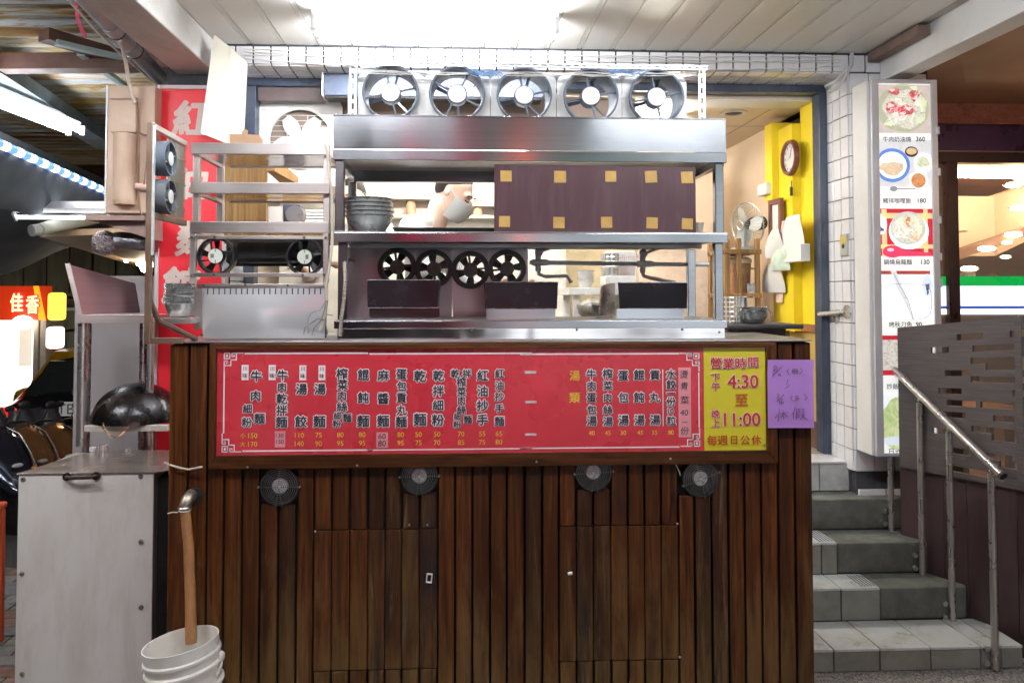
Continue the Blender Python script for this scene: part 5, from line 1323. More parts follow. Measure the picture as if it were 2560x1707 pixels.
single('mug', B().lathe([(.0001, jc.z), (.032, jc.z), (.034, jc.z+.065), (.031, jc.z+.065), (.029, jc.z+.005), (.0001, jc.z+.005)], (mc.x, RKY+.06, 0), 'z', n=18), M('patterned_mug', (.65,.66,.68), .3, 0, .5, 30, dirt=(.08,.12,.2), dirta=.9, ds=25), 'small blue patterned mug beside the brown jug on the rack', 'mug')
# pedestal fan head on top of the rack
fc2 = q(1716, 515, RKY+.1); zt5 = q(1700, 577, RKY).z+.012
pf_ = thing('desk_fan', 'grey oscillating desk fan turned aside on top of wooden rack', 'fan', (fc2.x, RKY+.15, zt5))
mfan = Matrix.Translation((fc2.x+.02, RKY+.15, fc2.z)) @ Matrix.Rotation(R(-68), 4, 'Z') @ Matrix.Rotation(R(8), 4, 'X')
gr = B(); rf = .15
for k in range(36):
    a = 2*math.pi*k/36
    gr.tube([(rf*.2*math.cos(a), -.06, rf*.2*math.sin(a)), (rf*.8*math.cos(a), -.045, rf*.8*math.sin(a)), (rf*math.cos(a), 0, rf*math.sin(a)), (rf*.8*math.cos(a), .045, rf*.8*math.sin(a)), (rf*.25*math.cos(a), .06, rf*.25*math.sin(a))], .0016, 3)
gr.ring((0,0,0), rf, .005); gr.ring((0,-.06,0), rf*.2, .006)
obj('cage', gr.xform(mfan), M('fan_cage', (.42,.44,.42), .4, .5, .2, 8), pf_)
obj('motor', B().lathe([(.0001, .15), (.045, .14), (.05, .06), (.03, .0), (.0001, -.03)], (0,0,0), 'y', n=20).xform(mfan), BLACKP, pf_)
for k in range(3):
    bl = B(); a = k*2.09
    bl.sheet(lambda u, v: (lambda r_, w_: Vector((math.cos(a)*r_-math.sin(a)*w_, w_*.4, math.sin(a)*r_+math.cos(a)*w_)))(.02+u*.115, (v-.5)*.10*(.4+.6*math.sin(2.6*u+.3))), 5, 4)
    obj('blade', bl.xform(mfan), M('fan_blade_grey', (.55,.57,.55), .3), pf_)
obj('stand', B().cyl((fc2.x, RKY+.17, zt5+.02), (fc2.x+.01, RKY+.17, fc2.z-.02), .012, n=12).lathe([(.0001, zt5+.03), (.08, zt5+.02), (.09, zt5)], (fc2.x, RKY+.17, 0), 'z', n=20), M('fan_body', (.30,.36,.38), .4), pf_)
# dark ledge right of the unit with pot, basket and bowls
LGY = 3.62
lg = rect(1660, 742, 1840, 755, 3.45)
led = thing('side_ledge', 'dark stone side ledge with maroon block base right of the unit', 'ledge', ((lg[0]+lg[1])/2, 3.5, lg[2]))
obj('slab', B().box(lg[0], lg[1], 3.42, 3.80, q(1740, 756, 3.42).z, q(1740, 745, 3.42).z), M('black_slab', (.035,.03,.03), .4, 0, .4, 9), led, bev=.006)
lz = q(1740, 745, 3.42).z
obj('block', B().box(q(1676, 770, 3.47).x, q(1695, 770, 3.47).x, 3.47, 3.75, 1.0, q(1740, 757, 3.42).z), M('maroon_block', (.17,.05,.055), .5), led)
obj('support', B().box(q(1695.5, 770, 3.47).x, q(1805, 770, 3.47).x, 3.47, 3.78, .1, q(1740, 757, 3.42).z), M('dark_plum_board', (.055,.025,.028), .5), led)
po = q(1707, 740, 3.60)
single('cup_stand', B().lathe([(.0001, lz+.001), (.040, lz+.001), (.030, lz+.05), (.026, lz+.12), (.060, lz+.121), (.060, lz+.125), (.0001, lz+.125)], (po.x, 3.62, 0), 'z', n=26), SM, 'flared stainless steel pot standing behind the three low bowls', 'pot')
bo = q(1733, 742, 3.52)
r4 = (q(1766, 720, 3.52).x-q(1700, 720, 3.52).x)/2
bowl_stack('basin', Vector((bo.x, 3.53, lz+.001)), r4*.98, .050, 3, .012, lambda k: '%s shiny steel basin of three stacked on the dark side ledge' % ['bottom', 'middle', 'top'][k], 'three steel basins on the side ledge', SM, 30)
single('bucket_handle', B().tube([(bo.x+r4, 3.53, lz+.07), (bo.x+r4*1.04, 3.50, lz+.05), (bo.x+r4*.8, 3.47, lz+.006)], .003, 6), SM, 'thin wire handle hanging on the right side of the steel basins', 'handle')
bk = q(1680, 715, 3.56); bb_ = B()
for k in range(6):
    z = lz+.01+k*.022; bb_.ring((bk.x+.0, 3.58, z), .044, .0022, 'z', 20, 4)
for k in range(16):
    a = k*math.pi/8; bb_.tube([(bk.x+.044*math.cos(a), 3.58+.044*math.sin(a), lz+.002), (bk.x+.044*math.cos(a), 3.58+.044*math.sin(a), lz+.125)], .002, 4)
single('wire_basket', bb_, M('white_wire', (.75,.74,.70), .3, .5, .1, 9), 'small white wire basket at the left end of the side ledge', 'basket')
# dark device and paper pile behind the left rack
dv = rect(650, 470, 702, 506, 4.0)
t_ = thing('radio', 'dark navy radio like box with white label behind left rack', 'appliance', ((dv[0]+dv[1])/2, 4.0, dv[2]-.05))
obj('body', B().box(dv[0], dv[1]-.03, 4.0, 4.1, dv[2]-.05, dv[3]), M('navy_plastic', (.05,.06,.11), .4), t_, bev=.006)
obj('label', B().box(q(662,490,4).x, q(686,490,4).x, 3.998, 3.9995, q(670,500,4).z, q(670,487,4).z), WHITEP, t_)
obj('end_cap', B().cyl((dv[1]-.055, 3.99, (dv[2]+dv[3])/2-.01), (dv[1]-.055, 4.08, (dv[2]+dv[3])/2-.01), .045, n=20), M('bag_dark', (.16,.15,.16), .3), t_)
nt_ = rect(616, 474, 648, 520, 3.9)
single('price_card', B().box(nt_[0], nt_[1], 3.9, 3.903, nt_[2]-.05, nt_[3]), PAPERS[0], 'white price card standing beside the wooden cupboard', 'card')
st2 = rect(702, 474, 748, 520, 4.1)
b_ = B()
for k in range(9): b_.box(st2[0], st2[1]+random.uniform(-.01, .01), 4.1, 4.25, st2[2]-.06+k*.017, st2[2]-.06+k*.017+.012)
tag(single('tray_stack', b_, WHITEP, 'stack of thin white plastic trays behind the left rack', 'trays'))
single('carrying_shelf', B().box(q(524,520,3.8).x, q(775,520,3.8).x, 3.78, 4.3, st2[2]-.09, st2[2]-.062), LWOOD, 'wooden shelf board behind the left rack carrying trays and radio', 'shelf')
single('wall_cabinet', B().box(q(620,430,4.5).x, q(770,430,4.5).x, 4.75, 5.1, 1.4, q(700,440,4.75).z), M('cabinet_cream', (.74,.66,.52), .5), 'cream cabinet behind the shelf boards left of hood', 'cabinet')
# ---------------- people
SKIN = M('skin', (.76,.53,.42), .5, 0, .06, 6, sub=.1)
SHIRT = M('white_shirt', (.80,.79,.78), .75, 0, .03, 5, bump=.004, bs=9)
HAIR = M('black_hair', (.02,.016,.014), .5, 0, .3, 40, stretch=(1,1,4), bump=.003, bs=60)
MASKM = M('mask_cloth', (.76,.78,.79), .7, 0, .03, 9)
APR = M('apron_cloth', (.10,.12,.16), .8, 0, .2, 9)
DARKT = M('dark_trousers', (.04,.04,.05), .8)
def metas(name, els, mat, parent, res=.014, cut=None):
    mb = bpy.data.metaballs.new(name); mb.resolution = res; mb.render_resolution = res; mb.threshold = .6
    o = bpy.data.objects.new(name+'_source', mb); COL.objects.link(o)
    for (p, r, *sq) in els:
        e = mb.elements.new(type='ELLIPSOID'); e.co = p; e.radius = 1.0
        s_ = sq[0] if sq else (1,1,1); k = 1.30
        e.size_x, e.size_y, e.size_z = r*s_[0]*k, r*s_[1]*k, r*s_[2]*k
        e.stiffness = 2
        if len(sq) > 1: e.rotation = sq[1].to_quaternion()
    bpy.context.view_layer.update()
    dg = bpy.context.evaluated_depsgraph_get()
    me = bpy.data.meshes.new_from_object(o.evaluated_get(dg)); me.name = name
    bpy.data.objects.remove(o); bpy.data.metaballs.remove(mb)
    me.polygons.foreach_set('use_smooth', [True]*len(me.polygons))
    me.materials.clear(); me.materials.append(mat)
    ob = bpy.data.objects.new(name, me); COL.objects.link(ob); ob.parent = parent; return ob
def limb(a, b, r0, r1, n=7):
    a, b = Vector(a), Vector(b); return [(a.lerp(b, i/(n-1)), r0+(r1-r0)*i/(n-1)) for i in range(n)]
def person(label, loc, rz, bend, mask=True, apron=True, h=1.68):
    """local frame: faces +X, Z up, feet at 0; bend = how far the head is lowered"""
    t = thing('person', label, 'person', loc, None, rz)
    k = h/1.70
    nk = Vector((.03+.04*bend, 0, 1.42-.02*bend)); hd = Vector((.075+.09*bend, 0, 1.565-.05*bend))
    rm = Matrix.Rotation(.15+.6*bend, 3, 'Y')
    H_ = lambda x, y, z: hd+rm @ Vector((x, y, z))
    e = [(H_(-.005,0,.030), .098, (1.02,.80,.95), rm), (H_(.030,0,-.035), .072, (.95,.82,1.05), rm), (H_(.062,0,-.078), .036, (1,1.1,.8), rm), (H_(.088,0,-.01), .018, (1,.8,1.6), rm), (H_(.100,0,-.022), .014, (1,.9,.9), rm),
         (H_(.070,0,.028), .026, (.6,2.0,.5), rm), (H_(.0,.078,-.01), .020, (1,.5,1.5), rm), (H_(.0,-.078,-.01), .020, (1,.5,1.5), rm), (H_(.078,0,-.052), .018, (.8,1.5,.7), rm)]
    e += [(a, r) for a, r in limb(H_(-.03,0,-.07), nk-Vector((.02,0,.06)), .058, .066, 5)]
    for s_ in (-1, 1):
        e += limb((.20, s_*.25, 1.06), (.42, s_*.13, 1.12), .043, .030, 8)
        hp = Vector((.46, s_*.11, 1.125)); e += [(hp, .036, (1.2,.9,.5))]
        for f_ in range(4): e += limb(hp+Vector((.03, s_*(.024-.016*f_), .0)), hp+Vector((.085-.006*abs(f_-1.4), s_*(.028-.018*f_), -.03)), .011, .009, 4)
        e += limb(hp+Vector((-.005, -s_*.03, .0)), hp+Vector((.045, -s_*.045, -.012)), .012, .010, 3)
    body = metas('body', e, SKIN, t, .011)
    s = [(Vector((.0,0,1.30)), .15, (.75,1.15,1.0)), (Vector((.005,0,1.15)), .15, (.75,1.05,1.1)), (Vector((.0,0,1.0)), .145, (.75,1.05,1.1)), (Vector((.01,0,1.40)), .085, (.9,1.5,.55))]
    for s_ in (-1, 1):
        s += limb((.0, s_*.165, 1.355), (.10, s_*.235, 1.14), .072, .060, 6)
        s += limb((.10, s_*.235, 1.14), (.24, s_*.235, 1.07), .058, .052, 5)
    metas('shirt', s, SHIRT, t, .016)
    l = [(Vector((0,0,.88)), .145, (.75,1.1,.9))]
    for s_ in (-1, 1): l += limb((0, s_*.085, .82), (.01, s_*.09, .48), .088, .062, 8)+limb((.01, s_*.09, .48), (-.01, s_*.095, .08), .058, .044, 8)+[(Vector((.05, s_*.095, .035)), .05, (1.7,.8,.6))]
    metas('trousers', l, DARKT, t, .02)
    hh = [(H_(-.022,0,.052), .104, (.98,.80,.90), rm), (H_(-.062,0,-.005), .062, (.7,1.05,1.0), rm)]
    metas('hair', hh, HAIR, t, .012)
    eb = B()
    for s_ in (-1, 1):
        eb.tube([H_(.090, s_*.020, .006), H_(.088, s_*.034, .003), H_(.078, s_*.048, .006)], .0028, 5)
        eb.tube([H_(.088, s_*.018, .030), H_(.089, s_*.034, .034), H_(.078, s_*.050, .028)], .0035, 5)
    o = obj('eyes', eb, M('eye_dark', (.03,.02,.02), .2), t, local=True)
    if mask:
        def mf(u, v):
            a = (u-.5)*2.5; z = .0-.105*v; r_ = .094-.02*v+.028*math.cos(a*1.1)*math.sin(math.pi*(v*.7+.15))
            return H_(.012+r_*math.cos(a)*.98, .080*math.sin(a)*(1-.15*v)*1.02, z)
        obj('face_mask', B().sheet(mf, 18, 10), MASKM, t, local=True)
        lp = B()
        for s_ in (-1, 1): lp.tube([H_(.045, s_*.080, -.006), H_(.0, s_*.092, .022), H_(-.016, s_*.090, -.005), H_(.0, s_*.088, -.045), H_(.03, s_*.076, -.085)], .0016, 5)
        obj('ear_loop', lp, MASKM, t, local=True)
    t.scale = (k, k, k); return t
c = q(1052, 452, 3.86)
person('cook in white shirt and face mask bowing over the stove behind shelf', (c.x-.17, 3.86, .55), R(-18), .8, h=1.84)
c = q(862, 440, 4.7)
person('second kitchen worker with dark hair seen behind the bowl stack', (c.x-.08, 4.75, .77), R(-120), .3, mask=True, h=1.66)
# ================================================================ STAIRS
steps = thing('staircase', 'five step tiled and bare concrete staircase climbing beside the counter', 'stairs', (1.9, 3.9, .012))
CONC = M('worn_concrete', (.115,.120,.105), .75, 0, .40, 7, bump=.005, bs=35, dirt=(.035,.04,.035), dirta=.85, ds=6)
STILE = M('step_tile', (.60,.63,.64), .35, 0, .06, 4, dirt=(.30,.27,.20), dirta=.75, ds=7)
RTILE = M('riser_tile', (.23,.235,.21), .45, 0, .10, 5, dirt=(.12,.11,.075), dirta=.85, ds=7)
SG = M('step_grout', (.05,.05,.05), .9)
S = [(.115, 3.44, 3.73), (.273, 3.73, 3.915), (.433, 3.915, 4.12), (.60, 4.12, 4.28), (.765, 4.28, 4.55)]
def sx_at(px, y): return q(px, 1300, y).x
xl = CXR-.20
rx = [q(2349, 1497, S[0][1]).x, q(2226, 1358, S[1][1]).x, q(2151, 1252, S[2][1]).x, q(2083, 1151, S[3][1]).x]
zprev = .012
core = B()
for k, (z, ya, yb) in enumerate(S[:4]):
    core.box(xl-.02, rx[k]-.006, ya+.012, ya+1.2 if 0 else S[4][1]+.02, zprev, z-.012); zprev = z-.012
obj('core', core, SG, steps, smooth=False)
tiles_w = [.0]
def trow_(k, cuts, z, ya, yb, mat, zr0):
    for a, b_ in zip(cuts[:-1], cuts[1:]):
        obj('tread_tile', B().box(a+.003, b_-.003, ya-.004, yb-.003, z-.012, z+random.uniform(-.0006,.0006)), mat, steps, bev=.002)
    for a, b_ in zip(cuts[:-1], cuts[1:]):
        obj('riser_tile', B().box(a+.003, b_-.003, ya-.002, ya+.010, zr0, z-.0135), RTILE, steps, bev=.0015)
t1 = [xl]+[q(p, 1530, S[0][1]).x for p in (1915, 2021, 2138, 2253, 2330 if 0 else 2300)]+[rx[0]]
trow_(0, t1, S[0][0], S[0][1], S[0][2], STILE, .016)
c2_ = q(2021, 1400, S[1][1]).x; e2 = c2_
t2 = [xl, q(1941, 1400, S[1][1]).x-.02, q(2022, 1400, S[1][1]).x]
trow_(1, t2, S[1][0], S[1][1], S[1][2], STILE, S[0][0]+.003)
t3 = [xl, q(1887, 1290, S[2][1]).x, q(1923, 1290, S[2][1]).x]
trow_(2, t3, S[2][0], S[2][1], S[2][2], STILE, S[1][0]+.003)
def conc(x0, x1, ya, yb, z0, z1):
    r_ = .035
    pts = [(x0, ya), (x1-r_, ya)]+[(x1-r_+r_*math.sin(a*.2618*1.0), ya+r_-r_*math.cos(a*.2618)) for a in range(1, 7)]+[(x1, yb), (x0, yb)]
    obj('concrete_step', B().prism(pts, lambda u, v: (u, v, z0), (0, 0, z1-z0)), CONC, steps, bev=.010, seg=3)
conc(t2[-1]+.002, rx[1], S[1][1]-.001, S[1][2]+.02, S[0][0]+.002, S[1][0]-.004)
conc(t3[-1]+.002, rx[2], S[2][1]-.001, S[2][2]+.02, S[1][0]+.002, S[2][0]-.004)
conc(xl, rx[3], S[3][1]-.001, S[3][2]+.02, S[2][0]+.002, S[3][0]-.004)
# landing slab with tile face
lc = [xl, q(1882, 1100, S[4][1]).x, q(1951, 1100, S[4][1]).x, XR+.06]
for a, b_ in zip(lc[:-1], lc[1:]):
    obj('riser_tile', B().box(a+.003, b_-.003, S[4][1]-.002, S[4][1]+.012, S[3][0]+.002, S[4][0]-.014), STILE, steps, bev=.0015)
obj('landing', B().box(xl, XR-.01, S[4][1]-.01, YF-.002, S[4][0]-.012, S[4][0]), TILE, steps, bev=.003)
obj('landing_core', B().box(xl-.02, XR-.01, S[4][1]+.013, YF-.003, .2, S[4][0]-.013), SG, steps, smooth=False)
an = B()                                       # anti slip grooves printed on the tiles
for (px, py, Yk, k) in ((2010, 1340, 1, 1), (1898, 1236, 2, 2)):
    ya, yb = S[k][1]+.015, S[k][2]-.02
    xe = (t2 if k == 1 else t3)[-1]
    for j in range(5):
        an.box(xe-.020-.016*j, xe-.014-.016*j, ya, yb, S[k][0]+.0007, S[k][0]+.0016)
obj('grip_line', an, INKD, steps)
# steel handrail
hr = thing('handrail', 'stainless steel stair handrail with four round posts', 'handrail', (2.3, 3.7, .012))
HS = M('tube_steel', (.52,.49,.48), .3, .85, .06, 5, dirt=(.36,.32,.30), dirta=.3, ds=5)
feet = [(2050, 1218, 4.10, 2036, 843), (2118, 1322, 3.895, 2109, 913), (2187, 1435, 3.71, 2177, 979), (2284, 1543, 3.42, 2275, 1077)]
tops = []
for fx_, fy_, Yk, tx, ty in feet:
    a = q(fx_-4, fy_, Yk); b_ = q(tx+4, ty+12, Yk); a.x = (a.x+b_.x)/2+ .004; b_.x = a.x
    obj('post', B().cyl((a.x, Yk, max(a.z, .02)), (b_.x, Yk, b_.z), .0155, n=16), HS, hr)
    tp = Vector((b_.x, Yk, b_.z)); tops.append(tp)
    obj('saddle', B().sphere(tp+Vector((0,0,.012)), .011, 10, 8).cyl(tp, tp+Vector((0,0,.03)), .007, n=8), HS, hr)
    obj('anchor', B().cyl((a.x-.03, Yk+.005, a.z+.035), (a.x-.03, Yk+.02, a.z+.035), .013, n=12), HS, hr); obj('anchor', B().cyl((a.x-.03, Yk+.005, a.z+.10), (a.x-.03, Yk+.02, a.z+.10), .013, n=12), HS, hr)
r0_, r1_ = q(2016, 812, 4.16), q(2300, 1090, 3.36)
obj('rail', B().cyl(r0_, r1_, .0185, n=20), HS, hr)
obj('end_cap', B().cyl(r1_, r1_+(r1_-r0_).normalized()*.012, .0190, n=20), BLACKP, hr)
# grab bar on the right reveal
gb1 = thing('grab_bar', 'short chrome grab bar bolted to the tiled right reveal', 'grab bar', (XR-.05, YF-.1, q(1920, 735, YF-.1).z))
ga, gb2 = q(1886, 722, YF-.02), q(1950, 716, 4.26)
obj('bar', B().cyl(ga+Vector((-.01,0,0)), gb2+Vector((-.02,0,0)), .016, n=16), SM, gb1)
obj('bracket', B().cyl(gb2+Vector((-.02,0,0)), (XR, gb2.y-.02, gb2.z+.005), .010, n=10).lathe([(.0001, -.012), (.038, -.010), (.040, 0)], (XR-.003, gb2.y-.02, gb2.z), 'x', n=20), SM, gb1)
obj('bracket', B().cyl(ga+Vector((.02,-.08,0)), (XR, ga.y-.10, ga.z-.01), .010, n=10).lathe([(.0001, -.012), (.030, -.010), (.032, 0)], (XR-.003, ga.y-.10, ga.z-.02), 'x', n=20), SM, gb1)
iy = q(1938, 550, X=XR-.01)
ic = thing('doorbell', 'small grey doorbell panel with yellow sticker on the tiled reveal', 'doorbell', (XR-.01, iy.y, q(1938, 590, X=XR-.01).z))
iz0_, iz1_ = q(1938, 588, X=XR-.01).z, q(1938, 538, X=XR-.01).z
obj('plate', B().box(XR-.016, XR-.003, iy.y-.045, iy.y+.035, iz0_, iz1_), M('bell_grey', (.5,.5,.48), .4, .3, .1, 8), ic, bev=.003)
obj('sticker', B().box(XR-.0175, XR-.0165, iy.y-.04, iy.y+.03, iz1_-.055, iz1_-.012), M('bell_yellow', (.66,.55,.12), .5), ic)
obj('button', B().lathe([(.0001, -.020), (.012, -.019), (.014, -.016)], (XR-.001, iy.y-.005, iz0_+.055), 'x', n=16), BLACKP, ic)
# ================================================================ LIT PICTURE MENU BOX
BXY = 4.03
bx = rect(2005, 186, 2157, 1050, BXY)
bx0_, bx1_ = bx[0], bx[1]; bz0_, bz1_ = q(2080, 1047, BXY).z, q(2080, 184, BXY).z
lb_ = thing('lightbox_menu', 'tall lit white lightbox sign with photographs of dishes and prices', 'sign', ((bx0_+bx1_)/2, BXY+.08, bz0_))
AL = M('aluminium_frame', (.60,.60,.64), .4, .3, .06, 5, dirt=(.4,.4,.42), dirta=.4, ds=6)
obj('case', B().box(XR+.012, bx1_-.001, BXY+.012, YW-.008, bz0_+.002, bz1_-.002), WHITEP, lb_, bev=.004)
fw = .022
for nm_, bb_ in (('frame', (bx0_, bx0_+fw+.018, bz0_, bz1_)), ('frame', (bx1_-fw-.012, bx1_, bz0_, bz1_)), ('frame', (bx0_+fw+.0185, bx1_-fw-.0125, bz1_-fw, bz1_)), ('frame', (bx0_+fw+.0185, bx1_-fw-.0125, bz0_, bz0_+fw*.8))):
    obj(nm_, B().box(bb_[0], bb_[1], BXY-.012, BXY+.011, bb_[2], bb_[3]), AL, lb_, bev=.002)
px0, px1, pz0, pz1 = bx0_+fw+.019, bx1_-fw-.013, bz0_+fw*.8+.0005, bz1_-fw-.0005
LITW = M('lit_white', (.85,.85,.84), .4, 0, .01, 2, emit=(1,.99,.97), es=.40)
LITP = lambda n, c, s=.34: M('lit_'+n, c, .4, 0, .10, 25, emit=c, es=s)
obj('panel', B().box(px0, px1, BXY-.004, BXY+.005, pz0, pz1), LITW, lb_, smooth=False)
def Lp(x, y, lv=1): p_ = q(x, y, BXY-.004); return Vector((p_.x, BXY-.004-.0007*lv, p_.z))
def patch(nm, x0, y0, x1, y1, mt, lv=1):
    a, c_ = Lp(x0, y1, lv), Lp(x1, y0, lv); a.x = max(a.x, px0); c_.x = min(c_.x, px1)
    return obj(nm, B().box(a.x, c_.x, a.y, a.y+.0004, a.z, c_.z), mt, lb_, smooth=False)
def blob(nm, x, y, rx_, ry_, mt, lv=2, wob=0, n=28, clip=True):
    c_ = Lp(x, y, lv); sx = (Lp(x+rx_, y).x-Lp(x, y).x); sz = (Lp(x, y).z-Lp(x, y+ry_).z)
    ps = []
    for i in range(n):
        a = 2*math.pi*i/n; f_ = 1+wob*math.sin(3*a+x)+wob*.7*math.sin(7*a+y)
        ps.append((min(max(c_.x+sx*f_*math.cos(a), px0), px1), c_.y, c_.z+sz*f_*math.sin(a)))
    return obj(nm, B().add(ps, [tuple(range(n))]), mt, lb_, smooth=False)
def mottled(n, stops, sc_=40, es=.32, st=(1,1,1)):
    if 'lit_'+n in MATS: return MATS['lit_'+n]
    m = bpy.data.materials.new('lit_'+n); MATS['lit_'+n] = m; m.use_nodes = True; nt = m.node_tree; b = nt.nodes['Principled BSDF']
    c_ = ramp(nt, noise(nt, vec(nt, st), sc_, 6, .7, 1.2), stops)
    nt.links.new(c_, b.inputs['Base Color']); nt.links.new(c_, b.inputs['Emission Color']); b.inputs['Emission Strength'].default_value = es
    return m
NOOD = mottled('noodles', [(.3, (.35,.38,.28)), (.48, (.72,.70,.58)), (.7, (.9,.88,.82))], 55, st=(1,1,2.2))
MEAT = mottled('meat', [(.3, (.40,.03,.05)), (.5, (.62,.12,.14)), (.72, (.85,.55,.50))], 45)
POTG = LITP('celadon', (.50,.52,.38)); PINKG = LITP('backdrop', (.66,.58,.55)); BLUEP = LITP('blue_plate', (.13,.27,.72)); REDT = LITP('red_tray', (.62,.02,.045))
SPOON = LITP('pink_spoon', (.80,.06,.16)); WOODP = LITP('tray_wood', (.78,.66,.36)); CUT = mottled('cutlet', [(.3, (.60,.40,.22)), (.6, (.84,.70,.50))], 60)
CURRY = mottled('curry', [(.3, (.50,.16,.06)), (.6, (.75,.36,.16))], 70); SALAD = mottled('salad', [(.3, (.35,.50,.18)), (.6, (.85,.88,.72))], 60)
DKB = LITP('dark_bowl', (.05,.04,.04), .2); GREYL = LITP('grey_line', (.30,.31,.34), .3); WHT2 = LITP('plate_white', (.82,.84,.86), .6); LEAF = LITP('blue_leaf', (.07,.11,.22), .3); GREENP = mottled('greens', [(.3, (.30,.50,.10)), (.6, (.80,.86,.50))], 14)
patch('picture', 2007, 196, 2139, 306, PINKG)
blob('dish', 2073, 250, 64, 57, LITP('pot_rim', (.62,.58,.46)), 2); blob('dish', 2073, 250, 60, 53, POTG, 3); blob('food', 2079, 250, 50, 45, NOOD, 4, .05)
for x_, y_, a_, b_ in ((2053, 211, 13, 8), (2099, 220, 11, 13), (2050, 248, 17, 13), (2082, 254, 17, 12), (2066, 258, 12, 8)): blob('food', x_, y_, a_, b_, MEAT, 5, .12)
random.seed(3)
nb_ = B()
for k in range(46):
    x_, y_ = 2079+random.uniform(-40, 40), 250+random.uniform(-36, 36)
    if ((x_-2079)/46)**2+((y_-250)/41)**2 > 1: continue
    a_ = random.uniform(0, 6.3); p_ = [Lp(x_+j*4*math.cos(a_)+random.uniform(-2, 2), y_+j*4*math.sin(a_)+random.uniform(-2, 2), 6) for j in range(4)]
    nb_.tube(p_, .0011, 4)
tag(obj('noodle_strand', nb_, LITP('strand', (.88,.88,.82), .6), lb_), kind='stuff')
for x_, y_, a_, b_ in ((2048, 208, 6, 3), (2103, 226, 4, 6), (2044, 243, 7, 5), (2086, 250, 7, 4), (2058, 262, 6, 3), (2074, 262, 5, 3)): blob('marbling', x_, y_, a_, b_, LITP('fat', (.85,.62,.60), .5), 7, .25)
for x_, y_, a_, b_ in ((2118, 238, 8, 12), (2112, 275, 10, 8), (2040, 285, 9, 5), (2098, 203, 8, 4)): blob('leaf', x_, y_, a_, b_, LITP('pale_leaf', (.66,.74,.50), .5), 6, .2)
patch('picture', 2008, 322, 2140, 429, LITP('cloth_grey', (.72,.73,.76)))
blob('dish', 2049, 380, 41, 39, BLUEP, 2); blob('dish', 2049, 380, 33, 31, WHT2, 3); blob('food', 2048, 387, 27, 16, CUT, 4, .10)
blob('dish', 2093, 349, 15, 12, DKB, 2); blob('food', 2093, 348, 12, 8, LITP('soup', (.72,.55,.30)), 3)
blob('dish', 2121, 374, 22, 22, WHT2, 2); blob('food', 2120, 373, 15, 13, SALAD, 3, .12)
blob('dish', 2109, 415, 21, 20, WHT2, 2); blob('food', 2109, 415, 17, 17, CURRY, 3)
blob('spoon', 2052, 434, 9, 6, GREYL, 3); patch('spoon', 2060, 433, 2103, 435.5, GREYL, 3)
patch('picture', 2010, 480, 2143, 588, REDT)
patch('picture', 2010, 490, 2143, 502, WOODP, 2); patch('picture', 2012, 562, 2143, 571, WOODP, 2); patch('picture', 2026, 481, 2036, 588, WOODP, 2); patch('picture', 2122, 481, 2130, 580, WOODP, 2)
blob('dish', 2018, 516, 19, 24, WHT2, 3); blob('pattern', 2020, 527, 10, 5, LEAF, 4, .2)
blob('dish', 2087, 531, 46, 42, WHT2, 3); blob('dish', 2085, 524, 41, 38, LITP('bowl_shadow', (.60,.66,.66)), 4); blob('food', 2085, 524, 36, 33, NOOD, 5, .06); blob('food', 2085, 510, 5, 12, CURRY, 6, .1); blob('food', 2104, 545, 13, 8, CUT, 6, .15)
nb_ = B()
for k in range(40):
    x_, y_ = 2085+random.uniform(-30, 30), 528+random.uniform(-24, 26)
    a_ = random.uniform(0, 6.3); p_ = [Lp(x_+j*3*math.cos(a_+j*.3), y_+j*3*math.sin(a_+j*.3), 7) for j in range(4)]
    nb_.tube(p_, .0010, 4)
tag(obj('noodle_strand', nb_, LITP('strand', (.88,.88,.82), .6), lb_), kind='stuff')
for x_, y_, a_, b_ in ((2066, 508, 7, 5), (2100, 505, 9, 5), (2110, 528, 6, 9)): blob('leaf', x_, y_, a_, b_, LITP('pale_leaf', (.66,.74,.50), .5), 8, .2)
blob('spoon', 2049, 578, 23, 14, SPOON, 9)
blob('shine', 2044, 574, 8, 4, LITP('spoon_shine', (.9,.5,.6), .5), 10)
a = [Lp(2046, 564, 6), Lp(2090, 577, 6), Lp(2138, 581, 6), Lp(2138, 588, 6), Lp(2050, 589, 6)]
obj('spoon', B().add(a, [(0,1,2,3,4)]), SPOON, lb_, smooth=False)
patch('picture', 2011, 622, 2136, 630, LITP('red_edge', (.42,.07,.05)), 2)
patch('picture', 2012, 631, 2144, 736, LITP('pale_cloth', (.80,.82,.84), .6), 1)
ol = B(); ps = []
for i in range(40):
    a_ = 2*math.pi*i/40; ex = 4.0
    ps.append(Lp(2075+64*abs(math.cos(a_))**(2/ex)*(1 if math.cos(a_) > 0 else -1), 693+41*abs(math.sin(a_))**(2/ex)*(1 if math.sin(a_) > 0 else -1), 3))
ol.tube(ps, .0016, 4, True)
obj('dish', ol, GREYL, lb_, smooth=False)
fishp = [(2045, 622), (2052, 640), (2058, 660), (2080, 700), (2094, 733), (2100, 733), (2078, 670), (2062, 634), (2058, 622)]
obj('food', B().add([Lp(x_, y_, 3) for x_, y_ in fishp], [tuple(range(len(fishp)))]), LITP('fish_grey', (.60,.62,.64), .5), lb_, smooth=False)
obj('outline', B().tube([Lp(2052, 628, 4), Lp(2068, 660, 4), Lp(2086, 690, 4), Lp(2097, 732, 4)], .0015, 4).tube([Lp(2030, 690, 4), Lp(2056, 683, 4)], .0012, 4).tube([Lp(2075, 684, 4), Lp(2118, 680, 4)], .0012, 4), GREYL, lb_)
blob('dish', 2130, 655, 13, 26, LITP('pale_blue', (.62,.68,.78), .5), 3); blob('pattern', 2130, 662, 4, 12, LEAF, 4, .3)
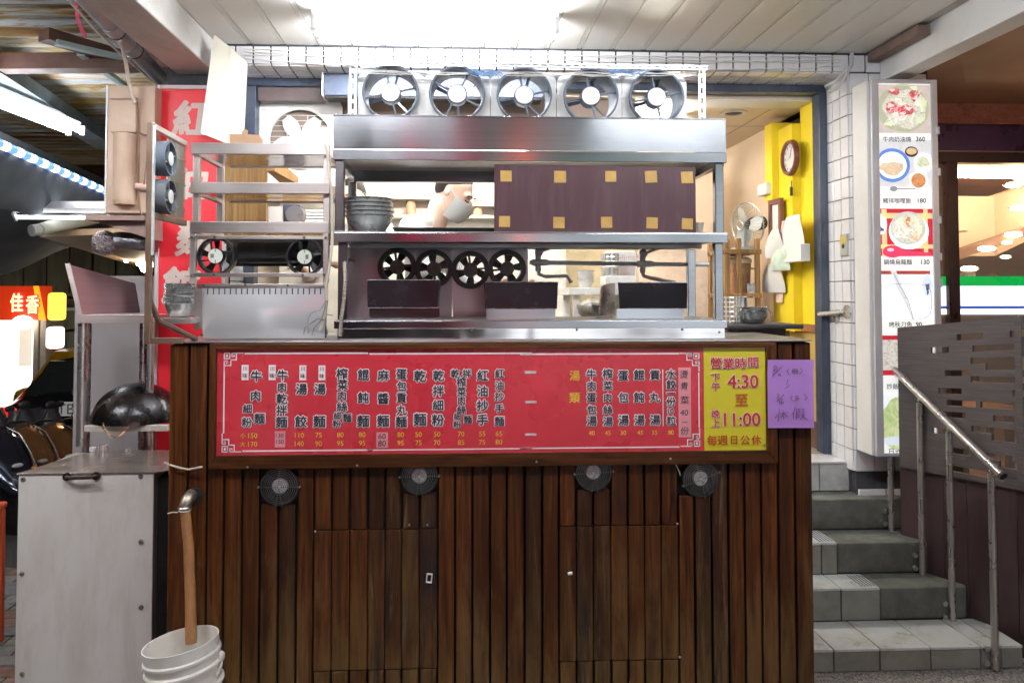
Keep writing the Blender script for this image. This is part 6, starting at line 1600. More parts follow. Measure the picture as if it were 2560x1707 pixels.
patch('picture', 2012, 770, 2140, 862, REDT, 1); patch('picture', 2026, 780, 2136, 850, mottled('rice', [(.35, (.5,.45,.38)), (.6, (.86,.82,.74))], 60), 2)
patch('picture', 2018, 905, 2142, 1020, LITP('lav', (.70,.72,.85), .6), 1); blob('food', 2070, 975, 55, 60, GREENP, 2, .06)
blob('dish', 2064, 1012, 50, 10, LITP('pale_blue', (.62,.68,.78)), 3)
INKG = M('caption_ink', (.06,.055,.07), .5, 0, .2, 30)
def cap(t_, x, y, s_, mt=INKG, off=0): obj('caption', B().text(t_, Lp(x, y, 2), s_*1.05, off=off+.012, sx=1), mt, lb_, smooth=False)
cap('牛肉奶油燒', 2060, 320, .030); cap('360', 2114, 320, .034, off=.01)
cap('豬排咖哩飯', 2060, 461, .030); cap('180', 2117, 461, .034, off=.01)
cap('鍋燒烏龍麵', 2062, 602, .030); cap('130', 2125, 602, .034, off=.01)
cap('烤秋刀魚', 2068, 745, .031); cap('90', 2110, 745, .034, off=.01)
cap('炒飯', 2050, 887, .032); cap('日式', 2056, 1036, .036)
hb_ = B()
for y in (300, 395, 505, 590, 650, 755): c_ = q(2148, y, BXY-.013); hb_.box(bx1_-.010, bx1_+.006, BXY-.02, BXY-.005, c_.z-.02, c_.z+.02)
obj('hinge', hb_, AL, lb_, bev=.002)
# ================================================================ DARK SLATTED SCREEN AND WALL AT THE RIGHT
A_ = Vector((q(2068, 900, 4.02).x, 4.02, 0)); E_ = Vector((q(2352, 900, 3.5).x, 3.5, 0))
dirr = (E_-A_).normalized(); L_ = (E_-A_).length; nrm = Vector((dirr.y, -dirr.x, 0))
if nrm.y > 0: nrm = -nrm
zs0_ = .79
def SP(u, z, d=0): return A_+dirr*(u*L_)+nrm*d+Vector((0,0,z))
SCW = M('grey_walnut_board', (.085,.070,.068), .42, 0, .35, 3, stretch=(2,2,38), bump=.0008, bs=3, rvar=.08)
scr = thing('privacy_screen', 'dark grey wood screen pierced by staggered slots above the stair wall', 'screen', SP(.5, zs0_))
def zt_of(u): return 1.523+.075*u
rows = 20; UE = 1.6
random.seed(21)
cutrows = {}
# slots read from the photograph: row index -> list of (start px, end px)
slots = [(1, [(2196,2222+0),(2222,2300)], 0)]
slotpix = [ # (x0, x1, y) display pixels
 (2202, 2262, 771), (2324, 2420, 764), (2142, 2184, 801), (2238, 2334, 794), (2234, 2378, 821), (2268, 2402, 848), (2175, 2232, 852), (2234, 2380, 875), (2330, 2402, 905),
 (2160, 2213, 900), (2256, 2332, 928), (2180, 2246, 927), (2286, 2376, 958), (2156, 2222, 950), (2236, 2410, 985), (2146, 2190, 995), (2282, 2380, 1015), (2190, 2234, 1030), (2270, 2330, 1042), (2340, 2408, 1055), (2300, 2380, 1073), (2184, 2310, 1080)]
def u_of(px, py):
    lo, hi = -.2, 2.5
    for _ in range(40):
        m_ = (lo+hi)/2; P_ = SP(m_, 0); r_ = ray(px, py)
        if P_.x/P_.y < r_.x/r_.y: lo = m_
        else: hi = m_
    return lo
def z_of(px, py, u): r_ = ray(px, py); P_ = SP(u, 0); return EYE.z+r_.z/r_.y*P_.y
nr_ = 26
hgt = lambda u: (zt_of(u)-zs0_)/nr_
cuts = {k: [] for k in range(nr_)}
for x0_, x1_, y_ in slotpix:
    ua, ub = u_of(x0_, y_), u_of(x1_, y_); um = (ua+ub)/2; zc_ = z_of((x0_+x1_)/2, y_, um)
    k = int(round((zc_-zs0_)/hgt(um)-.5)); k = min(nr_-2, max(1, k)); cuts[k].append((ua, ub))
for k in range(nr_):
    segs = []; cur = 0.0
    cs = sorted(cuts[k])
    for a, b_ in cs:
        if a > cur+.01: segs.append((cur, a))
        cur = max(cur, b_)
    if cur < UE: segs.append((cur, UE))
    for a, b_ in segs:
        za0, za1 = zs0_+hgt(a)*k, zs0_+hgt(a)*(k+1); zb0, zb1 = zs0_+hgt(b_)*k, zs0_+hgt(b_)*(k+1)
        ep = .0001
        obj('slat', B().hexa([SP(a, za0+ep, .018), SP(b_, zb0+ep, .018), SP(b_, zb0+ep, 0), SP(a, za0+ep, 0), SP(a, za1-ep, .018), SP(b_, zb1-ep, .018), SP(b_, zb1-ep, 0), SP(a, za1-ep, 0)]), SCW, scr, smooth=False)
u_e = u_of(2338, 900)
obj('edge_post', B().hexa([SP(u_e, zs0_, .022), SP(u_e+.05, zs0_, .022), SP(u_e+.05, zs0_, .0185), SP(u_e, zs0_, .0185), SP(u_e, zt_of(u_e), .022), SP(u_e+.05, zt_of(u_e), .022), SP(u_e+.05, zt_of(u_e), .0185), SP(u_e, zt_of(u_e), .0185)]), SCW, scr)
DW = M('dark_red_board', (.045,.022,.024), .42, 0, .35, 2.5, stretch=(3,3,.6), dirt=(.09,.07,.08), dirta=.5, ds=5, dst=(2,2,.4))
sw = thing('stair_wall', 'dark reddish brown boarded wall beside the stairs below the screen', 'wall', SP(.6, 0))
for k in range(9):
    a, b_ = -.02+.19*k, -.02+.19*(k+1)-.004
    obj('panel', B().hexa([SP(a, .014, -.005), SP(b_, .014, -.005), SP(b_, .014, -.09), SP(a, .014, -.09), SP(a, zs0_-.002, -.005), SP(b_, zs0_-.002, -.005), SP(b_, zs0_-.002, -.09), SP(a, zs0_-.002, -.09)]), DW, sw)
# ================================================================ NEIGHBOUR RESTAURANT BEHIND GLASS
NYq = 5.2
WARMC = M('neighbour_ceiling', (.46,.24,.13), .55, 0, .15, 2)
zn = q(2300, 240, NYq).z
struct('arcade_ceiling', B().box(2.505, 7.5, -1.3, NYq+.3, zn, zn+.06), M('brown_plaster', (.46,.27,.18), .6, 0, .12, 1.5))
DB = M('dark_bronze', (.05,.028,.03), .35, .3, .3, 5); PURP = M('purple_fascia', (.07,.03,.10), .3, .1, .3, 2)
nf = thing('restaurant_front', 'dark framed glass front of the neighbouring restaurant behind the screen', 'shopfront', (4.0, NYq, .012))
z_a, z_b, z_c = q(2250, 288, NYq).z, q(2250, 351, NYq).z, q(2250, 375, NYq).z
obj('moulding', B().box(2.62, 7.5, NYq-.03, NYq+.1, z_a+.002, zn-.002), M('red_moulding', (.30,.10,.07), .5, 0, .3, 20, bump=.01, bs=30), nf)
obj('fascia', B().box(2.62, 7.5, NYq-.01, NYq+.1, z_b+.008, z_a), PURP, nf)
obj('trim', B().box(2.62, 7.5, NYq-.03, NYq+.09, z_b, z_b+.0075), M('brass_trim', (.45,.28,.18), .35, .6), nf, bev=.001)
obj('header', B().box(2.62, 7.5, NYq-.02, NYq+.08, z_c, z_b-.0005), DB, nf)
for pa, pb_ in ((2171, 2196), (2420, 2446)):
    obj('mullion', B().box(q(pa, 500, NYq).x, q(pb_, 500, NYq).x, NYq-.03, NYq+.07, .3, z_c-.0005), DB, nf, bev=.003)
obj('mullion', B().box(6.2, 6.3, NYq-.03, NYq+.07, .3, z_c-.0005), DB, nf, bev=.003)
obj('sill', B().box(2.62, 7.5, NYq-.04, NYq+.08, .012, .299), DB, nf)
GL_ = bpy.data.materials.new('shop_glass'); GL_.use_nodes = True; b = GL_.node_tree.nodes['Principled BSDF']
b.inputs['Base Color'].default_value = (1,1,1,1); b.inputs['Roughness'].default_value = .02; b.inputs['Alpha'].default_value = .10; b.inputs['Specular IOR Level'].default_value = .8
obj('glass_pane', B().box(2.63, 6.19, NYq+.015, NYq+.021, .30, z_c-.001), GL_, nf)
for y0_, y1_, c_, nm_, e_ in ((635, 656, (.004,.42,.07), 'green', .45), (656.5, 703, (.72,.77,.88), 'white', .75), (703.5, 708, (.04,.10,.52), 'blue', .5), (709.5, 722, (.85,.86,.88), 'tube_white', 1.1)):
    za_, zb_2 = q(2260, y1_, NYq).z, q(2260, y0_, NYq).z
    obj('reflected_band', B().box(q(2160, 700, NYq).x, 6.1, NYq+.004, NYq+.012, za_, zb_2), M('reflected_'+nm_, c_, .3, 0, .04, 2, emit=c_, es=e_), nf)  # reflection of the store opposite, built as glowing bands on the glass
struct('restaurant_floor', B().box(2.62, 8, NYq+.1, 13, -.01, .02), M('rest_floor', (.25,.15,.10), .5))
RW = M('restaurant_wall', (.80,.66,.50), .6, 0, .05, 2)
ZCn = 2.98
struct('restaurant_ceiling', B().box(2.6, 9, NYq+.12, 12.4, ZCn, ZCn+.05), WARMC)
struct('restaurant_wall', B().box(2.6, 9, 12.0, 12.1, 0, ZCn), M('rest_back', (.30,.22,.18), .6, 0, .3, 1))
struct('restaurant_wall', B().box(2.50, 2.6, NYq+.12, 12, 0, ZCn), RW)
struct('restaurant_wall', B().box(9, 9.1, NYq+.12, 12, 0, ZCn), RW)
b0 = rect(2196, 451, 2284, 560, 6.2)
struct('bulkhead', B().box(b0[0]-.35, b0[1], 6.2, 6.35, b0[2]-.1, b0[3]), RW)
bb1 = B().hexa([(q(2285,530,6.2).x, 6.2, q(2285,560,6.2).z-.1), (q(2430,530,5.7).x, 5.7, q(2430,520,5.7).z), (q(2430,530,5.7).x, 5.8, q(2430,520,5.7).z), (q(2285,530,6.2).x, 6.35, q(2285,560,6.2).z-.1),
                (q(2285,530,6.2).x, 6.2, b0[3]), (q(2430,400,5.7).x, 5.7, q(2430,400,5.7).z), (q(2430,400,5.7).x, 5.8, q(2430,400,5.7).z), (q(2285,530,6.2).x, 6.35, b0[3])])
struct('bulkhead', bb1, M('cream_bulk', (.70,.56,.42), .6))
bm_ = [q(2196, 575, 6.1), q(2420, 500, 5.6), q(2420, 522, 5.6), q(2196, 598, 6.1)]
struct('ceiling_beam', B().quadslab(bm_[0], bm_[1], bm_[2], bm_[3], (.1,1,0), .1), M('timber_beam', (.16,.09,.06), .5, 0, .3, 3))
slp = [q(2196, 600, 6.3), q(2430, 520, 6.0), q(2430, 650, 11), q(2196, 652, 11)]
struct('sloping_ceiling', B().add(slp, [(0,1,2,3)]).quadslab(*slp, (0,0,1), .04), M('sloped_plaster', (.42,.28,.20), .6, 0, .1, 2))
for k, (x_, y_, e_) in enumerate(((2328, 425, 1), (2352, 412, 1), (2327, 539, 1), (2313, 557, 0), (2226, 617, 1), (2266, 571, 1), (2310, 590, 0), (2340, 478, 1))):
    Yd = 5.75+k*.02; c_ = q(x_, y_, Yd)
    t = thing('downlight', '%s glowing oval downlight seen in the restaurant behind the glass' % ['upper', 'upper right', 'middle right', 'small dim', 'lowest', 'middle', 'right dim', 'right edge'][k], 'downlight', c_, 'restaurant downlights')
    obj('lamp', B().sphere(c_, .062 if e_ else .04, 16, 8, (1,1,.35)), glow('warm_lamp_%d' % e_, (1,.80,.52), 16 if e_ else 6), t)
    obj('trim', B().ring(c_, .068 if e_ else .045, .005, 'z', 20, 5), M('brass_ring', (.5,.35,.2), .3, .8), t)
cl_ = q(2170, 498, 5.7)
t = thing('pendant_lamp', 'bright pendant lamp partly behind the dark mullion', 'lamp', cl_+Vector((0,0,-.1)))
obj('shade', B().sphere(cl_, .075, 16, 12, (1,1,.9)), glow('warm_lamp_1', (1,.80,.52), 16), t)
obj('dish', B().lathe([(.0001, -.13), (.14, -.12), (.15, -.115)], cl_, 'z', n=24), M('amber_glass', (.55,.25,.08), .3), t)
obj('rod', B().cyl(cl_+Vector((0,0,.07)), (cl_.x, cl_.y, ZCn), .006, n=8), DB, t)
cn = rect(2196, 570+55, 2232, 668, NYq+.1)
single('specials_card', B().box(cn[0], cn[1], NYq+.06, NYq+.064, cn[2], q(2210, 622, NYq).z), M('specials_print', (.60,.42,.34), .6, 0, .5, 30, dirt=(.45,.12,.08), dirta=.7, ds=28), 'pinkish printed specials card inside the restaurant window', 'card')
sh = q(2255, 640, 8.2)
single('red_cushion', B().ring((sh.x, 8.2, sh.z-.02), .13, .045, 'y', 24, 8), M('orange_glow', (.75,.22,.04), .5), 'orange ring shaped ornament beyond the green reflected band', 'ornament')
for k in range(3):
    t = thing('dining_table', 'dark dining table %s inside the restaurant behind slotted screen' % ['nearest the glass', 'in the middle', 'farthest back'][k], 'table', (4.2+k*.9, 6.6+k*1.5, .02))
    obj('tabletop', B().box(-.5, .5, -.35, .35, .70, .74), LWOOD, t, local=True, bev=.004)
    for sx in (-.44, .44):
        for sy in (-.29, .29): obj('leg', B().box(sx-.025, sx+.025, sy-.025, sy+.025, 0, .699), DB, t, local=True)
fixture('fluorescent_light', 5.2, 7.6, ZCn-.062, 'warm tube light on the restaurant ceiling', 70, None, ln=2.0, col=(1,.74,.48))
fixture('fluorescent_light', 3.7, 5.9, ZCn-.062, 'warm tube light on the restaurant ceiling just behind the glass', 50, None, ln=.9, col=(1,.74,.48))
fixture('fluorescent_light', 4.2, 2.6, zn-.45, 'added warm tube light hung low to brighten the brown arcade ceiling', 36, None, ln=1.2, col=(1,.66,.40))  # added lamp, hung low so its light reaches the ceiling
# ================================================================ LEFT: CABINET, STAND, WOK
CBY = 3.32
ca = rect(38, 1087, 350, 1563, CBY)
cb0, cb1 = ca[0], q(350, 1300, CBY).x
cbz = q(200, 1087, CBY).z; CBB = 3.80
WPAN = M('laminate_offwhite', (.76,.72,.70), .4, 0, .03, 1.2, dirt=(.44,.37,.29), dirta=.55, ds=5, dst=(1.4,1.4,.35))
cab = thing('white_cabinet', 'off white laminate cabinet with dark handle and rivets, left of counter', 'cabinet', ((cb0+cb1)/2, (CBY+CBB)/2, .012))
obj('front_panel', B().box(cb0, cb1, CBY, CBY+.012, .045, cbz-.004), WPAN, cab, bev=.002)
obj('carcass', B().box(cb0+.004, cb1-.002, CBY+.013, CBB, .05, cbz-.01), M('cabinet_side', (.30,.27,.25), .5), cab)
obj('dark_side', B().box(cb1-.001, CXL-.004, CBY+.05, CBB-.02, .05, cbz-.03), BLACKM, cab)  # black block paints the shade in the gap beside the counter
TOPM = M('worn_steel_top', (.62,.55,.52), .22, .85, .12, 2.5, dirt=(.45,.27,.18), dirta=.7, ds=3)
topc = [q(38, 1088, CBY-.004), q(352, 1084, CBY-.004), Vector((CXL-.006, 3.45, cbz)), q(384, 1034, Z=cbz), q(250, 1036, Z=cbz), q(180, 1045, Z=cbz), q(120, 1063, Z=cbz)]
topc = [Vector((p.x, p.y, cbz-.003)) for p in topc]
obj('top', B().prism([(p.x, p.y) for p in topc], lambda u, v: (u, v, cbz-.003), (0, 0, .006)), TOPM, cab, bev=.001)
sb = B()
for px, py in ((53, 1101), (323, 1094), (324, 1244), (324, 1394), (50, 1317), (51, 1547)):
    c = q(px, py, CBY); sb = B().lathe([(.0001, CBY-.006), (.008, CBY-.005), (.0105, CBY-.001), (.0105, CBY+.001)], (c.x, 0, c.z), 'y', n=14)
    obj('rivet', sb, M('rivet_grey', (.30,.29,.26), .4, .8, .2, 20), cab)
h0, h1 = q(155, 1094, CBY), q(222, 1092, CBY)
obj('handle', B().tube([h0+Vector((0,-.003,0)), h0+Vector((.006,-.028,0)), h1+Vector((-.006,-.028,0)), h1+Vector((0,-.003,0))], .0085, 10).lathe([(.0001,-.010),(.017,-.008),(.018,0)], h0, 'y', n=14).lathe([(.0001,-.010),(.017,-.008),(.018,0)], h1, 'y', n=14),
    M('old_bronze', (.055,.035,.028), .4, .7, .3, 12), cab)
for x_ in (cb0+.05, cb1-.05):
    for y_ in (CBY+.05, CBB-.05): obj('foot', B().cyl((x_, y_, .012), (x_, y_, .05), .018, n=10), BLACKP, cab)
# spice pots on the cabinet back
for k, (px, r_, h_, lb) in enumerate(((237, .022, .028, 'low steel seasoning pot on the cabinet under the wok'), (213, .015, .018, 'small pale seasoning cup left of the steel seasoning pot'), (292, .016, .012, 'tiny steel lid near the back of white cabinet'))):
    c = q(px, 1036, 3.76); single('seasoning_pot', B().lathe([(.0001, cbz+.004), (r_, cbz+.004), (r_*1.05, cbz+.004+h_), (r_*.9, cbz+.004+h_), (.0001, cbz+.012)], (c.x, 3.76, 0), 'z', n=18), SM if k != 1 else WHITEP, lb, 'pot')
# steel stand with raised splash sheet
SY_ = 3.86
st3 = thing('steel_stand', 'steel stand with round legs and splash sheet left of the counter', 'stand', (q(262, 740, SY_).x, SY_+.2, .012))
PINKST = steelm('pinkish_satin_steel', (.60,.50,.49), .34, .002, .4, metal=.7)
za_, zb_2 = q(200, 742, SY_).z, q(200, 723, SY_).z
xa_, xb_ = q(176, 732, SY_).x, q(352, 732, SY_).x
obj('shelf', B().box(xa_, xb_, SY_, SY_+.42, za_+.004, zb_2-.002), PINKST, st3, bev=.002)
obj('shelf_lip', B().box(xa_-.002, xb_+.002, SY_-.006, SY_-.0005, za_, zb_2), PINKST, st3, bev=.001)
P1, P2, P3, P4 = q(150, 605, SY_+.02), q(310, 651, SY_+.45), q(322, 722, SY_+.45), q(180, 724, SY_+.005)
P3.z = P4.z = zb_2
obj('splash_sheet', B().quadslab(P1, P2, P3, P4, (0,1,0), .003), steelm('steel_red_reflection', (.52,.30,.32), .3, .004, .5, metal=.55), st3)  # red reflection is put into the steel's own colour
obj('splash_edge', B().quadslab(q(150,605,SY_+.018), q(162,606,SY_+.018), q(190,722,SY_+.002), q(179,722,SY_+.002), (0,-1,0), .004), PINKST, st3)
for px, y_, r_ in ((190, SY_+.04, .026), (328, SY_+.38, .020)):
    c = q(px, 900, y_); obj('leg', B().cyl((c.x, y_, cbz+.003 if px < 200 else .02), (c.x, y_, za_+.003), r_, n=20), M('round_leg_steel', (.60,.54,.54), .3, .85, .08, 3), st3)
for px, y_ in ((200, SY_+.38), (345, SY_+.05)):
    c = q(px, 900, y_); obj('leg', B().cyl((c.x, y_, .02), (c.x, y_, za_+.003), .018, n=14), M('round_leg_steel', (.60,.54,.54)), st3)
gz0_, gz1_ = q(300, 990, SY_-.05).z, q(300, 976, SY_-.05).z
wkx = q(302, 900, SY_+.1).x
obj('wok_bar', B().box(q(195, 980, SY_-.05).x, q(386, 980, SY_-.05).x, SY_-.06, SY_-.03, gz0_, gz1_), M('bar_white', (.62,.58,.52), .45, .2, .15, 9, dirt=(.3,.24,.18), dirta=.6, ds=9), st3, bev=.002)
obj('wok_bar', B().box(q(195, 980, SY_-.05).x, q(386, 980, SY_-.05).x, SY_+.28, SY_+.31, gz0_, gz1_), M('bar_white', (.62,.58,.52)), st3, bev=.002)
# inverted wok
WK = M('seasoned_wok', (.022,.022,.026), .27, .8, .4, 8, rvar=.14, dirt=(.12,.065,.04), dirta=.5, ds=5, spec=.8)
wr = (q(302+103, 980, SY_+.12).x-wkx); wh = q(302, 880, SY_+.12).z-gz1_
wok = thing('wok', 'big blackened wok turned upside down on the stand', 'wok', (wkx, SY_+.12, gz1_+.001))
prof = [(wr*math.sin(a*math.pi/2/14)**.92 if a else .0001, gz1_+.002+wh*math.cos(a*math.pi/2/14)**1.15) for a in range(15)]
prof += [(wr*.985, gz1_+.001), (wr*.93, gz1_+.012+wh*.25), (wr*.6, gz1_+wh*.76), (.0001, gz1_+wh*.96)]
obj('pan', B().lathe(prof, (wkx+.02, SY_+.12, 0), 'z', n=56), WK, wok)
hy = SY_+.12-wr
ha, hb2 = q(238, 976, SY_-.08), q(300, 974, SY_-.08)
ps = [ha.lerp(hb2, k/10)+Vector((0, -.03*math.sin(math.pi*k/10), -.055*math.sin(math.pi*k/10))) for k in range(11)]
obj('ear_handle', B().tube(ps, .0052, 8), M('copper_handle', (.42,.26,.17), .3, .9, .2, 9), wok)
for p_ in (ha, hb2): obj('rivet', B().sphere(p_+Vector((0, .006, .004)), .010, 10, 8), M('dark_bolt', (.16,.13,.12)), wok)
# pale partition board behind the stand
pbr = rect(212, 634, 348, 1045, 4.55)
single('partition_board', B().box(pbr[0]-.08, pbr[1]+.12, 4.5, 4.53, .0, q(280, 634, 4.5).z), M('mauve_board', (.46,.42,.44), .55, 0, .05, 2, dirt=(.3,.27,.27), dirta=.4, ds=2.5), 'pale mauve upright board behind the steel stand', 'board', bev=.003)
single('socket_box', B().box(q(340,1010,4.49).x, q(356,1010,4.49).x, 4.44, 4.495, q(345,1016,4.45).z, q(345,996,4.45).z), M('socket_dark', (.07,.06,.06), .5), 'small dark socket box low on the pale mauve board', 'socket', bev=.003)
# beige electrical box
EBY = 4.05
eb = rect(246, 197, 350, 490, EBY)
box_ = thing('meter_box', 'beige plywood meter board with round cylinder housing left of red sign', 'meter box', ((eb[0]+eb[1])/2, EBY, eb[2]))
BEI = M('beige_enamel', (.56,.40,.30), .5, 0, .06, 3, dirt=(.35,.22,.15), dirta=.4, ds=5)
obj('board', B().box(eb[0], eb[1]+.01, EBY, EBY+.10, eb[2], eb[3]), BEI, box_, bev=.004)
obj('side_strip', B().box(eb[0]-.010, eb[0]-.001, EBY, EBY+.10, eb[2], eb[3]), WHITEP, box_)
c0 = rect(259, 232, 318, 307, EBY)
obj('cover', B().box(c0[0], c0[1], EBY-.03, EBY-.001, c0[2], c0[3]), BEI, box_, bev=.004)
obj('cover_lip', B().box(c0[0], c0[1], EBY-.04, EBY-.001, c0[3]+.001, c0[3]+.012), BEI, box_, bev=.002)
c1 = rect(259, 308, 311, 470, EBY-.03)
cr_ = (c1[1]-c1[0])/2
obj('cylinder', B().cyl(((c1[0]+c1[1])/2, EBY-.02, c1[2]+.02), ((c1[0]+c1[1])/2, EBY-.02, c1[3]), cr_, n=28).lathe([(cr_, c1[2]+.02), (cr_*.9, c1[2]), (.0001, c1[2]-.004)], ((c1[0]+c1[1])/2, EBY-.02, 0), 'z', n=28), BEI, box_)
obj('cylinder_mouth', B().lathe([(.0001, c1[3]+.002), (cr_*.93, c1[3]+.002)], ((c1[0]+c1[1])/2, EBY-.02, 0), 'z', n=28), M('mouth_dark', (.10,.065,.05), .7), box_)
obj('gland', B().cyl(q(312, 427, EBY-.03), q(342, 432, EBY-.03), .017, n=12), M('gland_pink', (.60,.42,.36), .5), box_)
wb = B(); wb.tube([q(316, 305, EBY-.03), q(330, 311, EBY-.04), q(346, 312, EBY-.04)], .006, 6)
wb.tube([q(316, 235, EBY-.035), q(319, 300, EBY-.035), q(318, 400, EBY-.035), q(319, 450, EBY-.035), q(321, 480, EBY-.05), q(330, 510, EBY-.06), q(345, 522, EBY-.06)], .0045, 6)
wb.tube([q(338, 318, EBY-.04), q(337, 370, EBY-.04), q(330, 430, EBY-.04)], .003, 5)
obj('cable', wb, M('brown_cable', (.22,.12,.08), .6), box_)
single('cable', B().tube([q(276, 95, 3.75), q(283, 118, 3.8), q(290, 150, 3.9), q(296, 190, 3.98), q(304, 222, 4.0), q(311, 238, 4.0)], .0095, 8), CORD, 'pale cable hanging from the drain pipe into the meter box', 'cable')
single('mounting_shelf', B().box(q(217,505,4.0).x, q(350,505,4.0).x, 3.9, 4.2, q(280,508,3.95).z, q(280,497,3.95).z).hexa([(q(228,520,3.95).x,3.95,q(228,512,3.95).z),(q(348,555,3.95).x,3.95,q(348,550,3.95).z),(q(348,555,3.95).x,4.1,q(348,550,3.95).z),(q(228,520,3.95).x,4.1,q(228,512,3.95).z),(q(228,512,3.95).x,3.95,q(228,509,3.95).z),(q(348,512,3.95).x,3.95,q(348,509,3.95).z),(q(348,512,3.95).x,4.1,q(348,509,3.95).z),(q(228,512,3.95).x,4.1,q(228,509,3.95).z)]),
       M('rust_pink_steel', (.30,.20,.18), .6, .3, .2, 9), 'tapered rust brown bracket shelf below the beige meter box', 'shelf')
# foil duct
fd = thing('foil_duct', 'dark silver flexible foil duct with crumpled end under the meter box', 'duct', q(236, 585, 4.1))
FOIL = M('duct_foil', (.22,.22,.24), .38, .85, .4, 14, bump=.01, bs=22)
obj('duct', B().tube([q(252, 556, 4.1), q(280, 552, 4.1), q(320, 556, 4.1), q(360, 558, 4.1)], .045, 14), FOIL, fd)
obj('mouth', B().sphere(q(240, 558, 4.08), .066, 18, 12, (.95,1,1)), M('duct_mouth', (.40,.34,.36), .3, .9, .3, 60, bump=.02, bs=60), fd)
# drain pipe under the arcade beam
zp = 2.97
pp0, pp1 = q(172, -30, Z=zp), q(381, 194, Z=zp-.02)
dp = thing('soil_pipe', 'thick grey white drain pipe under the beam with wire ties', 'pipe', pp1)
PVC = M('pvc_pipe', (.50,.51,.55), .4, 0, .08, 3, dirt=(.25,.24,.25), dirta=.6, ds=4)
obj('pipe', B().tube([pp0, pp0.lerp(pp1, .5), pp1], .042, 20), PVC, dp)
for f_ in (.32, .52): 
    m_ = pp0.lerp(pp1, f_); d_ = (pp1-pp0).normalized()
    obj('coupling', B().cyl(m_-d_*.05, m_+d_*.05, .047, n=20), PVC, dp); obj('tie', B().cyl(m_+d_*.052, m_+d_*.058, .049, n=18), BLACKP, dp)
single('cable_run', B().tube([pp0+Vector((-.05,0,-.03)), pp0.lerp(pp1, .35)+Vector((-.06,0,-.035)), pp0.lerp(pp1, .6)+Vector((-.055,0,-.03)), pp1+Vector((-.03,0,-.02))], .006, 6), PALEW, 'thin white cable strapped along the left of the thick drain pipe', 'cable')
single('ribbon', B().quadslab(q(168, -10, 3.6), q(178, -10, 3.6), q(182, 45, 3.6), q(174, 45, 3.6), (0,1,0), .003).quadslab(q(174, 45, 3.6), q(183, 45, 3.6), q(199, 84, 3.62), q(190, 86, 3.62), (0,1,0), .003).quadslab(q(182, 30, 3.6), q(194, 34, 3.6), q(192, 38, 3.6), q(182, 36, 3.6), (0,1,0), .003),
       M('pink_ribbon', (.50,.035,.10), .6, 0, .2, 9), 'faded pink ribbon hanging under the rusty canopy', 'ribbon')
# ================================================================ CANOPY OVER THE STREET
def rustm():
    m = bpy.data.materials.new('corrugated_rust'); m.use_nodes = True; nt = m.node_tree; b = nt.nodes['Principled BSDF']
    n1 = noise(nt, vec(nt, (1.0, 9.0, 1), False), 1.3, 8, .68, .6)
    c = ramp(nt, n1, [(.34, (.24,.27,.29)), (.46, (.42,.45,.46)), (.53, (.30,.19,.06)), (.60, (.22,.10,.035)), (.72, (.11,.045,.03))])
    n2 = noise(nt, vec(nt, (1, 2, 1), False), 1.0, 5, .6)
    c = mixc(nt, ramp(nt, n2, [(.48, 0), (.62, .65)]), c, (.46,.33,.08))
    nt.links.new(c, b.inputs['Base Color']); b.inputs['Roughness'].default_value = .65; b.inputs['Metallic'].default_value = .15
    return m
RUSTC = rustm()
CZ = 3.32
def corr(u, v):
    x = -1.72-6.5*u; y = 1.0+8.8*v
    return Vector((x, y, CZ+.02*math.sin(y*2*math.pi/.19)-.05*u))
can = tag(obj('canopy_roof', B().sheet(corr, 6, 8*52), RUSTC), 'corrugated rusty metal canopy roof over the lane at left', 'roof')
BLGR = M('blue_grey_steel', (.13,.18,.21), .5, .2, .2, 4); BRN = M('rust_brown_steel', (.15,.075,.060), .6, .2, .3, 4); PALG = M('pale_green_steel', (.45,.56,.54), .5, .1, .1, 4)
def beamp(nm, a, b_, w_, h_, mt, lb):
    a, b_ = Vector(a), Vector(b_); d = (b_-a).normalized(); s = d.cross(Vector((0,0,1))).normalized()*w_/2
    single(nm, B().hexa([a-s-Vector((0,0,h_)), b_-s-Vector((0,0,h_)), b_+s-Vector((0,0,h_)), a+s-Vector((0,0,h_)), a-s, b_-s, b_+s, a+s]), mt, lb, 'beam', bev=.003)
zc = CZ-.10
beamp('purlin', q(-140, 130, Z=zc-.03), q(395, 125, Z=zc-.03), .12, .10, BRN, 'rust brown roof purlin crossing just behind the pink ribbon')
beamp('purlin', q(100, 66, Z=zc), q(385, 152, Z=zc), .10, .07, BRN, 'rust brown diagonal roof brace below the pipe')
beamp('purlin', q(128, 92, Z=zc-.06), q(330, 140, Z=zc-.06), .05, .03, PALG, 'pale green steel strip angled under the canopy')
beamp('purlin', q(186, 118, Z=zc-.05), q(302, 205, Z=zc-.05), .05, .03, PALG, 'pale green steel strip running back to the meter box')
beamp('purlin', q(-60, 115, Z=zc-.04), q(252, 322, Z=zc-.04), .20, .10, BLGR, 'wide blue grey roof beam beside the bright tube light')
beamp('purlin', q(-40, 290, Z=zc-.22), q(250, 420, Z=zc-.22), .10, .10, M('dusty_blue_steel', (.27,.31,.31), .5, .2, .2, 4), 'dusty blue outer edge beam of the canopy')
single('roof_gap', B().quadslab(q(150, 20, Z=zc+.02), q(215, 10, Z=zc+.02), q(235, 60, Z=zc+.02), q(150, 60, Z=zc+.02), (0,0,-1), .01), BLACKM, 'dark opening in the rusty canopy behind the pink ribbon', 'opening') if 0 else None
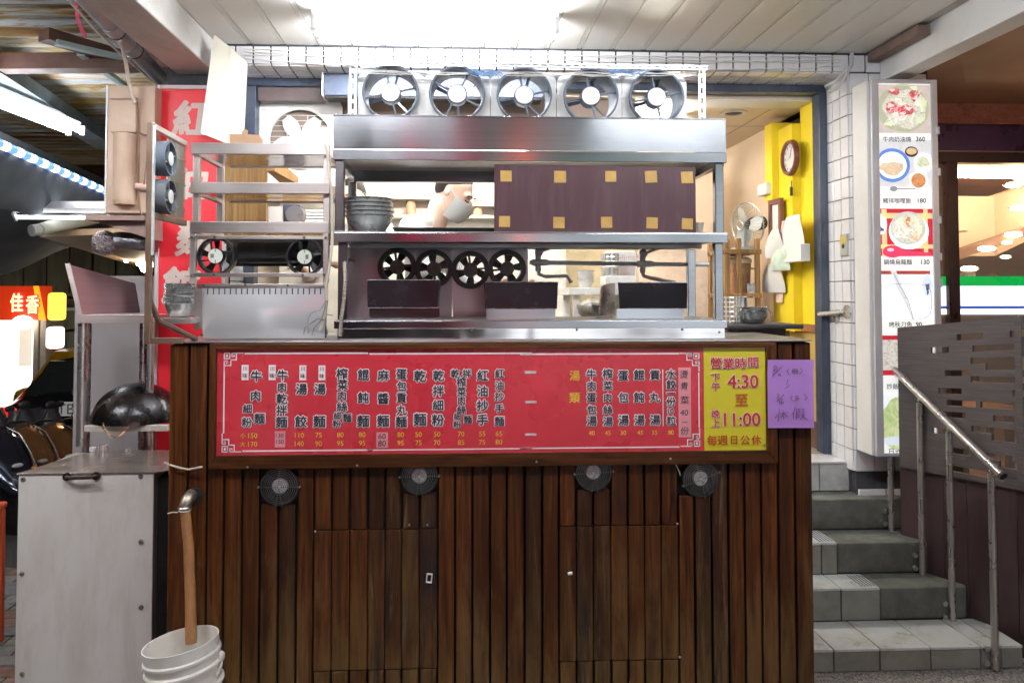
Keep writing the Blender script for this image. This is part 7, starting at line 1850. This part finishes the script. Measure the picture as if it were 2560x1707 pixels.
# tube light under the canopy, running away from the viewer
ta, tb_ = q(-60, 205, Z=2.98), q(176, 299, Z=2.98)
tl = fixture('fluorescent_light', 0, 0, 0, 'bright twin tube light hanging under the rusty canopy at far left', 34, None, ln=(tb_-ta).length)
tl.location = (ta+tb_)/2; tl.rotation_euler.z = math.atan2(tb_.y-ta.y, tb_.x-ta.x)
fixture('fluorescent_light', -2.7, 2.2, 2.95, 'added twin tube light under the canopy, out of view, brightening the lane', 110, None, ln=1.2, rot=0)  # added out of view to brighten the cabinet and stand
fixture('fluorescent_light', -3.4, 4.4, 2.98, 'twin tube light under the canopy over the parked scooters', 34, None, ln=1.2)
# awning with blue and white edge lights
ea, eb_ = q(-20, 322, Z=2.62), q(246, 441, Z=2.62)
aw = thing('awning', 'dark grey fabric awning with blue and white edge lights, far left', 'awning', (ea+eb_)/2)
ledW, ledB = glow('led_white', (.9,.95,1), 3.0, False), glow('led_blue', (.12,.28,1), 1.2, False)
n_ = 22
for k in range(n_):
    p0, p1 = ea.lerp(eb_, k/n_), ea.lerp(eb_, (k+1)/n_)
    obj('edge_light', B().cyl(p0, p1, .030, n=8), ledW if k % 2 else ledB, aw)
GF = M('grey_fabric', (.20,.23,.27), .8, 0, .35, 1.0)
def awf(u, v):
    a = ea.lerp(eb_, u); b__ = q(-90, 500, 5.2).lerp(q(246, 480, 7.2), u); p_ = a.lerp(b__, v)
    return p_+Vector((0, 0, -.10*math.sin(math.pi*v)+.05*math.sin(u*9)*v))
obj('fabric', B().sheet(awf, 16, 10), GF, aw)
single('awning', B().sheet(lambda u, v: q(-90, 470, 5.2).lerp(q(246, 470, 7.3), u).lerp(q(-90, 640, 7.0).lerp(q(246, 560, 9.5), u), v)+Vector((0,0,.06*math.sin(7*u+v*3))), 16, 8), GF, 'lower dark grey fabric flap under the awning at far left', 'awning')
# white twin batten and cream roller
fx2 = fixture('fluorescent_light', 0, 0, 0, 'pale twin batten light fixed level above the cream roller at left', 2.2, None, ln=1.0)
a, b_ = q(36, 487, 6.0), q(262, 480, 6.0); fx2.location = (a+b_)/2; fx2.rotation_euler = (R(50), 0, 0); fx2.scale.x = (b_-a).length
rl = thing('roller_blind', 'cream rolled awning tube with white end cap under batten light', 'roller', q(160, 560, 6.2))
obj('roll', B().cyl(q(90, 528, 5.9), q(262, 486, 6.9), .046, .075, n=20), M('cream_vinyl', (.70,.70,.60), .5), rl)
obj('end_cap', B().cyl(q(72, 530, 5.85), q(89, 528, 5.9), .044, n=20), WHITEP, rl)
# tan underside of the next shop's canopy
tanp = [q(98, 586, 6.4), q(352, 512, 6.4), q(352, 668, 11.5), q(225, 618, 11.0)]
tcn = tag(obj('shop_canopy', B().quadslab(q(92, 544, 6.3), q(352, 535, 6.3), q(352, 624, 11.0), q(225, 585, 9.5), (0,0,1), .05), M('tan_soffit', (.55,.36,.22), .6, 0, .15, 3, stretch=(1,6,1))), 'tan lit underside of the next shop canopy below foil duct', 'canopy')
for k, (x_, y_) in enumerate(((336, 612), (318, 606), (290, 598))):
    c = q(x_, y_, 9.6); t = thing('spot_lamp', ['bright', 'middle', 'dim'][k]+' little warm spot lamp in the tan canopy', 'lamp', c, 'canopy spot lamps')
    obj('bulb', B().sphere(c, [.075, .025, .03][k], 12, 8), glow('spot_%d' % k, (1,.85,.62), [70, 30, 18][k]), t)
    obj('stem', B().cyl(c, c+Vector((0,0,.25)), .01, n=6), BLACKP, t)
# ================================================================ STREET
def gzz(y): return -.133*min(max(0, y-5.0), 14)
# old dark building across the lane
ob = thing('old_building', 'dark weathered building with stained boarded upper floor across the lane', 'building', (-9, 15.5, -1.5))
OLD = M('old_boards', (.060,.055,.030), .8, 0, .6, 1.2, stretch=(3,1,.4), dirt=(.02,.018,.014), dirta=.9, ds=1.2, dst=(2,1,.6))
obj('facade', B().box(-22, -1.6, 15.5, 15.8, -1.4, 6.5), OLD, ob)
random.seed(5)
for k in range(26):
    x_ = -13.2+k*.44
    obj('board', B().box(x_, x_+.40, 15.44+random.uniform(-.02,.02), 15.495, 1.75+random.uniform(-.1,.3), 3.9), OLD, ob)
for x0_, x1_, z0_, z1_ in ((-6.6,-5.9,2.6,3.3), (-4.9,-4.2,2.6,3.3)):
    f_ = obj('window', B().box(x0_, x1_, 15.38, 15.43, z0_, z1_), DB, ob); obj('pane', B().box(x0_+.06, x1_-.06, 15.37, 15.379, z0_+.06, z1_-.06), M('night_glass', (.02,.025,.03), .1), f_)
obj('conduit', B().box(-9, -3, 15.35, 15.43, 1.36, 1.42), M('pale_conduit', (.25,.24,.22), .6), ob)
# neon shop
NSY = 13.0
nz0_, nz1_ = q(50, 735, NSY).z, q(50, 657, NSY).z
ns = thing('neon_shop', 'brightly lit shop with red and orange neon character sign at far left', 'shop', (q(20, 700, NSY).x, NSY, -1.06))
sxr = q(108, 700, NSY).x
obj('sign_band', B().box(sxr-3.2, sxr, NSY-.02, NSY+.15, nz0_, nz1_), M('neon_ground', (.40,.02,.01), .5, 0, .2, 3, emit=(.8,.05,.008), es=.35), ns)
obj('sign_band_end', B().prism([(q(78,700,NSY).x, nz1_), (q(90,700,NSY).x, nz1_), (sxr, nz0_), (q(92,700,NSY).x, nz0_)], lambda u, v: (u, NSY-.03, v), (0, .008, 0)), glow('orange_band', (1,.28,.01), 1.1, False), ns)
for ch, px, py in (('佳', 39, 695), ('香', 75, 699)):
    c = q(px, py, NSY-.06)
    s_ = q(px+23, py, NSY).x-q(px-23, py, NSY).x
    n1 = obj('neon_character', B().text(ch, (c.x, NSY-.07, c.z), s_, off=.02, sx=.66), glow('neon_core', (1,.42,.16), 2.6, False), ns, smooth=False)
    obj('neon_halo', B().text(ch, (c.x, NSY-.045, c.z), s_, off=.07, sx=.66), glow('neon_red', (1,.02,.04), 1.3, False), n1, smooth=False)
zf = -1.05
obj('lit_interior', B().box(sxr-3.2, q(75, 800, NSY).x, NSY+.6, NSY+.62, zf, nz0_), M('bright_interior', (.8,.82,.76), .6, 0, .12, 3, emit=(.85,.95,.86), es=1.0), ns)
obj('side_pier', B().box(q(76, 800, NSY).x, q(87, 800, NSY).x, NSY, NSY+.7, zf, nz0_-.002), M('pier_grey', (.50,.48,.47), .6), ns)
obj('side_pier', B().box(q(92, 800, NSY).x, q(105, 800, NSY).x, NSY, NSY+.7, zf, nz0_-.002), M('pier_pale', (.60,.60,.60), .6), ns)
obj('menu_poster', B().box(q(4, 800, NSY).x, q(34, 800, NSY).x, NSY+.5, NSY+.51, q(20, 848, NSY).z, q(20, 752, NSY).z), M('poster', (.75,.70,.62), .6, 0, .3, 6, emit=(.8,.75,.62), es=.5), ns)
lp = q(52, 741, NSY-.1)
single('globe_lamp', B().sphere(lp, .155, 18, 12, (1,1,.75)), glow('globe', (1,.80,.55), 5, False), 'round glowing lamp under the red neon sign', 'lamp')
def litbox(nm, x0, y0, x1, y1, Y, c, s, lb):
    r_ = rect(x0, y0, x1, y1, Y); t = thing(nm, lb, 'sign', ((r_[0]+r_[1])/2, Y, r_[2]))
    obj('lit_face', B().box(r_[0], r_[1], Y, Y+.22, r_[2], r_[3]), glow(nm+'_%d' % int(c[2]*10), c, s, False), t, bev=.05)
    obj('bracket', B().box((r_[0]+r_[1])/2-.02, (r_[0]+r_[1])/2+.02, Y+.23, 15.4, r_[3]-.1, r_[3]-.06), DB, t)
    return t, r_
t, r_ = litbox('light_box', 106, 672, 139, 736, 12.2, (1,.66,.07), 1.25, 'glowing yellow light box sign right of the neon characters')
t, r_ = litbox('light_box', 102, 751, 135, 801, 12.2, (.90,.94,1), 1.5, 'glowing white light box sign below the yellow one')
obj('bottom_edge', B().box(r_[0]+.02, r_[1]-.02, 12.19, 12.4, r_[2]-.03, r_[2]-.004), M('lb_red', (.5,.08,.05), .5), t)
# parked car seen from behind
CARY = 8.6
car_c = q(168, 900, CARY); gzc = gzz(CARY)
car = thing('parked_car', 'black hatchback parked across the lane, rear towards the viewer, plate lit', 'car', (car_c.x-.1, CARY+2, gzc))
CB = M('car_black', (.012,.012,.016), .12, .2, .2, 3, coat=1)
W_ = .86; ccx = car_c.x-.02
secs = [(CARY, .30, .92, .98), (CARY-.04, .45, .96, 1.0), (CARY+.10, 1.0, .98, 1.0), (CARY+.55, 1.45, .80, 1.0), (CARY+2.2, 1.48, .80, 1.0), (CARY+3.0, 1.0, .95, 1.0), (CARY+4.1, .75, .95, 1.0)]
def carbody():
    b_ = B(); vs = []; n = 18
    secs_ = [(0, .28, .95, .90), (.02, .28, 1.02, .97), (.30, .24, 1.08, 1.0), (.75, .22, 1.44, 1.0), (2.3, .22, 1.46, 1.0), (3.0, .22, 1.0, 1.0), (3.9, .24, .86, .97), (4.15, .32, .70, .85)]
    for (dy, zb__, zt__, wf) in secs_:
        for i in range(n):
            a = 2*math.pi*i/n; ca_, sa_ = math.cos(a), math.sin(a)
            sx_ = abs(ca_)**.45*(1 if ca_ > 0 else -1); sz_ = abs(sa_)**.5*(1 if sa_ > 0 else -1)
            zm_ = (zb__+zt__)/2; hh_ = (zt__-zb__)/2
            tap = 1-.20*max(0, (zm_+sz_*hh_-.92)/.5)
            vs.append((ccx+W_*wf*tap*sx_, CARY+dy, gzc+zm_+hh_*sz_))
    m = len(secs_); fs = [(j*n+i, j*n+(i+1)%n, (j+1)*n+(i+1)%n, (j+1)*n+i) for j in range(m-1) for i in range(n)]
    fs += [tuple(range(n)), tuple(range((m-1)*n, m*n))]
    return b_.add(vs, fs)
obj('body', carbody(), CB, car, ang=50)
obj('rear_window', B().hexa([(ccx-.62, CARY+.24, gzc+1.02), (ccx+.62, CARY+.24, gzc+1.02), (ccx+.62, CARY+.26, gzc+1.02), (ccx-.62, CARY+.26, gzc+1.02), (ccx-.54, CARY+.60, gzc+1.40), (ccx+.54, CARY+.60, gzc+1.40), (ccx+.54, CARY+.62, gzc+1.40), (ccx-.54, CARY+.62, gzc+1.40)]), M('night_glass', (.02,.025,.03), .1), car)
for sx in (-1, 1):
    obj('tail_light', B().box(ccx+sx*.56, ccx+sx*.84, CARY-.02, CARY+.12, gzc+.80, gzc+.95), M('tail_red', (.55,.01,.02), .2, 0, .3, 9, emit=(1,.02,.03), es=.6), car, bev=.03)
    for dy in (.75, 3.3):
        wh_ = obj('wheel', B().lathe([(.0001, -.10), (.20, -.10), (.31, -.09), (.33, -.05), (.33, .05), (.31, .09), (.0001, .09)], (ccx+sx*.80, CARY+dy, gzc+.33), 'x', n=24), BLACKP, car)
        obj('rim', B().lathe([(.0001, sx*.105), (.19, sx*.105), (.20, sx*.09)], (ccx+sx*.80, CARY+dy, gzc+.33), 'x', n=20), SM, wh_)
pl_ = q(161, 939, CARY-.03)
pp_ = obj('number_plate', B().box(pl_.x-.115, pl_.x+.20, CARY-.035, CARY-.022, pl_.z-.075, pl_.z+.075), M('plate_white', (.62,.63,.62), .4, emit=(.8,.8,.8), es=.12), car, bev=.003)
obj('plate_lettering', B().text('TBU', (pl_.x+.01, CARY-.0362, pl_.z), .16, off=-.004), M('plate_ink', (.10,.11,.13), .5), pp_, smooth=False)
em = q(177, 900, CARY-.02)
obj('emblem', B().ring((em.x, CARY-.03, em.z), .045, .008, 'y', 20, 6).tube([(em.x-.02, CARY-.03, em.z-.03), (em.x-.012, CARY-.03, em.z+.03)], .006, 5).tube([(em.x+.012, CARY-.03, em.z-.03), (em.x+.02, CARY-.03, em.z+.03)], .006, 5), SM, car)
obj('bumper_trim', B().box(ccx-.5, ccx+.5, CARY-.04, CARY-.02, gzc+.74, gzc+.76), SM, car)
single('taxi', B(), CB, '', '') if 0 else None
yc = q(165, 812, 11.2)
tx = thing('parked_car', 'yellow edged car roof showing just above the black car', 'car', (yc.x, 12.0, gzz(11.2)))
zt9 = yc.z
obj('body', B().hexa([(yc.x-.9, 11.2, zt9-1.35), (yc.x+.9, 11.2, zt9-1.35), (yc.x+.9, 14.6, zt9-1.35), (yc.x-.9, 14.6, zt9-1.35), (yc.x-.85, 11.25, zt9-.5), (yc.x+.85, 11.25, zt9-.5), (yc.x+.85, 14.5, zt9-.5), (yc.x-.85, 14.5, zt9-.5)]), M('taxi_yellow', (.62,.36,.01), .3, 0, .1, 3), tx, bev=.1)
obj('cabin', B().hexa([(yc.x-.8, 11.5, zt9-.5), (yc.x+.8, 11.5, zt9-.5), (yc.x+.8, 14.0, zt9-.5), (yc.x-.8, 14.0, zt9-.5), (yc.x-.62, 11.9, zt9), (yc.x+.62, 11.9, zt9), (yc.x+.62, 13.6, zt9), (yc.x-.62, 13.6, zt9)]), M('taxi_yellow', (.62,.36,.01)), tx, bev=.08)
obj('window', B().hexa([(yc.x-.68, 11.53, zt9-.44), (yc.x+.68, 11.53, zt9-.44), (yc.x+.68, 11.56, zt9-.44), (yc.x-.68, 11.56, zt9-.44), (yc.x-.54, 11.86, zt9-.07), (yc.x+.54, 11.86, zt9-.07), (yc.x+.54, 11.9, zt9-.07), (yc.x-.54, 11.9, zt9-.07)]), M('night_glass', (.02,.025,.03)), tx)
for sx in (-.8, .8):
    for y_ in (11.9, 13.8): obj('wheel', B().lathe([(.0001, -.09), (.30, -.09), (.32, 0), (.30, .09), (.0001, .09)], (yc.x+sx, y_, gzz(y_)+.32), 'x', n=20), BLACKP, tx)
# scooters
random.seed(11)
def scooter(x, y, rz, col, lb, lean=0):
    g0 = gzz(y)
    t = thing('scooter', lb, 'scooter', (x, y, g0), 'scooters parked at the lane edge', rz)
    # local: length along -Y (front towards viewer at -Y)
    BO = M('scooter_'+col[0], col[1], .16, .75, .2, 4, coat=1)
    def wheel(cy_):
        w_ = obj('wheel', B().lathe([(.0001, -.05), (.14, -.05), (.20, -.05), (.235, -.03), (.24, 0), (.235, .03), (.20, .05), (.0001, .05)], (0, cy_, .24), 'x', n=24), BLACKP, t, local=True)
        r_ = B().ring((0, cy_, .24), .145, .012, 'x', 20, 5)
        for k in range(5):
            a = k*1.2566; r_.tube([(0, cy_, .24), (0, cy_+.145*math.cos(a), .24+.145*math.sin(a))], .012, 5)
        obj('rim', r_, SM, w_, local=True)
    wheel(-.62); wheel(.58)
    def loft(secs_, n=16):
        b_ = B(); vs = []
        for (cy_, cz_, rx_, rz_, sk) in secs_:
            for i in range(n):
                a = 2*math.pi*i/n; vs.append((rx_*math.cos(a), cy_+sk*math.sin(a), cz_+rz_*math.sin(a)))
        m = len(secs_); fs = [(j*n+i, j*n+(i+1)%n, (j+1)*n+(i+1)%n, (j+1)*n+i) for j in range(m-1) for i in range(n)]
        fs += [tuple(range(n)), tuple(range((m-1)*n, m*n))]
        return b_.add(vs, fs)
    obj('rear_body', loft([(-.02,.50,.08,.10,0), (.08,.56,.16,.16,0), (.35,.60,.19,.16,0), (.65,.66,.15,.12,0), (.86,.74,.04,.04,0)]), BO, t, local=True, ang=60)
    obj('front_shield', loft([(-.26,.90,.08,.05,0), (-.34,.86,.16,.10,.03), (-.46,.74,.21,.13,.05), (-.60,.60,.20,.13,.05), (-.76,.49,.13,.09,.02), (-.90,.42,.04,.03,0)]), BO, t, local=True, ang=60)
    for sx in (-1, 1): obj('trim', B().tube([(sx*.09, -.30, .94), (sx*.16, -.40, .88), (sx*.185, -.56, .72), (sx*.17, -.70, .60), (sx*.08, -.84, .49)], .007, 6), SM, t, local=True)
    obj('windscreen', B().sheet(lambda u, v: Vector(((u-.5)*.30*(1-.4*v), -.34+.10*v+.25*(u-.5)**2, .90+.20*v)), 8, 5), M('smoked_screen', (.05,.05,.06), .08), t, local=True)
    obj('footboard', B().box(-.15, .15, -.36, .06, .28, .34), BLACKP, t, local=True, bev=.02)
    obj('seat', loft([(-.04,.76,.06,.03,0), (.05,.79,.14,.05,0), (.40,.82,.15,.055,0), (.72,.86,.09,.03,0)]), M('seat_vinyl', (.02,.02,.022), .45, 0, .2, 8), t, local=True, ang=60)
    obj('handlebar', B().tube([(-.32, -.18, .95), (-.14, -.27, .97), (0, -.29, .93), (.14, -.27, .97), (.32, -.18, .95)], .016, 8), BLACKP, t, local=True)
    for sx in (-1, 1):
        m_ = obj('mirror', B().sphere((sx*.27, -.26, 1.12), .05, 12, 8, (1.1,.35,.75)), BLACKP, t, local=True)
        obj('mirror_stem', B().tube([(sx*.20, -.26, .97), (sx*.25, -.26, 1.09)], .007, 6), BLACKP, m_, local=True)
        obj('indicator', B().sphere((sx*.16, -.66, .60), .022, 10, 8, (1,.6,.7)), M('amber_lens', (.8,.35,.03), .2), t, local=True)
    obj('headlight', B().sphere((0, -.70, .655), .042, 16, 10, (1.2,.6,.5)), M('headlamp_lens', (.65,.68,.70), .08, .4, .2, 9, ), t, local=True)
    obj('fork', B().tube([(0, -.36, .75), (.0, -.60, .27)], .035, 8), BLACKP, t, local=True)
    obj('tail_light', B().sphere((0, .84, .70), .06, 12, 8, (1.4,.5,.6)), M('tail_red', (.55,.01,.02)), t, local=True)
    obj('number_plate', B().box(-.11, .11, .86, .87, .44, .56), WHITEP, t, local=True)
    obj('stand', B().tube([(-.12, .1, .28), (-.2, .12, .01)], .012, 6), SM, t, local=True)
    obj('exhaust', B().cyl((.16, .25, .28), (.18, .78, .34), .045, n=12), SM, t, local=True)
    t.scale = (.88, .88, .88)
    return t
def at_ground(px, py_guess, Y): p_ = q(px, py_guess, Y); return p_.x
sc_list = [(22, 7.1, 52, ('copper', (.55,.27,.12)), 'copper brown scooter, second from the left of the parked row'),
           (92, 7.7, 50, ('bronze', (.60,.30,.14)), 'bronze brown scooter nearest the steel stand'),
           (-48, 6.6, 55, ('navy', (.06,.07,.11)), 'dark navy scooter cut by the left edge of the view'),
           (-30, 8.3, 50, ('black', (.012,.012,.014)), 'black scooter behind the front row at the far left'),
           (60, 8.5, 48, ('red', (.30,.01,.015)), 'dark scooter with red tail standing in front of the black car')]
for px, Y, rz, col, lb in sc_list:
    scooter(at_ground(px, 1000, Y), Y, R(rz), col, lb)
# red stool edge at the frame's left border
rsx = q(-14, 1180, 3.9)
stl = thing('plastic_stool', 'orange red plastic stool with pink cloth at the left picture edge', 'stool', (rsx.x, 3.9, .012))
ORG = M('orange_plastic', (.70,.10,.03), .4, 0, .08, 4)
obj('seat', B().box(rsx.x-.14, rsx.x+.045, 3.76, 3.94, .66, .69), ORG, stl, bev=.01)
for sx, sy in ((-.12,3.78), (.01,3.78), (-.12,3.9), (.01,3.9)):
    obj('leg', B().hexa([(rsx.x+sx-.0, sy, .012), (rsx.x+sx+.035, sy, .012), (rsx.x+sx+.035, sy+.03, .012), (rsx.x+sx, sy+.03, .012), (rsx.x+sx, sy, .659), (rsx.x+sx+.03, sy, .659), (rsx.x+sx+.03, sy+.03, .659), (rsx.x+sx, sy+.03, .659)]), ORG, stl, bev=.003)
single('cloth', B().sphere((rsx.x-.02, 3.84, .735), .05, 14, 10, (1.3,1.2,.85)), M('pink_cloth', (.78,.45,.47), .8, 0, .1, 9, bump=.01, bs=20), 'bunched pink cloth lying on the orange stool at left edge', 'cloth')
# ================================================================ ACROSS THE STREET, BEHIND THE VIEWER (lights the stall, mirrored in the steel)
op = thing('convenience_store', 'lit convenience store front across the street behind the viewer', 'shop', (3.5, -13, 0))
obj('wall', B().box(-12, 14, -13.3, -13.0, 0, 9), M('far_facade', (.16,.155,.15), .7, 0, .3, 1), op)
obj('fascia', B().box(.6, 9.5, -12.99, -12.7, 3.0, 3.9), glow('store_fascia', (.80,.90,1), 1.0), op)
obj('stripe', B().box(.6, 9.5, -12.99, -12.68, 3.92, 4.2), glow('store_green', (.02,.65,.18), .8), op)
obj('shop_window', B().box(.9, 9.2, -12.99, -12.9, .5, 2.8), glow('store_window', (.95,.98,1), 1.3), op)
for k, (x_, z0_, z1_, c_, s_) in enumerate(((-1.05, 3.2, 6.4, (1,.02,.12), 12), (.10, 2.4, 6.6, (1,.015,.10), 12), (1.55, 2.6, 6.8, (1,.10,.015), 17), (-2.9, 2.6, 5.0, (1,.03,.06), 4))):
    t = thing('neon_sign', 'vertical %s neon sign across the street behind the viewer, %s' % (['pink', 'crimson', 'orange', 'dim red'][k], ['left one', 'middle one', 'right one', 'outermost'][k]), 'neon sign', (x_, -11, z0_))
    obj('tube', B().tube([(x_-.06, -11, z0_), (x_+.05, -11, (z0_*2+z1_)/3), (x_-.04, -11, (z0_+z1_*2)/3), (x_+.03, -11, z1_)], .03, 8), glow('neon_%d' % k, c_, s_), t)
    obj('backing', B().box(x_-.25, x_+.25, -11.2, -11.08, z0_-.1, z1_+.1), BLACKP, t)
    obj('bracket', B().box(x_-.03, x_+.03, -13, -11.2, z1_-.5, z1_-.4), DB, t)
